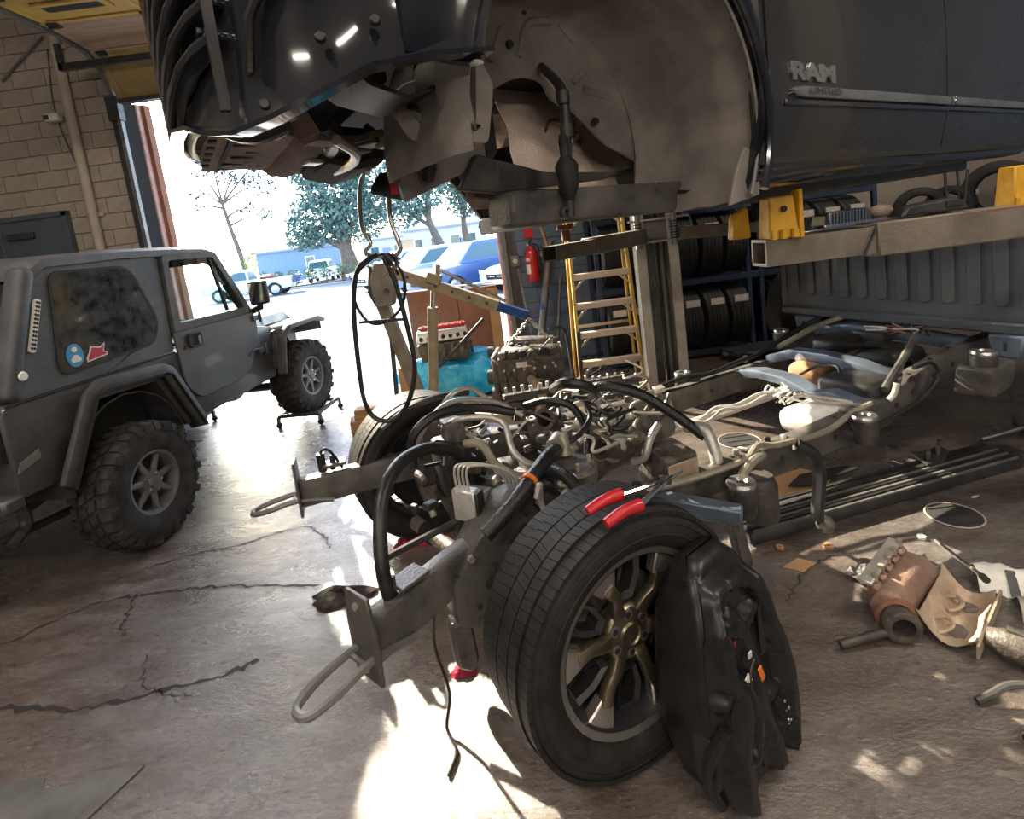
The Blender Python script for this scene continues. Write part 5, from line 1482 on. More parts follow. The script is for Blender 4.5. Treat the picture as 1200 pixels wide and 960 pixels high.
# thick taped harness crossing the bay, red tie
MB().tube(WS([(.12, 2.16, .78), (.06, 2.02, .80), (-.02, 1.90, .77), (-.10, 1.82, .72), (-.20, 1.76, .66)]), .030, n=10).build('main_harness', 'tape', CH)
MB().tube(WS([(.02, 2.0, .76), (.10, 1.92, .78), (.16, 1.82, .74), (.18, 1.76, .66), (.15, 1.74, .58)]), .024, n=10).build('main_harness', 'tape', CH)
MB().cyl(W(.10, 2.13, .79), W(.13, 2.19, .80), .042, n=12).build('harness_bellows', 'zinc', CH)
MB().lathe([(.027, -.008), (.036, -.008), (.036, .008), (.027, .008)], W(-.02, 1.90, .77), (.55, .8, .25), 12, closed=True).build('harness_tie', 'orange', CH)
for k in range(9):
    a = V((-.02 + rc.uniform(-.06, .12), 1.90 + rc.uniform(-.08, .1), .74))
    MB().tube(WS([a, a + V((rc.uniform(-.05, .08), rc.uniform(-.08, .05), rc.uniform(-.02, .05))), a + V((rc.uniform(-.1, .16), rc.uniform(-.14, .05), -.08)), a + V((rc.uniform(-.1, .16), rc.uniform(-.14, .05), -.16))]), rc.uniform(.006, .013), n=6).build('harness_branch', rc.choice(['tape', 'hose', 'zinc', 'aluminium']), CH)
# tan canister with aluminium lid, flanged pipe ends
CN = MB().lathe([(0, -.10), (.085, -.10), (.10, -.06), (.105, .02), (.10, .05), (0, .05)], W(.15, 2.06, .66), (0, 0, 1), 20).build('air_canister', 'tan_shield', CH)
MB().lathe([(.112, .03), (.114, .07), (.10, .085), (0, .09)], W(.15, 2.06, .66), (0, 0, 1), 20).build('canister_lid', 'cast', CN)
for k in range(5):
    a = 2 * PI * k / 5
    MB().cyl(W(.15 + .08 * math.cos(a), 2.06 + .08 * math.sin(a), .74), W(.15 + .08 * math.cos(a), 2.06 + .08 * math.sin(a), .775), .009, n=6).build('lid_bolt', 'zinc', CN)
MB().cyl(W(.14, 2.14, .75), W(.14, 2.16, .84), .03, .024, n=12).build('sensor_plug', 'zinc', CN)
def pipe_end(a, b, r_, m='cast_dark', flange=True):
    a, b = V(a), V(b)
    d = (b - a)
    L_ = d.length
    mb = MB().lathe([(r_ * .82, L_ * .2), (r_ * .82, L_), (r_, L_), (r_, 0), (r_ * .9, 0)], W(a), d, 18)
    o = mb.build('exhaust_pipe', m, CH)
    MB().lathe([(0, 0), (r_ * .83, .0)], W(a + d * .25), d, 18).build('pipe_bore', 'car_under', o)
    if flange:
        MB().lathe([(r_, L_ - .008), (r_ * 1.25, L_ - .008), (r_ * 1.25, L_ + .002), (r_ * .84, L_ + .002)], W(a), d, 18, closed=True).build('pipe_flange', m, o)
pipe_end((.20, 2.86, .62), (.09, 2.68, .72), .048)
pipe_end((.46, 2.48, .58), (.33, 2.38, .66), .046, 'cast_dark')
# transmission and bellhousing
TX = bpy.data.objects.new('transmission', None)
COL.objects.link(TX)
TX.parent = CH
ax = V((.91, .41, 0))
o0 = V((.16, 2.66, .50))
secs = [(.0, .17, .17), (.03, .19, .19), (.10, .18, .18), (.22, .13, .15), (.34, .12, .14), (.50, .115, .13), (.60, .09, .10), (.72, .06, .07)]
loops = []
for t_, a_, b_ in secs:
    c = o0 + ax * t_
    loops.append([W(c + V((-ax.y, ax.x, 0)) * (a_ * math.cos(2 * PI * k / 18) * (1 + .05 * math.sin(3 * k))) + V((0, 0, b_ * math.sin(2 * PI * k / 18)))) for k in range(18)])
MB().loft(loops).build('gearbox_case', 'cast', TX, smooth=40)
for k in range(10):
    a = 2 * PI * k / 10
    c = o0 + V((-ax.y, ax.x, 0)) * .185 * math.cos(a) + V((0, 0, .185 * math.sin(a)))
    MB().cyl(W(c - ax * .015), W(c + ax * .04), .014, n=6).build('case_bolt', 'aluminium', TX)
for k in range(7):
    c = o0 + ax * (.22 + .05 * k)
    MB().bar(W(c + V((.4 * .12, -.9 * .12, .05))), W(c + V((-.4 * .1, .9 * .1, .14))), .012, .03).build('case_rib', 'cast', TX)
MB().loft([[W(.58, 2.28, .42), W(.78, 2.36, .42), W(.70, 2.56, .42), (W(.50, 2.48, .42))], [W(.60, 2.27, .60), W(.77, 2.34, .60), W(.70, 2.50, .62), (W(.53, 2.43, .62))]]).build('transfer_case', 'cast', TX, bevel=.015, seg=2)
MB().prism([(0, 0), (.17, 0), (.17, .13), (0, .13)], W(.60, 2.262, .45), V((.92, .38, 0)), (0, .0, 1), V((.38, -.92, 0)) * .012).build('case_plate', 'tan_shield', TX, bevel=.003)
for k, (x, y, z, r_) in enumerate(((.42, 2.46, .62, .05), (.50, 2.40, .66, .035), (.56, 2.52, .68, .04), (.30, 2.52, .64, .06))):
    MB().lathe([(0, .05), (r_ * .8, .05), (r_, .02), (r_, -.08), (0, -.08)], W(x, y, z), (.3, -.6, .7), 16).build('actuator', rc.choice(['cast', 'cast_dark', 'aluminium']), TX)
MB().tube(WS([(.48, 2.40, .56), (.52, 2.34, .60), (.56, 2.36, .68), (.62, 2.42, .72)]), .018, n=8).build('cooler_pipe', 'aluminium', TX)
MB().tube(WS([(.80, 2.58, .62), (.86, 2.50, .64), (.88, 2.44, .56), (.88, 2.40, .48)]), .030, n=10).build('exhaust_stub', 'aluminium', TX)
# front differential lump, far tower, and the tangle above it
MB().ball(W(-.22, 2.62, .36), (.16, .18, .13), n=16, m=10).build('front_differential', 'cast_dark', CH)
MB().cyl(W(-.30, 2.75, .36), W(-.6, 2.96, .40), .03, n=10).build('half_shaft', 'dark_metal', CH)
MB().cyl(W(-.1, 2.4, .36), W(.1, 1.8, .40), .03, n=10).build('half_shaft', 'dark_metal', CH)
MB().loft([[W(-.62, 2.72, .40), W(-.24, 2.86, .40), W(-.30, 3.06, .40), W(-.66, 2.94, .40)], [W(-.58, 2.76, .76), W(-.32, 2.86, .76), W(-.36, 2.98, .76), W(-.60, 2.90, .76)]]).build('far_shock_tower', 'dark_metal', CH, bevel=.02)
slab((-.40, 2.55, .60), .16, .22, .26, R(24), 'plastic', 'power_steering_unit', .03)
slab((-.36, 2.44, .82), .10, .10, .10, R(24), 'cast', 'mount_block', .015)
hs = [((-.55, 2.35, .70), (-.52, 2.30, .86), (-.40, 2.36, .93), (-.22, 2.46, .90), (-.06, 2.50, .84)),
      ((-.56, 2.42, .66), (-.50, 2.36, .84), (-.36, 2.44, .95), (-.16, 2.54, .90), (-.02, 2.56, .80)),
      ((-.40, 2.42, .84), (-.30, 2.40, .88), (-.12, 2.36, .86), (-.08, 2.28, .74), (.0, 2.24, .68), (.14, 2.26, .66)),
      ((-.30, 2.34, .78), (-.22, 2.30, .78), (-.16, 2.24, .70), (-.06, 2.18, .66), (.05, 2.2, .66)),
      ((-.74, 2.62, .80), (-.60, 2.66, .88), (-.45, 2.74, .90), (-.30, 2.82, .88)),
      ((-.48, 2.66, .80), (-.38, 2.60, .93), (-.28, 2.66, .95), (-.20, 2.74, .86)),
      ((.0, 2.70, .80), (.12, 2.62, .84), (.24, 2.58, .80), (.28, 2.48, .70), (.26, 2.36, .62)),
      ((.05, 2.30, .72), (.20, 2.32, .74), (.30, 2.44, .78), (.30, 2.54, .82)),
      ((.16, 2.74, .86), (.22, 2.62, .92), (.34, 2.62, .88), (.36, 2.74, .80), (.28, 2.84, .78)),
      ((.30, 2.72, .84), (.44, 2.66, .86), (.60, 2.64, .80), (.74, 2.58, .70), (.86, 2.48, .60)),
      ((.34, 2.78, .84), (.50, 2.74, .82), (.64, 2.68, .76), (.80, 2.60, .66))]
hm = ['hose', 'aluminium', 'aluminium', 'zinc', 'hose', 'aluminium', 'tape', 'hose', 'hose', 'tape', 'hose']
hr = [.022, .013, .015, .02, .018, .012, .02, .013, .026, .028, .018]
for p, m_, r_ in zip(hs, hm, hr):
    MB().tube(WS(p), r_, n=8).build('coolant_hose' if m_ in ('hose', 'tape') else 'metal_line', m_, CH)
# smaller leads, clips and plugs scattered through the bay
for k in range(46):
    a = V((rc.uniform(-.50, .75), 0, 0))
    a.y = 2.12 + (a.x + .5) * .40 + rc.uniform(0, .62)
    a.z = rc.uniform(.58, .80)
    q = [a]
    for j in range(3):
        q.append(q[-1] + V((rc.uniform(-.12, .14), rc.uniform(-.12, .12), rc.uniform(-.06, .07))))
    MB().tube(WS(q), rc.uniform(.005, .012), n=6).build('lead', rc.choice(['hose', 'hose', 'aluminium', 'zinc', 'tape', 'aluminium']), CH)
for k in range(60):
    x = rc.uniform(-.55, .85)
    y = 2.10 + (x + .5) * .40 + rc.uniform(0, .66)
    z = rc.uniform(.45, .76)
    sx = rc.uniform(.02, .07)
    if k % 3:
        MB().box(W(x, y, z), (sx, rc.uniform(.02, .06), rc.uniform(.02, .05)), rz=rc.uniform(0, 3), rx=rc.uniform(-.4, .4)).build('bracket_piece', rc.choice(['cast', 'cast_dark', 'plastic', 'aluminium', 'frame_metal']), CH, bevel=.004)
    else:
        d = V((rc.uniform(-1, 1), rc.uniform(-1, 1), rc.uniform(.2, 1))).normalized()
        MB().cyl(W(x, y, z), W(V((x, y, z)) + d * rc.uniform(.03, .08)), rc.uniform(.01, .025), n=10).build('fitting', rc.choice(['aluminium', 'cast', 'zinc', 'plastic']), CH, bevel=.003)
for k in range(16):
    f = k / 15
    c = V((-.10, 3.02, .78)) + V((.75, .30, -.06)) * f
    MB().cyl(W(c), W(c + V((rc.uniform(-.01, .01), 0, rc.uniform(.012, .04)))), rc.uniform(.007, .014), n=8).build('manifold_stud', 'aluminium', CH)
MB().bar(W(-.12, 3.02, .76), W(.66, 3.33, .70), .05, .03).build('manifold_rail', 'dark_metal', CH, bevel=.005)
MB().tube(WS([(.34, 2.93, .70), (.34, 2.90, .96), (.345, 2.88, 1.12)]), .012, n=8).build('upright_rod', 'dark_metal', CH)
MB().tube(WS([(.30, 2.93, .70), (.29, 2.92, .95), (.27, 2.90, 1.14), (.18, 2.88, 1.16)]), .010, n=8).build('upright_rod', 'dark_metal', CH)

# ---------------------------------------------------------------- front wheels of the chassis
def truck_wheel(loc, normal, detail=True):
    e = bpy.data.objects.new('wheel', None)
    COL.objects.link(e)
    e.parent = CH
    e.location = W(loc)
    e.rotation_euler = (0, 0, math.atan2(normal[1], normal[0]) - PI / 2)
    r, wd, rim = .418, .285, .288
    h = wd / 2
    prof = [(rim - .012, -h * .72), (rim + .006, -h * .80), (rim + .012, -h * .88), (rim + .045, -h * .99), (rim + .075, -h * 1.0), (r - .028, -h * .94), (r - .014, -h * .86), (r - .012, -h * .5), (r - .010, 0), (r - .012, h * .5), (r - .014, h * .86), (r - .028, h * .94), (rim + .075, h * 1.0), (rim + .045, h * .99), (rim + .012, h * .88), (rim + .006, h * .80), (rim - .012, h * .72)]
    MB().lathe(prof, (0, 0, 0), (0, 1, 0), 72).build('tire', 'rubber', e)
    # tread: five ribs cut by zig-zag sipes
    tr = MB()
    ribs = [(-.94, -.60), (-.56, -.24), (-.20, .20), (.24, .56), (.60, .94)]
    n = 84
    for q, (y0, y1) in enumerate(ribs):
        for i in range(n):
            a = 2 * PI * (i + .3 * q) / n
            da = 2 * PI / n * .94
            sk = .022 if q in (1, 3) else (-.02 if q == 2 else .012)
            ra = r - (.006 if q in (0, 4) else 0)
            block_on(tr, r - .02, ra, a, a + da, y0 * h, y1 * h, sk)
    tr.build('tread', 'rubber', e)
    for s_ in (-1, 1):
        MB().lathe([(r - .045, s_ * (h * .985)), (r - .043, s_ * (h * 1.0)), (r - .040, s_ * (h * .985))], (0, 0, 0), (0, 1, 0), 72).lathe([(rim + .05, s_ * (h * 1.0)), (rim + .053, s_ * (h * 1.015)), (rim + .056, s_ * (h * 1.0))], (0, 0, 0), (0, 1, 0), 72).build('sidewall_ring', 'rubber', e)
    # rim barrel and lip
    MB().lathe([(rim - .004, -h * .75), (rim - .03, -h * .70), (rim - .05, 0), (rim - .035, h * .5), (rim - .02, h * .72), (rim - .016, h * .80)], (0, 0, 0), (0, 1, 0), 64).build('rim', 'pocket', e)
    MB().lathe([(rim - .018, h * .70), (rim - .014, h * .80), (rim + .006, h * .85), (rim + .009, h * .78)], (0, 0, 0), (0, 1, 0), 64).build('rim_lip', 'machined', e)
    MB().lathe([(0, -.05), (rim - .05, -.05), (rim - .052, -.09)], (0, 0, 0), (0, 1, 0), 40).build('backing_plate', 'pocket', e)
    MB().lathe([(.07, .0), (.18, .0), (.18, .02), (.07, .02)], (0, -.01, 0), (0, 1, 0), 40, closed=True).build('brake_disc', 'cast_dark', e)
    yf = h * .62
    hub = MB().lathe([(0, yf - .012), (.032, yf - .010), (.036, yf - .004), (.040, yf - .012), (.085, yf - .016), (.095, yf - .03), (.095, .02)], (0, 0, 0), (0, 1, 0), 36).build('hub', 'bronze', e)
    for k in range(6):
        a = 2 * PI * (k + .5) / 6
        p = V((math.cos(a) * .064, yf - .016, math.sin(a) * .064))
        o = MB().lathe([(.010, .003), (.017, .003), (.019, -.004)], p, (0, 1, 0), 14).build('lug_seat', 'machined', e)
        MB().cyl(p, p + V((0, .004, 0)), .011, n=6).build('lug_nut', 'pocket', e)
    for k in range(6):
        a0 = 2 * PI * k / 6 + .12
        def P(rr, aa, y):
            return V((rr * math.cos(a0 + aa), y, rr * math.sin(a0 + aa)))
        # bronze kinked arm
        arm = [P(.075, .0, yf - .022), P(.125, .04, yf - .012), P(.160, .10, yf - .006), P(.195, .05, yf - .004), P(.215, .02, yf - .004)]
        MB().beam(arm, [.05, .040, .038, .044, .05], .034, up=(0, 1, 0)).build('spoke_arm', 'bronze', e, bevel=.009, seg=2)
        # machined outer block, splayed to the rim
        blk = [P(.196, -.11, yf + .006), P(.205, .02, yf + .006), P(.196, .15, yf + .006), P(.278, .24, yf + .014), P(.280, .03, yf + .014), P(.278, -.20, yf + .014)]
        low = [v - V((0, .04, 0)) for v in blk]
        MB().add(blk + low, [(0, 1, 2, 3, 4, 5), (11, 10, 9, 8, 7, 6)] + [(i, (i + 1) % 6, 6 + (i + 1) % 6, 6 + i) for i in range(6)]).build('spoke_block', 'machined', e, bevel=.005)
        # dark pocket frame between the spokes
        pk_o = [(.115, .30), (.115, .66), (.185, .76), (.262, .70), (.262, .36), (.185, .26)]
        pk_i = [(.135, .36), (.135, .60), (.19, .68), (.245, .63), (.245, .42), (.19, .34)]
        A = [P(rr, aa, yf - .02) for rr, aa in pk_o]
        Bq = [P(rr, aa, yf - .03) for rr, aa in pk_i]
        Cq = [p - V((0, .05, 0)) for p in Bq]
        Dq = [p - V((0, .05, 0)) for p in A]
        mb = MB().add(A + Bq + Cq + Dq, [(i, (i + 1) % 6, 6 + (i + 1) % 6, 6 + i) for i in range(6)] + [(6 + i, 6 + (i + 1) % 6, 12 + (i + 1) % 6, 12 + i) for i in range(6)] + [(18 + (i + 1) % 6, 18 + i, i, (i + 1) % 6) for i in range(6)])
        mb.build('pocket_frame', 'pocket', e)
    return e
NW = V((.47, -.88, 0)).normalized()
truck_wheel(V((.20, 1.575, .418)), NW)
truck_wheel((-.66, 3.06, .418), (-NW.x, -NW.y, 0))

# ================================================================ PICKUP BED BEHIND THE CHASSIS
bA = V((2.33, 4.45, .74))
bD = V((.39, -.92, 0)).normalized()
bN = V((-.92, -.39, 0)).normalized()
BED = thing('pickup_bed', 'dark blue-grey pickup cargo bed with ribbed front wall behind the chassis', 'truck bed', (bA.x, bA.y, 0))
def BW(a, n_, z):
    return bD * a + bN * n_ + V((0, 0, z))
MB().prism([(0, 0), (1.78, 0), (1.78, .62), (0, .62)], BW(0, 0, .76), bD, (0, 0, 1), -bN * .03).build('front_wall', 'bed_paint', BED, bevel=.006)
for k in range(12):
    a = .10 + k * .138
    MB().prism(rrect(-.036, 0, .036, .42 if 0 < k < 11 else .36, .03), BW(a, .001, .90), bD, (0, 0, 1), bN * .016).build('wall_rib', 'bed_paint', BED, bevel=.006)
MB().bar(BW(-.02, .02, .775), BW(1.8, .02, .775), .05, .07).build('lower_flange', 'bed_paint', BED, bevel=.012)
MB().bar(BW(-.02, .02, 1.38), BW(1.8, .02, 1.38), .06, .05).build('top_rail', 'bed_paint', BED, bevel=.015)
MB().prism([(0, 0), (1.78, 0), (1.78, -1.7), (0, -1.7)], BW(0, 0, .78), bD, bN, (0, 0, .03)).build('bed_floor', 'bed_paint', BED)
for a in (-.03, 1.78):
    MB().prism([(0, 0), (-1.7, 0), (-1.7, .62), (0, .62)], BW(a, .02, .78), bN, (0, 0, 1), bD * .05).build('bed_side', 'bed_paint', BED, bevel=.01)
for a in (.20, 1.52):
    MB().loft([[BW(a - .07, .06, .60), BW(a + .07, .06, .60), BW(a + .07, -.05, .60), BW(a - .07, -.05, .60)], [BW(a - .09, .06, .74), BW(a + .09, .06, .74), BW(a + .09, -.05, .74), BW(a - .09, -.05, .74)]]).build('bed_bracket', 'frame_blue', BED, bevel=.012)
    MB().box(BW(a, .062, .67), (.02, .006, .05), rz=R(-23)).build('bracket_slot', 'car_under', BED)
rows = []
for k in range(11):
    an = R(-20 + 22 * k)
    rows.append([BW(-.16, -.35 + .42 * math.cos(an), .72 + .42 * math.sin(an)), BW(-.04, -.35 + .40 * math.cos(an), .72 + .40 * math.sin(an))])
MB().grid(rows).build('wheel_arch_liner', 'plastic', BED, solid=.01)
MB().cyl(BW(1.72, .04, .80), BW(1.72, .05, .80), .03, n=12).build('drain_plug', 'car_under', BED)
# ================================================================ TWO-POST LIFT
P1 = thing('lift_post', 'tall grey steel lift post with carriage and arms beside the yellow ladder', 'lift', (1.40, 4.98, 0), R(-8))
def cchan(h):
    # C-shaped column open towards the truck
    return [(-.19, -.16), (-.10, -.16), (-.10, -.145), (-.175, -.145), (-.175, .12), (.175, .12), (.175, -.145), (.10, -.145), (.10, -.16), (.19, -.16), (.19, .135), (-.19, .135)]
MB().prism(cchan(0), (0, 0, .02), (1, 0, 0), (0, 1, 0), (0, 0, 3.6)).build('column', 'lift_grey', P1, bevel=.004)
MB().box((0, 0, .01), (.56, .5, .02)).build('base_plate', 'steel_grey', P1, bevel=.003)
for x in (-.23, .23):
    for y in (-.2, .2):
        MB().cyl((x, y, .02), (x, y, .05), .016, n=6).build('anchor_bolt', 'zinc', P1)
MB().cyl((.0, -.02, .03), (.0, -.02, 3.5), .012, n=8).build('lift_cable', 'chrome', P1)
MB().box((-.05, .05, 1.8), (.06, .08, 3.4)).build('cylinder_cover', 'steel_dark', P1)
MB().cyl((.06, .03, .03), (.06, .03, 2.2), .03, n=12).build('hydraulic_ram', 'steel_grey', P1)
for z in (.9, 1.9):
    MB().box((-.15, -.162, z), (.012, .006, .012)).build('guide_bolt', 'zinc', P1)
CR = MB().box((0, -.06, 1.56), (.36, .17, .20)).build('carriage', 'steel_grey', P1, bevel=.008)
MB().beam([(-.24, -.17, 1.67), (.30, -.17, 1.67)], .03, .02).beam([(-.24, -.17, 1.47), (.30, -.17, 1.47)], .03, .02).build('carriage_bar', 'lift_grey', CR, bevel=.004)
for x in (-.16, .16):
    MB().cyl((x, -.17, 1.42), (x, -.17, 1.74), .03, n=12).build('arm_pivot', 'brushed', CR)
    for k in range(7):
        MB().cyl((x, -.17, 1.48 + k * .025), (x, -.17, 1.492 + k * .025), .036, n=12).build('pivot_gear', 'steel_dark', CR)
MB().tube([(.24, -.16, 1.68), (.30, -.18, 1.66), (.31, -.18, 1.52), (.26, -.16, 1.47)], .010, n=6).build('arm_stop_loop', 'brushed', CR)
def lift_arm(parent, a, b, split, w_, h_, pad=True):
    a, b = V(a), V(b)
    m_ = a + (b - a) * split
    A_ = MB().bar(a, m_, w_, h_).build('swing_arm', 'arm_grey', parent, bevel=.006)
    inner = MB()
    d = (b - m_).normalized()
    _, s_, u_ = basis(d)
    # hollow inner tube with an open end
    w2, h2, t_ = w_ * .82, h_ * .80, .012
    o_ = [(-w2 / 2, -h2 / 2), (w2 / 2, -h2 / 2), (w2 / 2, h2 / 2), (-w2 / 2, h2 / 2)]
    i_ = [(-w2 / 2 + t_, -h2 / 2 + t_), (w2 / 2 - t_, -h2 / 2 + t_), (w2 / 2 - t_, h2 / 2 - t_), (-w2 / 2 + t_, h2 / 2 - t_)]
    inner.ring(o_, i_, m_ - d * .05, s_, u_, b - m_ + d * .05)
    inner.build('arm_extension', 'arm_grey', A_)
    MB().ring(o_, i_, b - d * .002, s_, u_, d * .006).build('arm_end_rim', 'steel_grey', A_)
    return A_
iv = MX.Rotation(R(8), 4, 'Z')
def L1(p):
    return iv @ (V(p) - V((1.40, 4.98, 0)))
lift_arm(P1, L1((1.22, 4.80, 1.53)), L1((.30, 3.62, 1.535)), .62, .15, .13)
lift_arm(P1, L1((1.58, 4.78, 1.52)), L1((2.28, 4.60, 1.49)), .7, .13, .11)
MB().lathe([(0, .06), (.06, .06), (.065, .03), (.03, .02), (.03, -.06), (0, -.06)], L1((.44, 3.76, 1.66)), (0, 0, 1), 16).build('lift_pad', 'rust', P1)
MB().cyl(L1((2.22, 4.62, 1.55)), L1((2.22, 4.62, 1.72)), .05, n=12).build('lift_pad', 'rubber', P1)
# near post, standing just outside the picture, with its long front arm reaching in under the sill
P2 = thing('lift_post', 'second grey lift post whose long arm carries yellow pads under the sill', 'lift', (3.75, 2.15, 0), R(188))
MB().prism(cchan(0), (0, 0, .02), (1, 0, 0), (0, 1, 0), (0, 0, 3.6)).build('column', 'lift_grey', P2, bevel=.004)
MB().box((0, 0, .01), (.56, .5, .02)).build('base_plate', 'steel_grey', P2, bevel=.003)
MB().box((0, -.06, 1.5), (.36, .17, .3)).build('carriage', 'steel_grey', P2, bevel=.008)
iv2 = MX.Rotation(-R(188), 4, 'Z')
def L2(p):
    return iv2 @ (V(p) - V((3.75, 2.15, 0)))
NA = lift_arm(P2, L2((3.70, 2.30, 1.475)), L2((1.03, 2.15, 1.495)), .83, .14, .135)
MB().bar(L2((1.475, 2.098, 1.545)), L2((1.42, 2.096, 1.435)), .008, .008).build('sleeve_edge', 'steel_dark', NA)
MB().box(L2((2.3, 2.2, 1.548)), (1.6, .10, .010), rz=R(-188) + R(3)).build('rubber_tread', 'rust', NA)
def adapter(p, parent):
    p = V(p)
    A_ = MB().loft([[L2(p + V((-.06, -.05, 0))), L2(p + V((.06, -.05, 0))), L2(p + V((.06, .05, 0))), L2(p + V((-.06, .05, 0)))], [L2(p + V((-.05, -.04, .165))), L2(p + V((.05, -.04, .165))), L2(p + V((.05, .04, .165))), L2(p + V((-.05, .04, .165)))]]).build('pad_adapter', 'yellow_paint', parent, bevel=.006)
    MB().box(L2(p + V((.065, -.03, .09))), (.018, .05, .19)).build('adapter_flange', 'yellow_paint', A_, bevel=.003)
    MB().cyl(L2(p + V((.0, -.052, .115))), L2(p + V((0, -.058, .115))), .012, n=10).build('adapter_hole', 'car_under', A_)
    for dx in (-.05, -.01, .035):
        MB().cyl(L2(p + V((dx, -.06, .0))), L2(p + V((dx, -.06, .035))), .014, n=8).build('adapter_foot', 'yellow_paint', A_)
adapter((1.10, 2.13, 1.548), P2)
adapter((2.16, 2.22, 1.548), P2)
MB().loft([[L2((.97, 2.25, 1.555)), L2((1.05, 2.25, 1.555)), L2((1.05, 2.32, 1.555)), L2((.97, 2.32, 1.555))], [L2((.98, 2.25, 1.66)), L2((1.04, 2.25, 1.69)), L2((1.04, 2.31, 1.69)), L2((.98, 2.31, 1.66))]]).build('pad_holder', 'yellow_paint', P2, bevel=.008)
# loose trim pieces laid on the arm
t = thing('cowl_vent', 'black plastic vent with silver slats lying on the lift arm', 'vent', (1.38, 2.17, 1.566), R(4))
MB().loft([[(-.10, -.05, 0), (.11, -.05, 0), (.12, .06, 0), (-.10, .06, 0)], [(-.09, -.045, .055), (.09, -.045, .06), (.10, .05, .06), (-.09, .05, .055)]]).build('vent_body', 'plastic', t, bevel=.01)
for k in range(12):
    MB().box((-.082 + k * .0135, -.052, .032), (.006, .008, .048), rx=R(4)).build('slat', 'frame_blue', t)
MB().box((0, -.058, .006), (.22, .012, .008)).build('vent_lip', 'frame_blue', t)
tag(MB().ball((1.55, 2.18, 1.602), (.05, .03, .026), jit=.05).build('rubber_grommet', 'dusty_panel'), 'brownish rubber lump beside the vent on the lift arm', 'grommet')
t = thing('mirror_cover', 'flat dark plastic cover with a dark recess lying on the lift arm', 'cover', (1.76, 2.20, 1.566), R(5))
MB().loft([[(-.16, -.05, 0), (.15, -.05, 0), (.16, .06, 0), (-.14, .06, 0)], [(-.12, -.04, .04), (.10, -.04, .055), (.12, .05, .055), (-.11, .05, .04)]]).build('cover_shell', 'plastic', t, bevel=.008)
MB().box((.08, -.047, .03), (.08, .006, .022)).build('cover_recess', 'car_under', t)

# ================================================================ TYRES AND RACKS
def rack_tire_proto(r, wd, rim):
    # tread faces the room
    t = thing('spare_tire', 'x', 'tire', (0, 0, 0))
    h = wd / 2
    prof = [(rim, -h * .8), (rim + .02, -h * .95), (rim + .08, -h * 1.0), (r - .05, -h * .96), (r - .02, -h * .88)]
    ys = [-.84, -.50, -.46, -.16, -.12, .12, .16, .46, .50, .84]
    for i, y in enumerate(ys):
        prof.append((r - (.004 if i % 2 == 0 else .004), y * h))
        if i % 2 == 1 and i < len(ys) - 1:
            prof.append((r - .014, (y + .01) * h))
            prof.append((r - .014, (ys[i + 1] - .01) * h))
    prof += [(r - .02, h * .88), (r - .05, h * .96), (rim + .08, h), (rim + .02, h * .95), (rim, h * .8)]
    MB().lathe(prof, (0, 0, r), (1, 0, 0), 48).build('carcass', 'rubber', t)
    MB().lathe([(rim + .03, -h * .985), (rim + .034, -h * 1.0), (rim + .038, -h * .985)], (0, 0, r), (1, 0, 0), 40).build('sidewall_bead', 'rubber', t)
    s = []
    for a in (-.55, -.42, -.29):
        s.append([(x, -(r + .002) * math.cos(a + PI * .12), r + (r + .002) * math.sin(a + PI * .22 + .35)) for x in (-h * .6, h * .6)])
    MB().grid(s).build('paper_label', 'label_white', t)
    return t
proto = rack_tire_proto(.36, .262, .22)
RK = thing('tire_rack', 'dark blue steel shelving rack full of tyres behind the ladder', 'rack', (1.02, 6.15, 0))
for x in (0, 1.72, 1.86, 3.2):
    for y in (-.12, .42):
        MB().box((x, y, 1.35), (.05, .05, 2.7)).build('upright', 'rack_blue', RK, bevel=.003)
for z in (.06, .90, 1.70):
    for y in (-.12, .42):
        MB().box((1.6, y, z), (3.2, .04, .07)).build('shelf_beam', 'rack_blue', RK, bevel=.003)
    for x in (.4, 1.2, 2.2, 3.0):
        MB().box((x, .15, z + .02), (.05, .5, .02)).build('shelf_slat', 'rack_blue', RK)
MB().box((1.6, .45, 1.3), (3.2, .012, .8)).build('back_panel', 'rack_blue', RK)
first = True
names = {0: 'bottom', 1: 'middle', 2: 'top'}
order = ['beside the upright behind the ladder', 'second from the upright behind the ladder', 'third from the upright behind the ladder', 'third from the middle uprights', 'second from the middle uprights', 'against the middle uprights']
for lv, z in enumerate((.10, .94, 1.74)):
    for k in range(6):
        lab = 'black tyre on %s shelf of the blue rack, %s' % (names[lv], order[k])
        loc = (1.02 + .170 + k * .277, 6.22 + random.uniform(-.02, .02), z)
        if first:
            o = proto
            o.location = loc
            first = False
        else:
            o = copy_thing(proto, loc)
        o['label'] = lab
        o['group'] = 'tyres on the blue rack'
        o.rotation_euler = (0, 0, random.uniform(-.012, .012))
for lv, z in ((0, .10), (1, .94)):
    for k in range(4):
        o = copy_thing(proto, (3.08 + k * .281, 6.22, z), R(random.uniform(-.7, .7)), 'black tyre on %s shelf beyond the middle uprights, %s' % (names[lv], ['first', 'second', 'third', 'fourth'][k] + ' from them'), 'tyres on the blue rack')
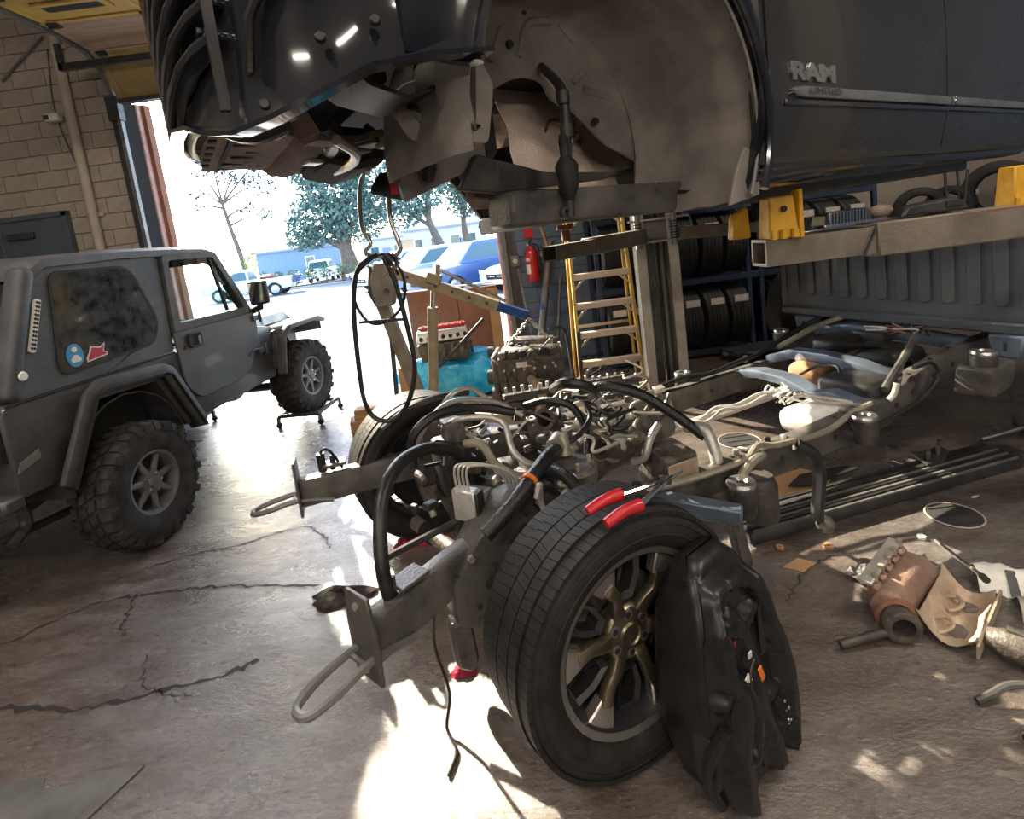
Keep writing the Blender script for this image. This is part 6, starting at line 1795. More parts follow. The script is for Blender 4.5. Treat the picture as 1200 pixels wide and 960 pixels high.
# high shelf with tyres behind the cargo bed
SH = thing('tire_shelf', 'high steel shelf carrying tyres behind the cargo bed', 'shelf', (5.5, 6.2, 0))
for x in (-.95, 1.25):
    for y in (-.28, .36):
        MB().box((x, y, .55), (.05, .05, 1.1)).build('upright', 'rack_blue', SH)
MB().box((.15, .02, 1.08), (2.3, .66, .04)).build('shelf_board', 'rack_blue', SH)
for i, (x, y, s_, rz, lb) in enumerate(((4.95, 6.3, .74, R(58), 'small worn black tyre on the high shelf beside the stool legs'), (5.36, 6.35, .70, R(34), 'narrow black tyre with pale label between stool legs and larger tyre'), (5.82, 6.2, 1.0, R(44), 'large black tyre with long white tread label on the high shelf'), (6.32, 6.3, .95, R(44), 'black tyre behind the second yellow lift pad'))):
    o = copy_thing(proto, (x, y, 1.103), rz, lb, 'tyres on the high shelf')
    o.scale = (s_, s_, s_)
t = thing('stool_frame', 'dark tube-legged stool frame upside down on the high shelf', 'stool', (5.16, 5.98, 1.105))
for a, b in (((-.12, 0, 0), (-.17, 0, .66)), ((.02, 0, 0), (.09, .0, .66)), ((.1, .1, 0), (.06, .1, .66)), ((-.05, .1, 0), (-.08, .1, .66))):
    MB().cyl(a, b, .014, n=8).build('leg', 'steel_dark', t)
MB().lathe([(.10, 0), (.14, 0), (.14, .02), (.10, .02)], (0, .05, 0), (0, 0, 1), 18, closed=True).build('seat_ring', 'steel_dark', t)
# caster-wheeled creeper under the rack
t = thing('floor_creeper', 'low dark creeper with pale caster wheel beneath the tyre rack', 'creeper', (2.45, 5.62, 0), R(10))
MB().box((.25, .1, .10), (.7, .34, .03)).build('creeper_board', 'steel_dark', t, bevel=.008)
for x, y in ((-.06, -.08), (.56, -.08), (-.06, .28), (.56, .28)):
    c = MB().lathe([(0, -.02), (.06, -.02), (.065, 0), (.06, .02), (0, .02)], (x, y, .066), (0, 1, 0), 18).build('caster', 'rubber', t)
    MB().lathe([(0, -.024), (.042, -.024), (.042, .024), (0, .024)], (x, y, .066), (0, 1, 0), 18).build('caster_hub', 'house_pale', c)

# ================================================================ STEP LADDER
LD = thing('step_ladder', 'tall yellow fibreglass step ladder with tan treads in front of tyre rack', 'ladder', (.95, 5.42, 0))
rl = lambda z, s: V((s * (.33 - .028 * z), .05 * z - .02, z))
for s in (-1, 1):
    MB().bar(rl(0, s), rl(2.6, s), .03, .075, up=(0, -1, 0)).build('front_rail', 'ladder_yellow', LD, bevel=.004)
    MB().bar((s * .345, .38, 0), (s * .26, .2, 2.6), .025, .05, up=(0, -1, 0)).build('rear_rail', 'ladder_yellow', LD, bevel=.003)
    MB().box((s * .345, -.02, .02), (.05, .09, .04)).build('foot', 'rubber', LD, bevel=.005)
for k in range(8):
    z = .28 + k * .305
    a, b = rl(z, -1), rl(z, 1)
    tr_ = MB().bar(a, b, .085, .025).build('tread', 'ladder_step', LD, bevel=.003)
    MB().bar(a + V((0, -.04, -.02)), b + V((0, -.04, -.02)), .012, .055).build('tread_apron', 'ladder_step', tr_, bevel=.002)
    for s in (-1, 1):
        p = rl(z - .15, s)
        q = rl(z - .03, s) - V((s * .13, 0, 0))
        MB().bar(p + V((0, -.03, 0)), q + V((0, -.03, 0)), .010, .02).build('tread_brace', 'ladder_step', tr_)
for z in (.6, 1.5):
    MB().bar((-.34 + .03 * z, .38 - .07 * z, z), (.34 - .03 * z, .38 - .07 * z, z), .02, .03).build('rear_brace', 'ladder_step', LD)

# ================================================================ BLUE WALL FITTINGS
FE = thing('fire_extinguisher', 'red fire extinguisher with white label hung on blue wall', 'extinguisher', (.32, 6.70, 1.08))
MB().lathe([(0, 0), (.07, 0), (.08, .02), (.08, .34), (.07, .39), (.03, .43), (.025, .45), (0, .45)], (0, 0, 0), (0, 0, 1), 20).build('cylinder', 'red_paint', FE)
MB().lathe([(.082, .10), (.082, .22)], (0, 0, 0), (0, 0, 1), 10, arc=(R(-160), R(-40))).build('label', 'white', FE)
MB().lathe([(.082, .26), (.082, .30)], (0, 0, 0), (0, 0, 1), 10, arc=(R(-160), R(-40))).build('label_band', 'label_white', FE)
MB().cyl((0, 0, .45), (0, 0, .50), .022, n=10).bar((0, 0, .50), (.03, -.10, .54), .02, .012).bar((0, 0, .48), (.02, -.10, .48), .02, .012).build('valve_handle', 'steel_dark', FE)
MB().tube([(.03, 0, .47), (.10, -.02, .42), (.105, -.02, .2), (.09, -.02, .08)], .010, n=6).build('hose', 'rubber', FE)
MB().lathe([(0, -.006), (.018, -.006), (.018, .006)], (-.03, -.01, .47), (0, -1, 0), 12).build('gauge', 'white', FE)
tag(MB().prism([(-.06, -.07), (.06, -.07), (.07, 0), (.03, .08), (-.05, .08)], (.32, 6.798, 1.70), EX, EZ, (0, -.01, 0)).build('safety_sign', 'red_paint'), 'small red sign above the fire extinguisher', 'sign')
t = thing('junction_box', 'small grey electrical box with conduit between door jamb and extinguisher', 'box', (.11, 6.76, 1.36))
MB().box((0, 0, 0), (.11, .07, .14)).build('box_shell', 'steel_grey', t, bevel=.006)
MB().cyl((0, -.038, 0), (0, -.03, 0), .03, n=14).build('socket_face', 'house_pale', t)
MB().cyl((0, .01, .07), (.0, .01, 2.0), .014, n=8).build('conduit', 'steel_grey', t)
ch = MB()
for k in range(46):
    z = 1.25 - k * .024
    m = MX.Translation(V((.13 + .002 * k, 6.70, z))) @ MX.Rotation(PI / 2 if k % 2 else 0, 4, 'Z')
    s0 = len(ch.v)
    ch.lathe([(.011, -.003), (.014, 0), (.011, .003), (.008, 0)], (0, 0, 0), (0, 1, 0), 8, closed=True)
    ch.tf(m, s0)
tag(ch.build('door_chain', 'aluminium'), 'slim door chain hanging down the blue wall by the jamb', 'chain')
t = thing('leaning_pole', 'thick grey metal pole leaning on blue wall under extinguisher', 'pole', (.28, 6.42, 0))
MB().cyl((-.06, 0, 0), (.30, .30, 1.55), .045, n=14).build('pole_shaft', 'steel_grey', t)
MB().cyl((.10, .14, .72), (.16, .19, .92), .048, n=14).build('blue_band', 'hoist_blue', t)
tag(MB().cyl((.44, 6.35, 0), (.66, 6.74, 1.1), .022, n=10).build('slim_pole', 'steel_grey'), 'slim grey pole leaning between thick pole and ladder', 'pole')
tag(MB().bar((.54, 6.45, 1.40), (.42, 6.50, 2.0), .05, .03).bar((.42, 6.44, 1.42), (.56, 6.44, 1.40), .06, .05).build('crutch_board', 'wood'), 'worn wooden board end hanging behind the lift arm tip', 'board')
# ================================================================ ENGINE HOIST
H = thing('engine_hoist', 'cream engine crane with blue boom tip holding the hanging engine', 'hoist', (-1.0, 4.9, 0))
def HW(*p):
    return V(p) - V((-1.0, 4.9, 0))
BM = MB().bar(HW(-1.10, 4.86, 1.53), HW(-.12, 4.62, 1.09), .075, .10).build('boom', 'hoist_cream', H, bevel=.006)
MB().bar(HW(-.14, 4.625, 1.10), HW(.13, 4.56, .985), .06, .078).build('boom_extension', 'hoist_blue', BM, bevel=.005)
for f in (.2, .45, .6, .75, .9):
    c = HW(-1.10, 4.86, 1.53) + (HW(-.12, 4.62, 1.09) - HW(-1.10, 4.86, 1.53)) * f
    MB().cyl(c + V((0, -.05, 0)), c + V((0, .05, 0)), .014, n=10).build('boom_pin', 'dark_metal', BM)
MS = MB().beam([HW(-1.16, 4.9, 1.60), HW(-1.22, 4.93, 1.32), HW(-1.14, 4.98, .90), HW(-.98, 5.05, .10)], .11, .12, up=(0, 1, 0)).build('mast', 'arm_grey', H, bevel=.006)
MB().prism([(-.10, -.28), (.06, -.28), (.12, -.05), (.14, .10), (-.06, .12), (-.12, -.05)], HW(-1.14, 4.82, 1.48), EX, EZ, (0, .14, 0)).build('head_bracket', 'arm_grey', MS, bevel=.006)
MB().cyl(HW(-1.12, 4.80, 1.34), HW(-1.12, 4.99, 1.34), .025, n=12).build('head_pin', 'dark_metal', MS)
MB().beam([HW(-1.23, 4.9, 1.58), HW(-1.28, 4.92, 1.34), HW(-1.24, 4.94, 1.22)], .05, .10, up=(0, 1, 0)).build('head_cap', 'steel_dark', MS)
RM = MB().cyl(HW(-.86, 4.86, .18), HW(-.72, 4.78, 1.14), .048, n=16).build('hydraulic_jack', 'hoist_cream', H)
MB().cyl(HW(-.72, 4.78, 1.12), HW(-.675, 4.755, 1.36), .024, n=12).build('jack_rod', 'brushed', RM)
MB().box(HW(-.665, 4.75, 1.40), (.13, .12, .09), ry=R(24)).build('jack_clevis', 'hoist_cream', RM, bevel=.006)
MB().cyl(HW(-.64, 4.75, 1.38), HW(-.61, 4.75, 1.52), .022, n=10).build('pump_socket', 'zinc', RM)
MB().cyl(HW(-.60, 4.73, 1.47), HW(-.05, 4.60, 1.13), .016, n=8).build('support_rod', 'brushed', BM)
MB().cyl(HW(-.84, 4.84, .15), HW(-.86, 4.86, .24), .07, n=14).build('jack_foot', 'hoist_cream', RM)
MB().cyl(HW(-1.16, 4.95, 1.10), HW(-1.24, 5.0, .06), .022, n=10).build('brace_tube', 'steel_dark', H)
for s in (-1, 1):
    lg = MB().bar(HW(-1.30, 5.15 + .0, .11), HW(.25, 4.62 + s * .38, .11), .07, .08).build('leg', 'hoist_cream', H, bevel=.006)
    for f in (.06, .96):
        c = HW(-1.30, 5.15, 0) + (HW(.25, 4.62 + s * .38, 0) - HW(-1.30, 5.15, 0)) * f
        w_ = MB().lathe([(0, -.018), (.04, -.018), (.042, 0), (.04, .018), (0, .018)], c + V((0, 0, .042)), (0, 1, 0), 14).build('caster', 'rubber', lg)
MB().bar(HW(-1.02, 4.80, .12), HW(-1.02, 5.32, .12), .08, .08).build('base_beam', 'hoist_cream', H, bevel=.006)
for i, (x, y, z, s) in enumerate(((-1.55, 5.05, .06, (.34, .2, .12)), (-1.52, 5.07, .165, (.30, .16, .09)))):
    tag(MB().box((x, y, z), s, rz=R(14 - i * 6)).build('wood_block', 'wood', bevel=.006), ['lower thick wooden block stacked under the hoist', 'upper wooden block lying on the other block by the hoist'][i], 'wood block')
tag(MB().box((-1.22, 5.42, .24), (.10, .12, .48), rz=.2).build('wood_post', 'wood', bevel=.006), 'short upright wooden block behind the hoist mast', 'wood block')
# lifting chain in two legs
cn = thing('lifting_chain', 'steel chain in two legs from boom tip down to the hanging engine', 'chain', (.13, 4.54, .96))
def chain(a, b, parent, n):
    a, b = V(a), V(b)
    d, s_, u_ = basis(b - a)
    L_ = (b - a).length
    for k in range(n):
        c = a + (b - a) * ((k + .5) / n)
        r1 = L_ / n * .68
        sd = s_ if k % 2 else u_
        pts = [c + d * (r1 * math.cos(t)) + sd * (r1 * .55 * math.sin(t)) for t in [2 * PI * j / 10 for j in range(10)]]
        MB().tube(pts, .0075, n=5, k=1, closed=True).build('link', 'aluminium', parent)
chain((0, 0, 0), (-.24, -.02, -.24), cn, 11)
chain((0, 0, 0), (.24, -.06, -.30), cn, 12)
MB().tube([(0, 0, .03), (.02, 0, .01), (.015, 0, -.025), (-.015, 0, -.03), (-.02, 0, -.01)], .010, n=8).build('hook', 'steel_dark', cn)
# ---------------------------------------------------------------- hanging engine
E1 = thing('hanging_engine', 'dark greasy engine block hanging from the hoist chain', 'engine', (.08, 4.50, .14), R(-6))
re = random.Random(21)
MB().loft([[(-.24, -.18, .16), (.26, -.18, .16), (.26, .22, .16), (-.24, .22, .16)], [(-.26, -.22, .40), (.30, -.22, .40), (.30, .26, .40), (-.26, .26, .40)], [(-.24, -.24, .56), (.30, -.24, .52), (.30, .28, .52), (-.24, .28, .56)]]).build('engine_block', 'cast_dark', E1, bevel=.015)
MB().loft([[(-.18, -.14, .02), (.22, -.14, .02), (.22, .16, .02), (-.18, .16, .02)], [(-.22, -.17, .16), (.25, -.17, .16), (.25, .2, .16), (-.22, .2, .16)]]).build('oil_pan', 'dark_metal', E1, bevel=.02)
VC = MB().loft([[(-.22, -.24, .52), (.30, -.24, .50), (.30, -.02, .52), (-.22, -.02, .54)], [(-.20, -.20, .62), (.28, -.20, .59), (.28, -.05, .60), (-.20, -.05, .63)]]).build('valve_cover', 'cast', E1, bevel=.012)
MB().loft([[(-.20, .02, .54), (.26, .02, .52), (.26, .22, .52), (-.20, .22, .54)], [(-.18, .04, .66), (.24, .04, .63), (.24, .18, .63), (-.18, .18, .66)]]).build('intake_manifold', 'cast', E1, bevel=.015)
for k in range(6):
    x = -.19 + k * .085
    MB().box((x, -.235, .585), (.06, .05, .055), rx=R(12)).build('coil_pack', re.choice(['cast', 'cast_dark', 'plastic']), E1, bevel=.006)
    MB().cyl((x, -.25, .46), (x, -.275, .46), .012, n=6).build('block_bolt', 'aluminium', E1)
    MB().cyl((x, -.228, .34), (x, -.25, .34), .016, n=8).build('freeze_plug', 'cast', E1)
    MB().box((x, -.22, .40), (.02, .02, .16)).build('block_rib', 'cast_dark', E1, bevel=.004)
MB().box((-.04, -.232, .49), (.09, .01, .045)).build('casting_plate', 'label_white', E1)
MB().tube([(.02, -.22, .36), (.06, -.30, .34), (.10, -.31, .24), (.08, -.28, .14), (.05, -.26, .06)], .038, n=10).build('exhaust_elbow', 'tan_shield', E1)
MB().box((-.27, -.02, .36), (.06, .36, .44)).build('timing_cover', 'cast_dark', E1, bevel=.02)
for (y, z, r_) in ((0, .16, .085), (.12, .40, .05), (-.12, .38, .06), (.05, .56, .045)):
    MB().lathe([(0, .03), (r_ * .4, .03), (r_ * .5, .0), (r_, .0), (r_, .03), (r_ * 1.05, .03), (r_ * 1.05, -.02), (0, -.02)], (-.32, y, z), (-1, 0, 0), 20).build('pulley', 'dark_metal', E1)
for k in range(26):
    c = V((re.uniform(-.24, .28), re.uniform(-.28, -.05), re.uniform(.30, .66)))
    if k % 2:
        MB().box(c, (re.uniform(.02, .06), re.uniform(.02, .05), re.uniform(.02, .05)), rz=re.uniform(0, 3)).build('engine_bracket', re.choice(['cast', 'cast_dark', 'aluminium']), E1, bevel=.004)
    else:
        MB().tube([c, c + V((re.uniform(-.06, .06), -.03, re.uniform(0, .05))), c + V((re.uniform(-.12, .12), 0, re.uniform(-.05, .05)))], .008, n=6).build('engine_pipe', re.choice(['aluminium', 'hose', 'zinc']), E1)
# ---------------------------------------------------------------- second engine on its blue wrapping
E2 = thing('bare_engine', 'silver bare engine with red strip on top standing in blue plastic', 'engine', (-.83, 5.88, .41), R(6))
MB().loft([[(-.24, -.16, 0), (.26, -.16, 0), (.26, .2, 0), (-.24, .2, 0)], [(-.28, -.2, .22), (.30, -.2, .22), (.30, .24, .22), (-.28, .24, .22)]]).build('engine_block', 'cast', E2, bevel=.012)
MB().loft([[(-.28, -.2, .24), (.30, -.2, .24), (.30, .1, .24), (-.28, .1, .24)], [(-.26, -.16, .36), (.28, -.16, .36), (.28, .08, .36), (-.26, .08, .36)]]).build('cylinder_head', 'aluminium', E2, bevel=.012)
MB().box((.02, -.04, .385), (.52, .14, .03)).build('head_cover', 'red_paint', E2, bevel=.008)
for k in range(7):
    MB().cyl((-.22 + k * .08, -.205, .29), (-.22 + k * .08, -.17, .29), .022, n=12).build('port', 'car_under', E2)
    MB().cyl((-.18 + k * .07, -.1, .40), (-.18 + k * .07, -.1, .42), .012, n=6).build('cover_bolt', 'aluminium', E2)
for k in range(5):
    MB().box((-.2 + k * .1, -.21, .14), (.05, .03, .16)).build('block_rib', 'cast', E2, bevel=.005)
MB().lathe([(0, -.02), (.08, -.02), (.085, .01), (0, .01)], (.32, -.02, .12), (1, 0, 0), 18).build('flywheel', 'cast_dark', E2)
rows = []
rb_ = random.Random(4)
for i in range(9):
    row = []
    for j in range(28):
        a = 2 * PI * j / 28
        rr = [.40, .50, .54, .52, .48, .46, .42, .30, .02][i] * (1 + .12 * math.sin(3 * a + i) + rb_.uniform(-.05, .05))
        z = [.0, .02, .09, .19, .29, .36, .40, .41, .405][i] + rb_.uniform(-.02, .02) + .05 * math.sin(2 * a)
        row.append((rr * 1.18 * math.cos(a) + .04, rr * .62 * math.sin(a), max(0.002, z - .0)))
    rows.append(row)
bg_ = MB().grid(rows, closed=True).build('plastic_wrap', 'blue_bag', smooth=25)
bg_.location = (-.82, 5.90, 0)
tag(bg_, 'crumpled bright blue plastic sheet wrapped under the bare engine', 'plastic sheet')
tag(MB().cyl((-.86, 5.56, .40), (-.32, 5.54, .86), .018, n=10).build('pry_bar', 'steel_dark'), 'long dark pry bar leaning across the bare engine', 'bar')
# big brown cardboard sheets by the doorway
t = thing('cardboard_box', 'large flattened brown cardboard box standing in the doorway', 'box', (-.74, 6.55, 0), R(-3))
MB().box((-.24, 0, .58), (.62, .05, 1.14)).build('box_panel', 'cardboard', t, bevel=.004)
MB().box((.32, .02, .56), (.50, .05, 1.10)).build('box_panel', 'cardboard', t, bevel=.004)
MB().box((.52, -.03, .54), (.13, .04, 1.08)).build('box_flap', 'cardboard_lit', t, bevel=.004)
MB().box((0, .0, 1.155), (1.1, .07, .012)).build('box_edge', 'white', t)

# ================================================================ LINES HANGING FROM THE BODY'S NOSE
LN2 = thing('hanging_lines', 'bent steel pipes and black cables hanging from the nose of the raised body', 'pipes', (-.5, 2.2, 1.0))
def LW(pts, dy=0):
    return [V(p) - V((-.5, 2.2 - dy, 1.0)) for p in pts]
MB().tube(LW([(-.45, 2.20, 2.12), (-.455, 2.20, 2.06), (-.54, 2.20, 1.995), (-.57, 2.20, 1.82), (-.545, 2.20, 1.74), (-.575, 2.20, 1.705), (-.53, 2.20, 1.68), (-.47, 2.20, 1.682)]), .009, n=8, k=5).build('steel_pipe', 'brushed', LN2)
MB().tube(LW([(-.445, 2.21, 1.92), (-.45, 2.21, 1.82), (-.43, 2.21, 1.72), (-.435, 2.21, 1.69), (-.46, 2.2, 1.675), (-.52, 2.20, 1.68)]), .010, n=8, k=5).build('steel_pipe', 'brushed', LN2)
MB().tube(LW([(-.49, 2.2, 2.20), (-.42, 2.2, 2.13), (-.385, 2.2, 2.08), (-.385, 2.2, 2.03), (-.43, 2.2, 1.99)]), .016, n=8).build('rubber_hose', 'hose', LN2)
MB().tube(LW([(-.47, 2.22, 2.18), (-.43, 2.22, 2.10), (-.415, 2.22, 2.06), (-.43, 2.21, 2.0)]), .013, n=8).build('rubber_hose', 'hose', LN2)
CB = MB().loft([LW([(-.46, 2.17, 2.01), (-.42, 2.17, 2.01), (-.42, 2.23, 2.01), (-.46, 2.23, 2.01)]), LW([(-.50, 2.15, 1.95), (-.39, 2.15, 1.96), (-.39, 2.25, 1.96), (-.50, 2.25, 1.95)]), LW([(-.50, 2.15, 1.93), (-.385, 2.15, 1.89), (-.385, 2.25, 1.89), (-.50, 2.25, 1.93)])]).build('connector_block', 'plastic', LN2, bevel=.006)
MB().box(LW([(-.405, 2.147, 1.94)])[0], (.03, .01, .05)).build('red_latch', 'red_paint', CB, bevel=.003)
MB().tube(LW([(-.52, 2.2, 1.685), (-.62, 2.2, 1.62), (-.65, 2.2, 1.52), (-.61, 2.2, 1.42), (-.54, 2.2, 1.405), (-.46, 2.2, 1.46), (-.43, 2.2, 1.56), (-.46, 2.2, 1.66)]), .0065, n=6, closed=True).build('cable_loop', 'hose', LN2)
MB().tube(LW([(-.52, 2.19, 1.69), (-.61, 2.19, 1.64), (-.655, 2.19, 1.48), (-.675, 2.19, 1.23), (-.675, 2.19, 1.08), (-.64, 2.19, 1.0), (-.57, 2.19, .985), (-.50, 2.19, 1.04), (-.45, 2.19, 1.16), (-.44, 2.19, 1.27), (-.45, 2.19, 1.42), (-.47, 2.19, 1.58), (-.50, 2.19, 1.675)]), .0105, n=8).build('battery_cable', 'hose', LN2)
MB().bar(LW([(-.64, 2.185, 1.42)])[0], LW([(-.45, 2.185, 1.41)])[0], .008, .012).build('cable_tie', 'tape', LN2)
for k in range(4):
    a = V((-.50 + .012 * k, 2.195, 1.685))
    MB().tube(LW([a, a + V((.03, -.01, -.04)), a + V((.05 - .03 * k, 0, -.09))]), .006, n=6).build('cable_end', 'brushed' if k % 2 else 'tape', LN2)
# ================================================================ THINGS ON THE FLOOR
TK = thing('plastic_tank', 'black moulded plastic fuel tank propped against the chassis front wheel', 'tank', (.45, 1.245, 0), R(36.9))
secs = [(.0, .03, .28, .0, .17), (.04, .0, .31, -.015, .19), (.16, -.03, .345, -.02, .20), (.30, -.035, .36, -.02, .21), (.40, -.02, .345, -.015, .20), (.47, -.005, .32, -.01, .20), (.54, .015, .31, -.005, .195), (.60, .04, .30, .01, .18), (.65, .07, .28, .03, .165), (.68, .11, .25, .055, .14)]
loops = []
for z, x0, x1, y0, y1 in secs:
    loops.append([(p[0], p[1] + .10 * z, z) for p in rrect(x0, y0 + .04, x1, y1 + .02, .035, 4)])
MB().loft(loops).build('tank_shell', 'tank_plastic', TK, smooth=60)
def fy(z):
    # y of the moulded face at height z
    for a, b in zip(secs, secs[1:]):
        if a[0] <= z <= b[0]:
            f = (z - a[0]) / (b[0] - a[0])
            return a[3] + (b[3] - a[3]) * f + .10 * z
    return secs[-1][3] + .10 * z
def face(pts, o=.0):
    return [(x, fy(z) - o, z) for x, z in pts]
# relief of the moulded face: soft bands pressed out of the shell
def seg_d(x, z, pts):
    best = 9
    for (ax, az), (bx, bz) in zip(pts, pts[1:]):
        dx, dz = bx - ax, bz - az
        t_ = max(0, min(1, ((x - ax) * dx + (z - az) * dz) / (dx * dx + dz * dz + 1e-9)))
        best = min(best, math.hypot(x - ax - dx * t_, z - az - dz * t_))
    return best
bands = [([(.04, .61), (.03, .55), (.05, .50), (.03, .42), (.07, .38), (.07, .30), (.03, .22), (.03, .02)], .030, .030), ([(.11, .56), (.15, .48), (.17, .36), (.17, .24), (.21, .12), (.22, .02)], .026, .022),
         ([(.27, .58), (.28, .46), (.31, .34), (.30, .20), (.31, .05)], .028, .032), ([(.06, .60), (.13, .635), (.22, .61), (.26, .57)], .022, .028), ([(.07, .53), (.14, .50), (.22, .53)], .020, .022), ([(.0, .36), (.06, .39), (.12, .36), (.14, .24), (.10, .14), (.04, .17)], .018, .020), ([(.17, .24), (.24, .26), (.30, .24)], .016, .016), ([(.20, .12), (.26, .14), (.31, .12)], .016, .018)]
rows = []
for i in range(61):
    z = .01 + .645 * i / 60
    x0 = x1 = 0
    for a, b in zip(secs, secs[1:]):
        if a[0] <= z <= b[0]:
            f = (z - a[0]) / (b[0] - a[0])
            x0, x1 = a[1] + (b[1] - a[1]) * f, a[2] + (b[2] - a[2]) * f
    row = []
    for j in range(37):
        x = x0 + .004 + (x1 - x0 - .008) * j / 36
        h = 0
        for pts, w_, hh in bands:
            d_ = seg_d(x, z, pts)
            k = max(0, min(1, (1.2 - d_ / w_) * 1.9))
            h = max(h, hh * k * k * (3 - 2 * k))
        ed = min(1, .2 + j / 3, .2 + (36 - j) / 3, i / 3, (60 - i) / 3)
        row.append((x, fy(z) + .05 - (h * 1.5 + .018) * ed, z))
    rows.append(row)
MB().grid(rows).build('moulded_face', 'tank_plastic', TK, smooth=70)
for pts in (rrect(.11, .535, .20, .60, .025), rrect(.03, .19, .085, .33, .02), rrect(.235, .30, .275, .52, .015), rrect(.15, .06, .19, .18, .012)):
    MB().prism([(x, z) for x, z in pts], (0, fy(sum(p[1] for p in pts) / len(pts)) + .024, 0), EX, EZ, (0, .004, 0)).build('moulded_pocket', 'car_under', TK)
MB().tube(face([(.13, .44), (.10, .42), (.09, .37), (.11, .34)], .02), .003, n=5).build('tether', 'hose', TK)
MB().box((.135, fy(.44) - .004, .44), (.016, .004, .018)).build('white_tag', 'label_white', TK)
MB().box((.115, fy(.375) + .004, .375), (.022, .004, .036), ry=R(-30)).build('paper_tag', 'white', TK)
MB().box((.165, fy(.37) - .006, .37), (.018, .004, .05), ry=R(-20)).build('orange_tag', 'orange', TK)
MB().box((.10, fy(.47) + .02, .475), (.03, .003, .022), ry=R(20)).build('red_mark', 'sticker_red', TK)
MB().tube([(.0, .03, .30), (-.035, .06, .22), (-.03, .08, .12), (-.01, .06, .04)], .02, n=8).build('side_ridge', 'tank_plastic', TK)
MB().prism(rrect(.04, .10, .12, .26, .03), (-.034, 0, 0), (0, 1, 0), EZ, (.004, 0, 0)).build('side_pocket', 'car_under', TK)
for k in range(16):
    z = random.uniform(.12, .26)
    x = random.uniform(.25, .33)
    MB().ball((x, fy(z) - .004, z), random.uniform(.003, .006), n=6, m=4).build('fluid_drop', 'chrome', TK)
# pliers left on top of the tyre
PL = thing('red_pliers', 'long pliers with red grips lying on top of the front tyre', 'pliers', (.25, 1.47, .85))
def PW(*p):
    return V(p) - V((.25, 1.47, .85))
for a, b in (((.144, 1.486, .855), (.258, 1.530, .872)), ((.185, 1.412, .852), (.300, 1.462, .868))):
    MB().tube([PW(*a), (PW(*a) + PW(*b)) / 2 + V((0, 0, .008)), PW(*b)], [.016, .020], n=10).build('grip', 'red_paint', PL)
MB().tube([PW(.258, 1.530, .872), PW(.34, 1.545, .88), PW(.40, 1.55, .885)], [.009, .007], n=8).build('handle_rod', 'chrome', PL)
MB().tube([PW(.300, 1.462, .868), PW(.37, 1.52, .882), PW(.427, 1.56, .892)], [.010, .007], n=8).build('handle_rod', 'chrome', PL)
MB().lathe([(0, -.008), (.018, -.008), (.018, .008), (0, .008)], PW(.405, 1.553, .887), (0, 0, 1), 12).build('pivot', 'steel_dark', PL)
MB().loft([[PW(.40, 1.545, .878), PW(.42, 1.56, .878), PW(.42, 1.56, .896), PW(.40, 1.545, .896)], [PW(.465, 1.585, .886), PW(.472, 1.592, .886), PW(.472, 1.592, .894), PW(.465, 1.585, .894)]]).build('jaw', 'steel_grey', PL)
# running board
RB = thing('running_board', 'long black ribbed running board lying on floor under the chassis', 'running board', (1.02, 2.56, 0), math.atan2(.38, 1.72))
MB().loft([[(0, -.10, .0), (0, .10, .0), (0, .12, .05), (0, .08, .075), (0, -.09, .06)], [(1.80, -.10, .0), (1.80, .10, .0), (1.80, .12, .05), (1.80, .08, .075), (1.80, -.09, .06)], [(1.92, -.05, .01), (1.92, .06, .01), (1.92, .07, .04), (1.92, .06, .055), (1.92, -.04, .05)]]).build('board_shell', 'plastic', RB, bevel=.008)
for k in range(6):
    MB().bar((.02, -.085 + k * .026, .064 + k * .0022), (1.78, -.085 + k * .026, .064 + k * .0022), .011, .010).build('rib', 'steel_grey' if k % 2 == 0 else 'plastic', RB)
MB().bar((.0, .105, .066), (1.8, .105, .066), .02, .02).build('edge_trim', 'plastic', RB)
for x in (.35, 1.2):
    MB().box((x, .15, .03), (.07, .12, .05)).build('mount_tab', 'dark_metal', RB, bevel=.006)
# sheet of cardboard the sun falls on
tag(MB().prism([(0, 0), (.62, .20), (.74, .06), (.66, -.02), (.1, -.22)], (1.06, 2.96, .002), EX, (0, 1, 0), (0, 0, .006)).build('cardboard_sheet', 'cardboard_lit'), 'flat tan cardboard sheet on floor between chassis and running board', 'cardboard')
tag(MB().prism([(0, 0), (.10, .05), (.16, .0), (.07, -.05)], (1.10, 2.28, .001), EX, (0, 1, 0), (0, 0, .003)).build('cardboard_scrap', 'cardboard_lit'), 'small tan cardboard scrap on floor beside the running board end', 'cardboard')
# floor covers with pale rims
for (x, y, r_, lab) in ((2.10, 2.50, .125, 'round dark floor drain cover with pale rim beside running board'), (1.52, 3.68, .15, 'round dark floor drain cover with pale rim beneath the chassis')):
    o = thing('floor_drain', lab, 'drain cover', (x, y, 0))
    MB().cyl((0, 0, .0005), (0, 0, .004), r_, n=40).build('cover', 'steel_dark', o)
    MB().lathe([(r_ - .010, .003), (r_ - .008, .007), (r_ - .002, .007), (r_, .003)], (0, 0, 0), (0, 0, 1), 40).build('rim_ring', 'pipe_tan', o)
    for k in range(3):
        MB().box((0, -.08 + .08 * k, .006), (r_ * 1.2, .015, .004)).build('cover_slot', 'car_under', o)
# steel floor plate
t = thing('floor_plate', 'flat grey steel plate with a notched edge on the floor', 'plate', (-1.75, 1.58, 0))
MB().prism([(-.36, -.25), (.08, -.25), (.24, .10), (.04, .10), (.02, .06), (-.10, .06), (-.12, .10), (-.24, .10)], (0, 0, .001), EX, (0, 1, 0), (0, 0, .008)).build('plate_sheet', 'steel_grey', t, bevel=.002)
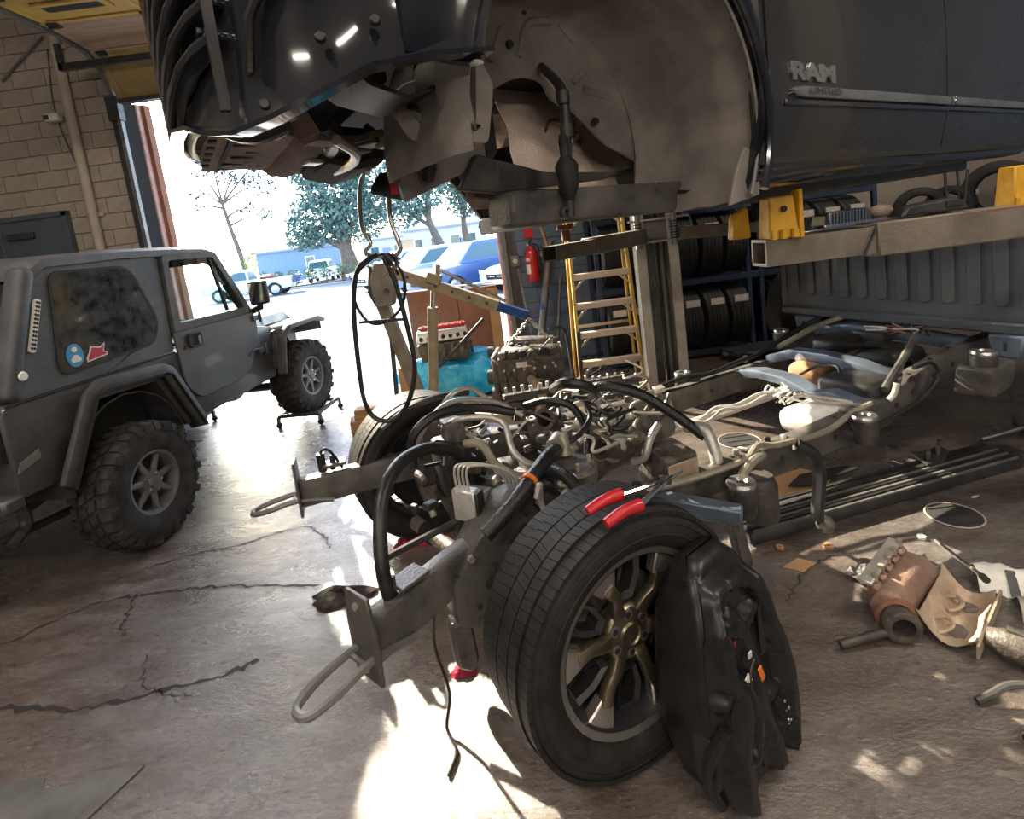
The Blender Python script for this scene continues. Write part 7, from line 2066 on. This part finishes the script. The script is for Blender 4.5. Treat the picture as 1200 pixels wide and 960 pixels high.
# rags
def rag(loc, sx, sy, sz, m_, label, seed):
    rr = random.Random(seed)
    rows = []
    for i in range(9):
        row = []
        for j in range(20):
            a = 2 * PI * j / 20
            f = i / 8
            k = (1 - f) * (1 + .18 * math.sin(3 * a + seed) + rr.uniform(-.12, .12))
            row.append((sx * k * math.cos(a), sy * k * math.sin(a), .003 + sz * (f ** .6) * rr.uniform(.5, 1)))
        rows.append(row)
    o = MB().grid(rows, closed=True).build('rag', m_, smooth=30)
    o.location = loc
    return tag(o, label, 'rag')
rag((-1.05, 2.48, 0), .16, .09, .05, 'black_cloth', 'crumpled black rag on the wet floor between the tow hooks', 1)
rag((-.72, 2.90, 0), .16, .07, .05, 'red_cloth', 'dark red rag on floor beneath the curved black radiator hose', 2)
rag((-.38, 1.92, 0), .05, .04, .04, 'red_cloth', 'small red rag under the shock tower bracket', 3)
# thin wire dangling to the floor under the near horn
tag(MB().tube([(-.42, 1.74, .40), (-.44, 1.76, .25), (-.40, 1.70, .12), (-.42, 1.66, .02), (-.38, 1.58, .008), (-.40, 1.50, .008)], .006, n=6).build('dangling_wire', 'hose'), 'thin black wire dangling to the floor under the front frame horn', 'wire')
# catalytic converter / manifold with open shield
CV = thing('exhaust_manifold', 'rusty exhaust manifold with round black outlet and open tan heat shield', 'manifold', (1.47, 1.90, 0), R(38))
MB().loft([[(-.17, .02, .015), (.20, .0, .015), (.20, .12, .015), (-.17, .13, .015)], [(-.18, .01, .09), (.21, -.01, .09), (.21, .13, .09), (-.18, .14, .09)], [(-.15, .04, .15), (.18, .03, .15), (.18, .11, .15), (-.15, .11, .15)]]).build('manifold_log', 'heat_rust', CV, bevel=.02, seg=2)
for k in range(5):
    c = (-.12 + .075 * k, .13, .10)
    o = MB().box(c, (.055, .05, .10)).build('runner', 'heat_rust', CV, bevel=.012)
    MB().cyl((c[0], c[1] - .0, .155), (c[0], c[1], .185), .012, n=6).build('stud', 'zinc', o)
MB().bar((-.17, .15, .165), (.20, .15, .165), .05, .014).build('flange_plate', 'aluminium', CV, bevel=.003)
OT = MB().lathe([(.040, -.06), (.040, .025), (.055, .025), (.064, .02), (.064, -.0), (.055, -.03), (.05, -.08)], (-.21, .02, .075), (-.8, -.6, .0), 22).build('outlet', 'cast_dark', CV)
MB().lathe([(0, -.02), (.041, -.02)], (-.21, .02, .075), (-.8, -.6, .0), 22).build('outlet_bore', 'car_under', OT)
MB().lathe([(.060, -.05), (.075, -.045), (.075, -.035), (.060, -.03)], (-.21, .02, .075), (-.8, -.6, 0), 22, closed=True).build('clamp_band', 'rust', OT)
MB().cyl((-.24, .05, .05), (-.40, .16, .03), .016, n=10).build('clamp_bolt', 'dark_metal', CV)
rows = []
for i in range(8):
    f = i / 7
    row = []
    for j in range(11):
        x = -.15 + .36 * j / 10
        row.append((x, -.01 - .17 * f, .09 - .075 * math.sin(f * PI) * 1.0 + .02 * math.sin(j * 1.3) * math.sin(f * PI) + (.03 if j in (0, 10) else 0) - .04 * f))
    rows.append(row)
HSH = MB().grid(rows).build('open_shield', 'tan_shield', CV, solid=.004, smooth=50, label='pressed tan heat shield half')
for x0 in (-.06, .09):
    MB().tube([(x0 - .05, -.07, .035), (x0, -.10, .045), (x0 + .05, -.07, .035), (x0, -.04, .045)], .008, n=6, closed=True).build('shield_bead', 'tan_shield', HSH)
MB().bar((-.16, -.19, .05), (.23, -.19, .05), .008, .05).build('shield_edge', 'tan_shield', HSH)
# crumpled foil piece, bolt, long rod
rows = []
for i in range(6):
    rows.append([(-.09 + .036 * j, -.06 + .024 * i, .004 + .045 * abs(math.sin(i * 1.4 + j)) * (1 - abs(j - 2.5) / 4)) for j in range(6)])
fo_ = MB().grid(rows).build('foil_scrap', 'bright_foil', solid=.003, smooth=20)
fo_.location = (1.43, 2.15, 0)
fo_.rotation_euler = (0, 0, .4)
tag(fo_, 'crumpled silver foil shield scrap beside the rusty manifold', 'scrap')
t = thing('long_bolt', 'long grey bolt lying on floor above the foil scrap', 'bolt', (1.62, 2.20, .012), R(12))
MB().cyl((-.08, 0, 0), (.08, 0, 0), .009, n=10).build('shank', 'steel_grey', t)
MB().cyl((.08, 0, 0), (.098, 0, 0), .022, n=6).build('bolt_head', 'steel_grey', t)
t = thing('breather_rod', 'thin silver rod leaning across the rusty manifold', 'rod', (1.80, 2.20, .0))
MB().cyl((.05, .11, .012), (-.08, -.28, .12), .009, n=10).build('rod_shaft', 'brushed', t)
MB().cyl((-.08, -.28, .12), (-.09, -.31, .125), .014, n=10).build('rod_tip', 'dark_metal', t)
# shock / converter canister
t = thing('catalytic_converter', 'dark cylindrical converter with flange lying in front of tan shields', 'converter', (1.62, 1.60, .06), R(-52))
MB().lathe([(0, -.13), (.035, -.13), (.04, -.11), (.052, -.09), (.055, .06), (.04, .09), (.036, .12), (0, .12)], (0, 0, 0), (1, 0, 0), 20).build('canister', 'cast_dark', t)
MB().lathe([(.030, .10), (.062, .10), (.062, .115), (.030, .115)], (0, 0, 0), (1, 0, 0), 16, closed=True).build('flange', 'cast', t)
MB().bar((-.08, .01, .056), (.05, .02, .056), .03, .006).build('foil_wrap', 'bright_foil', t)
for y in (-.045, .045):
    MB().cyl((.095, y, .02), (.13, y, .02), .010, n=6).build('flange_bolt', 'zinc', t)
# pale shields and bent brackets at the right
def bent_shield(loc, rz, label, m_, w_=.2, l_=.3):
    o = thing('heat_shield_piece', label, 'shield', loc, rz)
    rows = []
    for i in range(7):
        f = i / 6
        rows.append([(l_ * (j / 6 - .5), w_ * (f - .5), .006 + .06 * math.sin(f * PI) + .012 * math.sin(j * 2 + i)) for j in range(7)])
    MB().grid(rows).build('shield_sheet', m_, o, solid=.003, smooth=45)
    MB().beam([(-l_ * .1, -w_ * .52, .012), (-l_ * .1, -.02, .07), (-l_ * .1, w_ * .52, .012)], .03, .006).build('shield_strap', 'steel_dark', o)
    return o
bent_shield((1.93, 1.99, 0), R(-30), 'white curved heat shield with dark strap beside the rod', 'white', .2, .28)
bent_shield((1.95, 1.78, 0), R(-28), 'long pale yellow shield below the white shield', 'zinc', .14, .34)
bent_shield((2.32, 1.92, 0), R(10), 'cream bent shield beyond the yellow shield', 'tan_shield', .2, .3)
tag(MB().tube([(1.33, 1.51, .018), (1.38, 1.515, .03), (1.46, 1.52, .05), (1.56, 1.48, .05), (1.66, 1.42, .02)], .012, n=8).build('bent_bracket', 'steel_dark'), 'thin bent dark pipe bracket in front of the converter', 'bracket')
t = thing('tube_piece', 'short chrome tube end lying beside the bent bracket', 'tube', (1.42, 1.40, .022), R(28))
MB().lathe([(.016, -.07), (.016, .16), (.020, .16), (.022, -.07), (.016, -.07)], (0, 0, 0), (1, 0, 0), 16).build('tube_wall', 'brushed', t)
t = thing('seat_bracket', 'dark stamped bracket with tabs lying on running board far end', 'bracket', (2.36, 2.96, .085), R(20))
MB().prism([(-.14, -.06), (-.02, -.08), (.12, -.02), (.14, .05), (.02, .04), (-.06, .09)], (0, 0, 0), EX, (0, 1, 0), (0, 0, .012)).build('bracket_plate', 'dark_metal', t)
for x, y in ((-.08, -.03), (.04, -.01), (.1, .02)):
    MB().box((x, y, .035), (.05, .02, .06), rz=.5).build('bracket_tab', 'frame_metal', t, bevel=.004)
t = thing('hub_disc', 'small cross-holed hub disc with stub shaft beyond the running board', 'disc', (3.12, 3.16, .09), R(15))
MB().lathe([(.018, -.01), (.085, -.012), (.09, 0), (.085, .012), (.018, .01)], (0, 0, 0), (1, -.3, .25), 22, closed=True).build('disc_plate', 'cast', t)
for k in range(5):
    a = 2 * PI * k / 5
    MB().cyl((-.012, .055 * math.cos(a), .055 * math.sin(a)), (.02, .055 * math.cos(a) - .006, .055 * math.sin(a)), .012, n=10).build('disc_hole', 'car_under', t)
MB().cyl((-.26, .08, -.05), (0, 0, 0), .012, n=10).build('stub_shaft', 'brushed', t)
tag(MB().prism([(-.22, -.05), (-.1, -.07), (.25, .03), (.18, .07), (-.1, .04)], (1.70, 2.98, .03), EX, (0, 1, .1), (0, 0, .012)).build('black_bracket', 'plastic'), 'flat black plastic bracket resting behind the running board', 'bracket')
for i, (x, y, r_, lb) in enumerate(((2.35, 3.28, .03, 'small dark nut on floor beside the kicked-up frame rail'), (2.55, 3.12, .022, 'tiny dark clip on floor between frame rail and running board'), (1.82, 2.36, .02, 'tiny pale chip beside the drain cover'), (1.16, 2.42, .02, 'tiny tan chip near the running board end'), (1.38, 2.38, .025, 'slim tan chip on floor beyond the cardboard scrap'))):
    tag(MB().lathe([(r_ * .4, 0), (r_, 0), (r_, .012), (r_ * .4, .012)], (x, y, .001), (0, 0, 1), 6, closed=True).build('floor_nut', ['dark_metal', 'plastic', 'white', 'cardboard_lit', 'cardboard_lit'][i]), lb, 'debris')
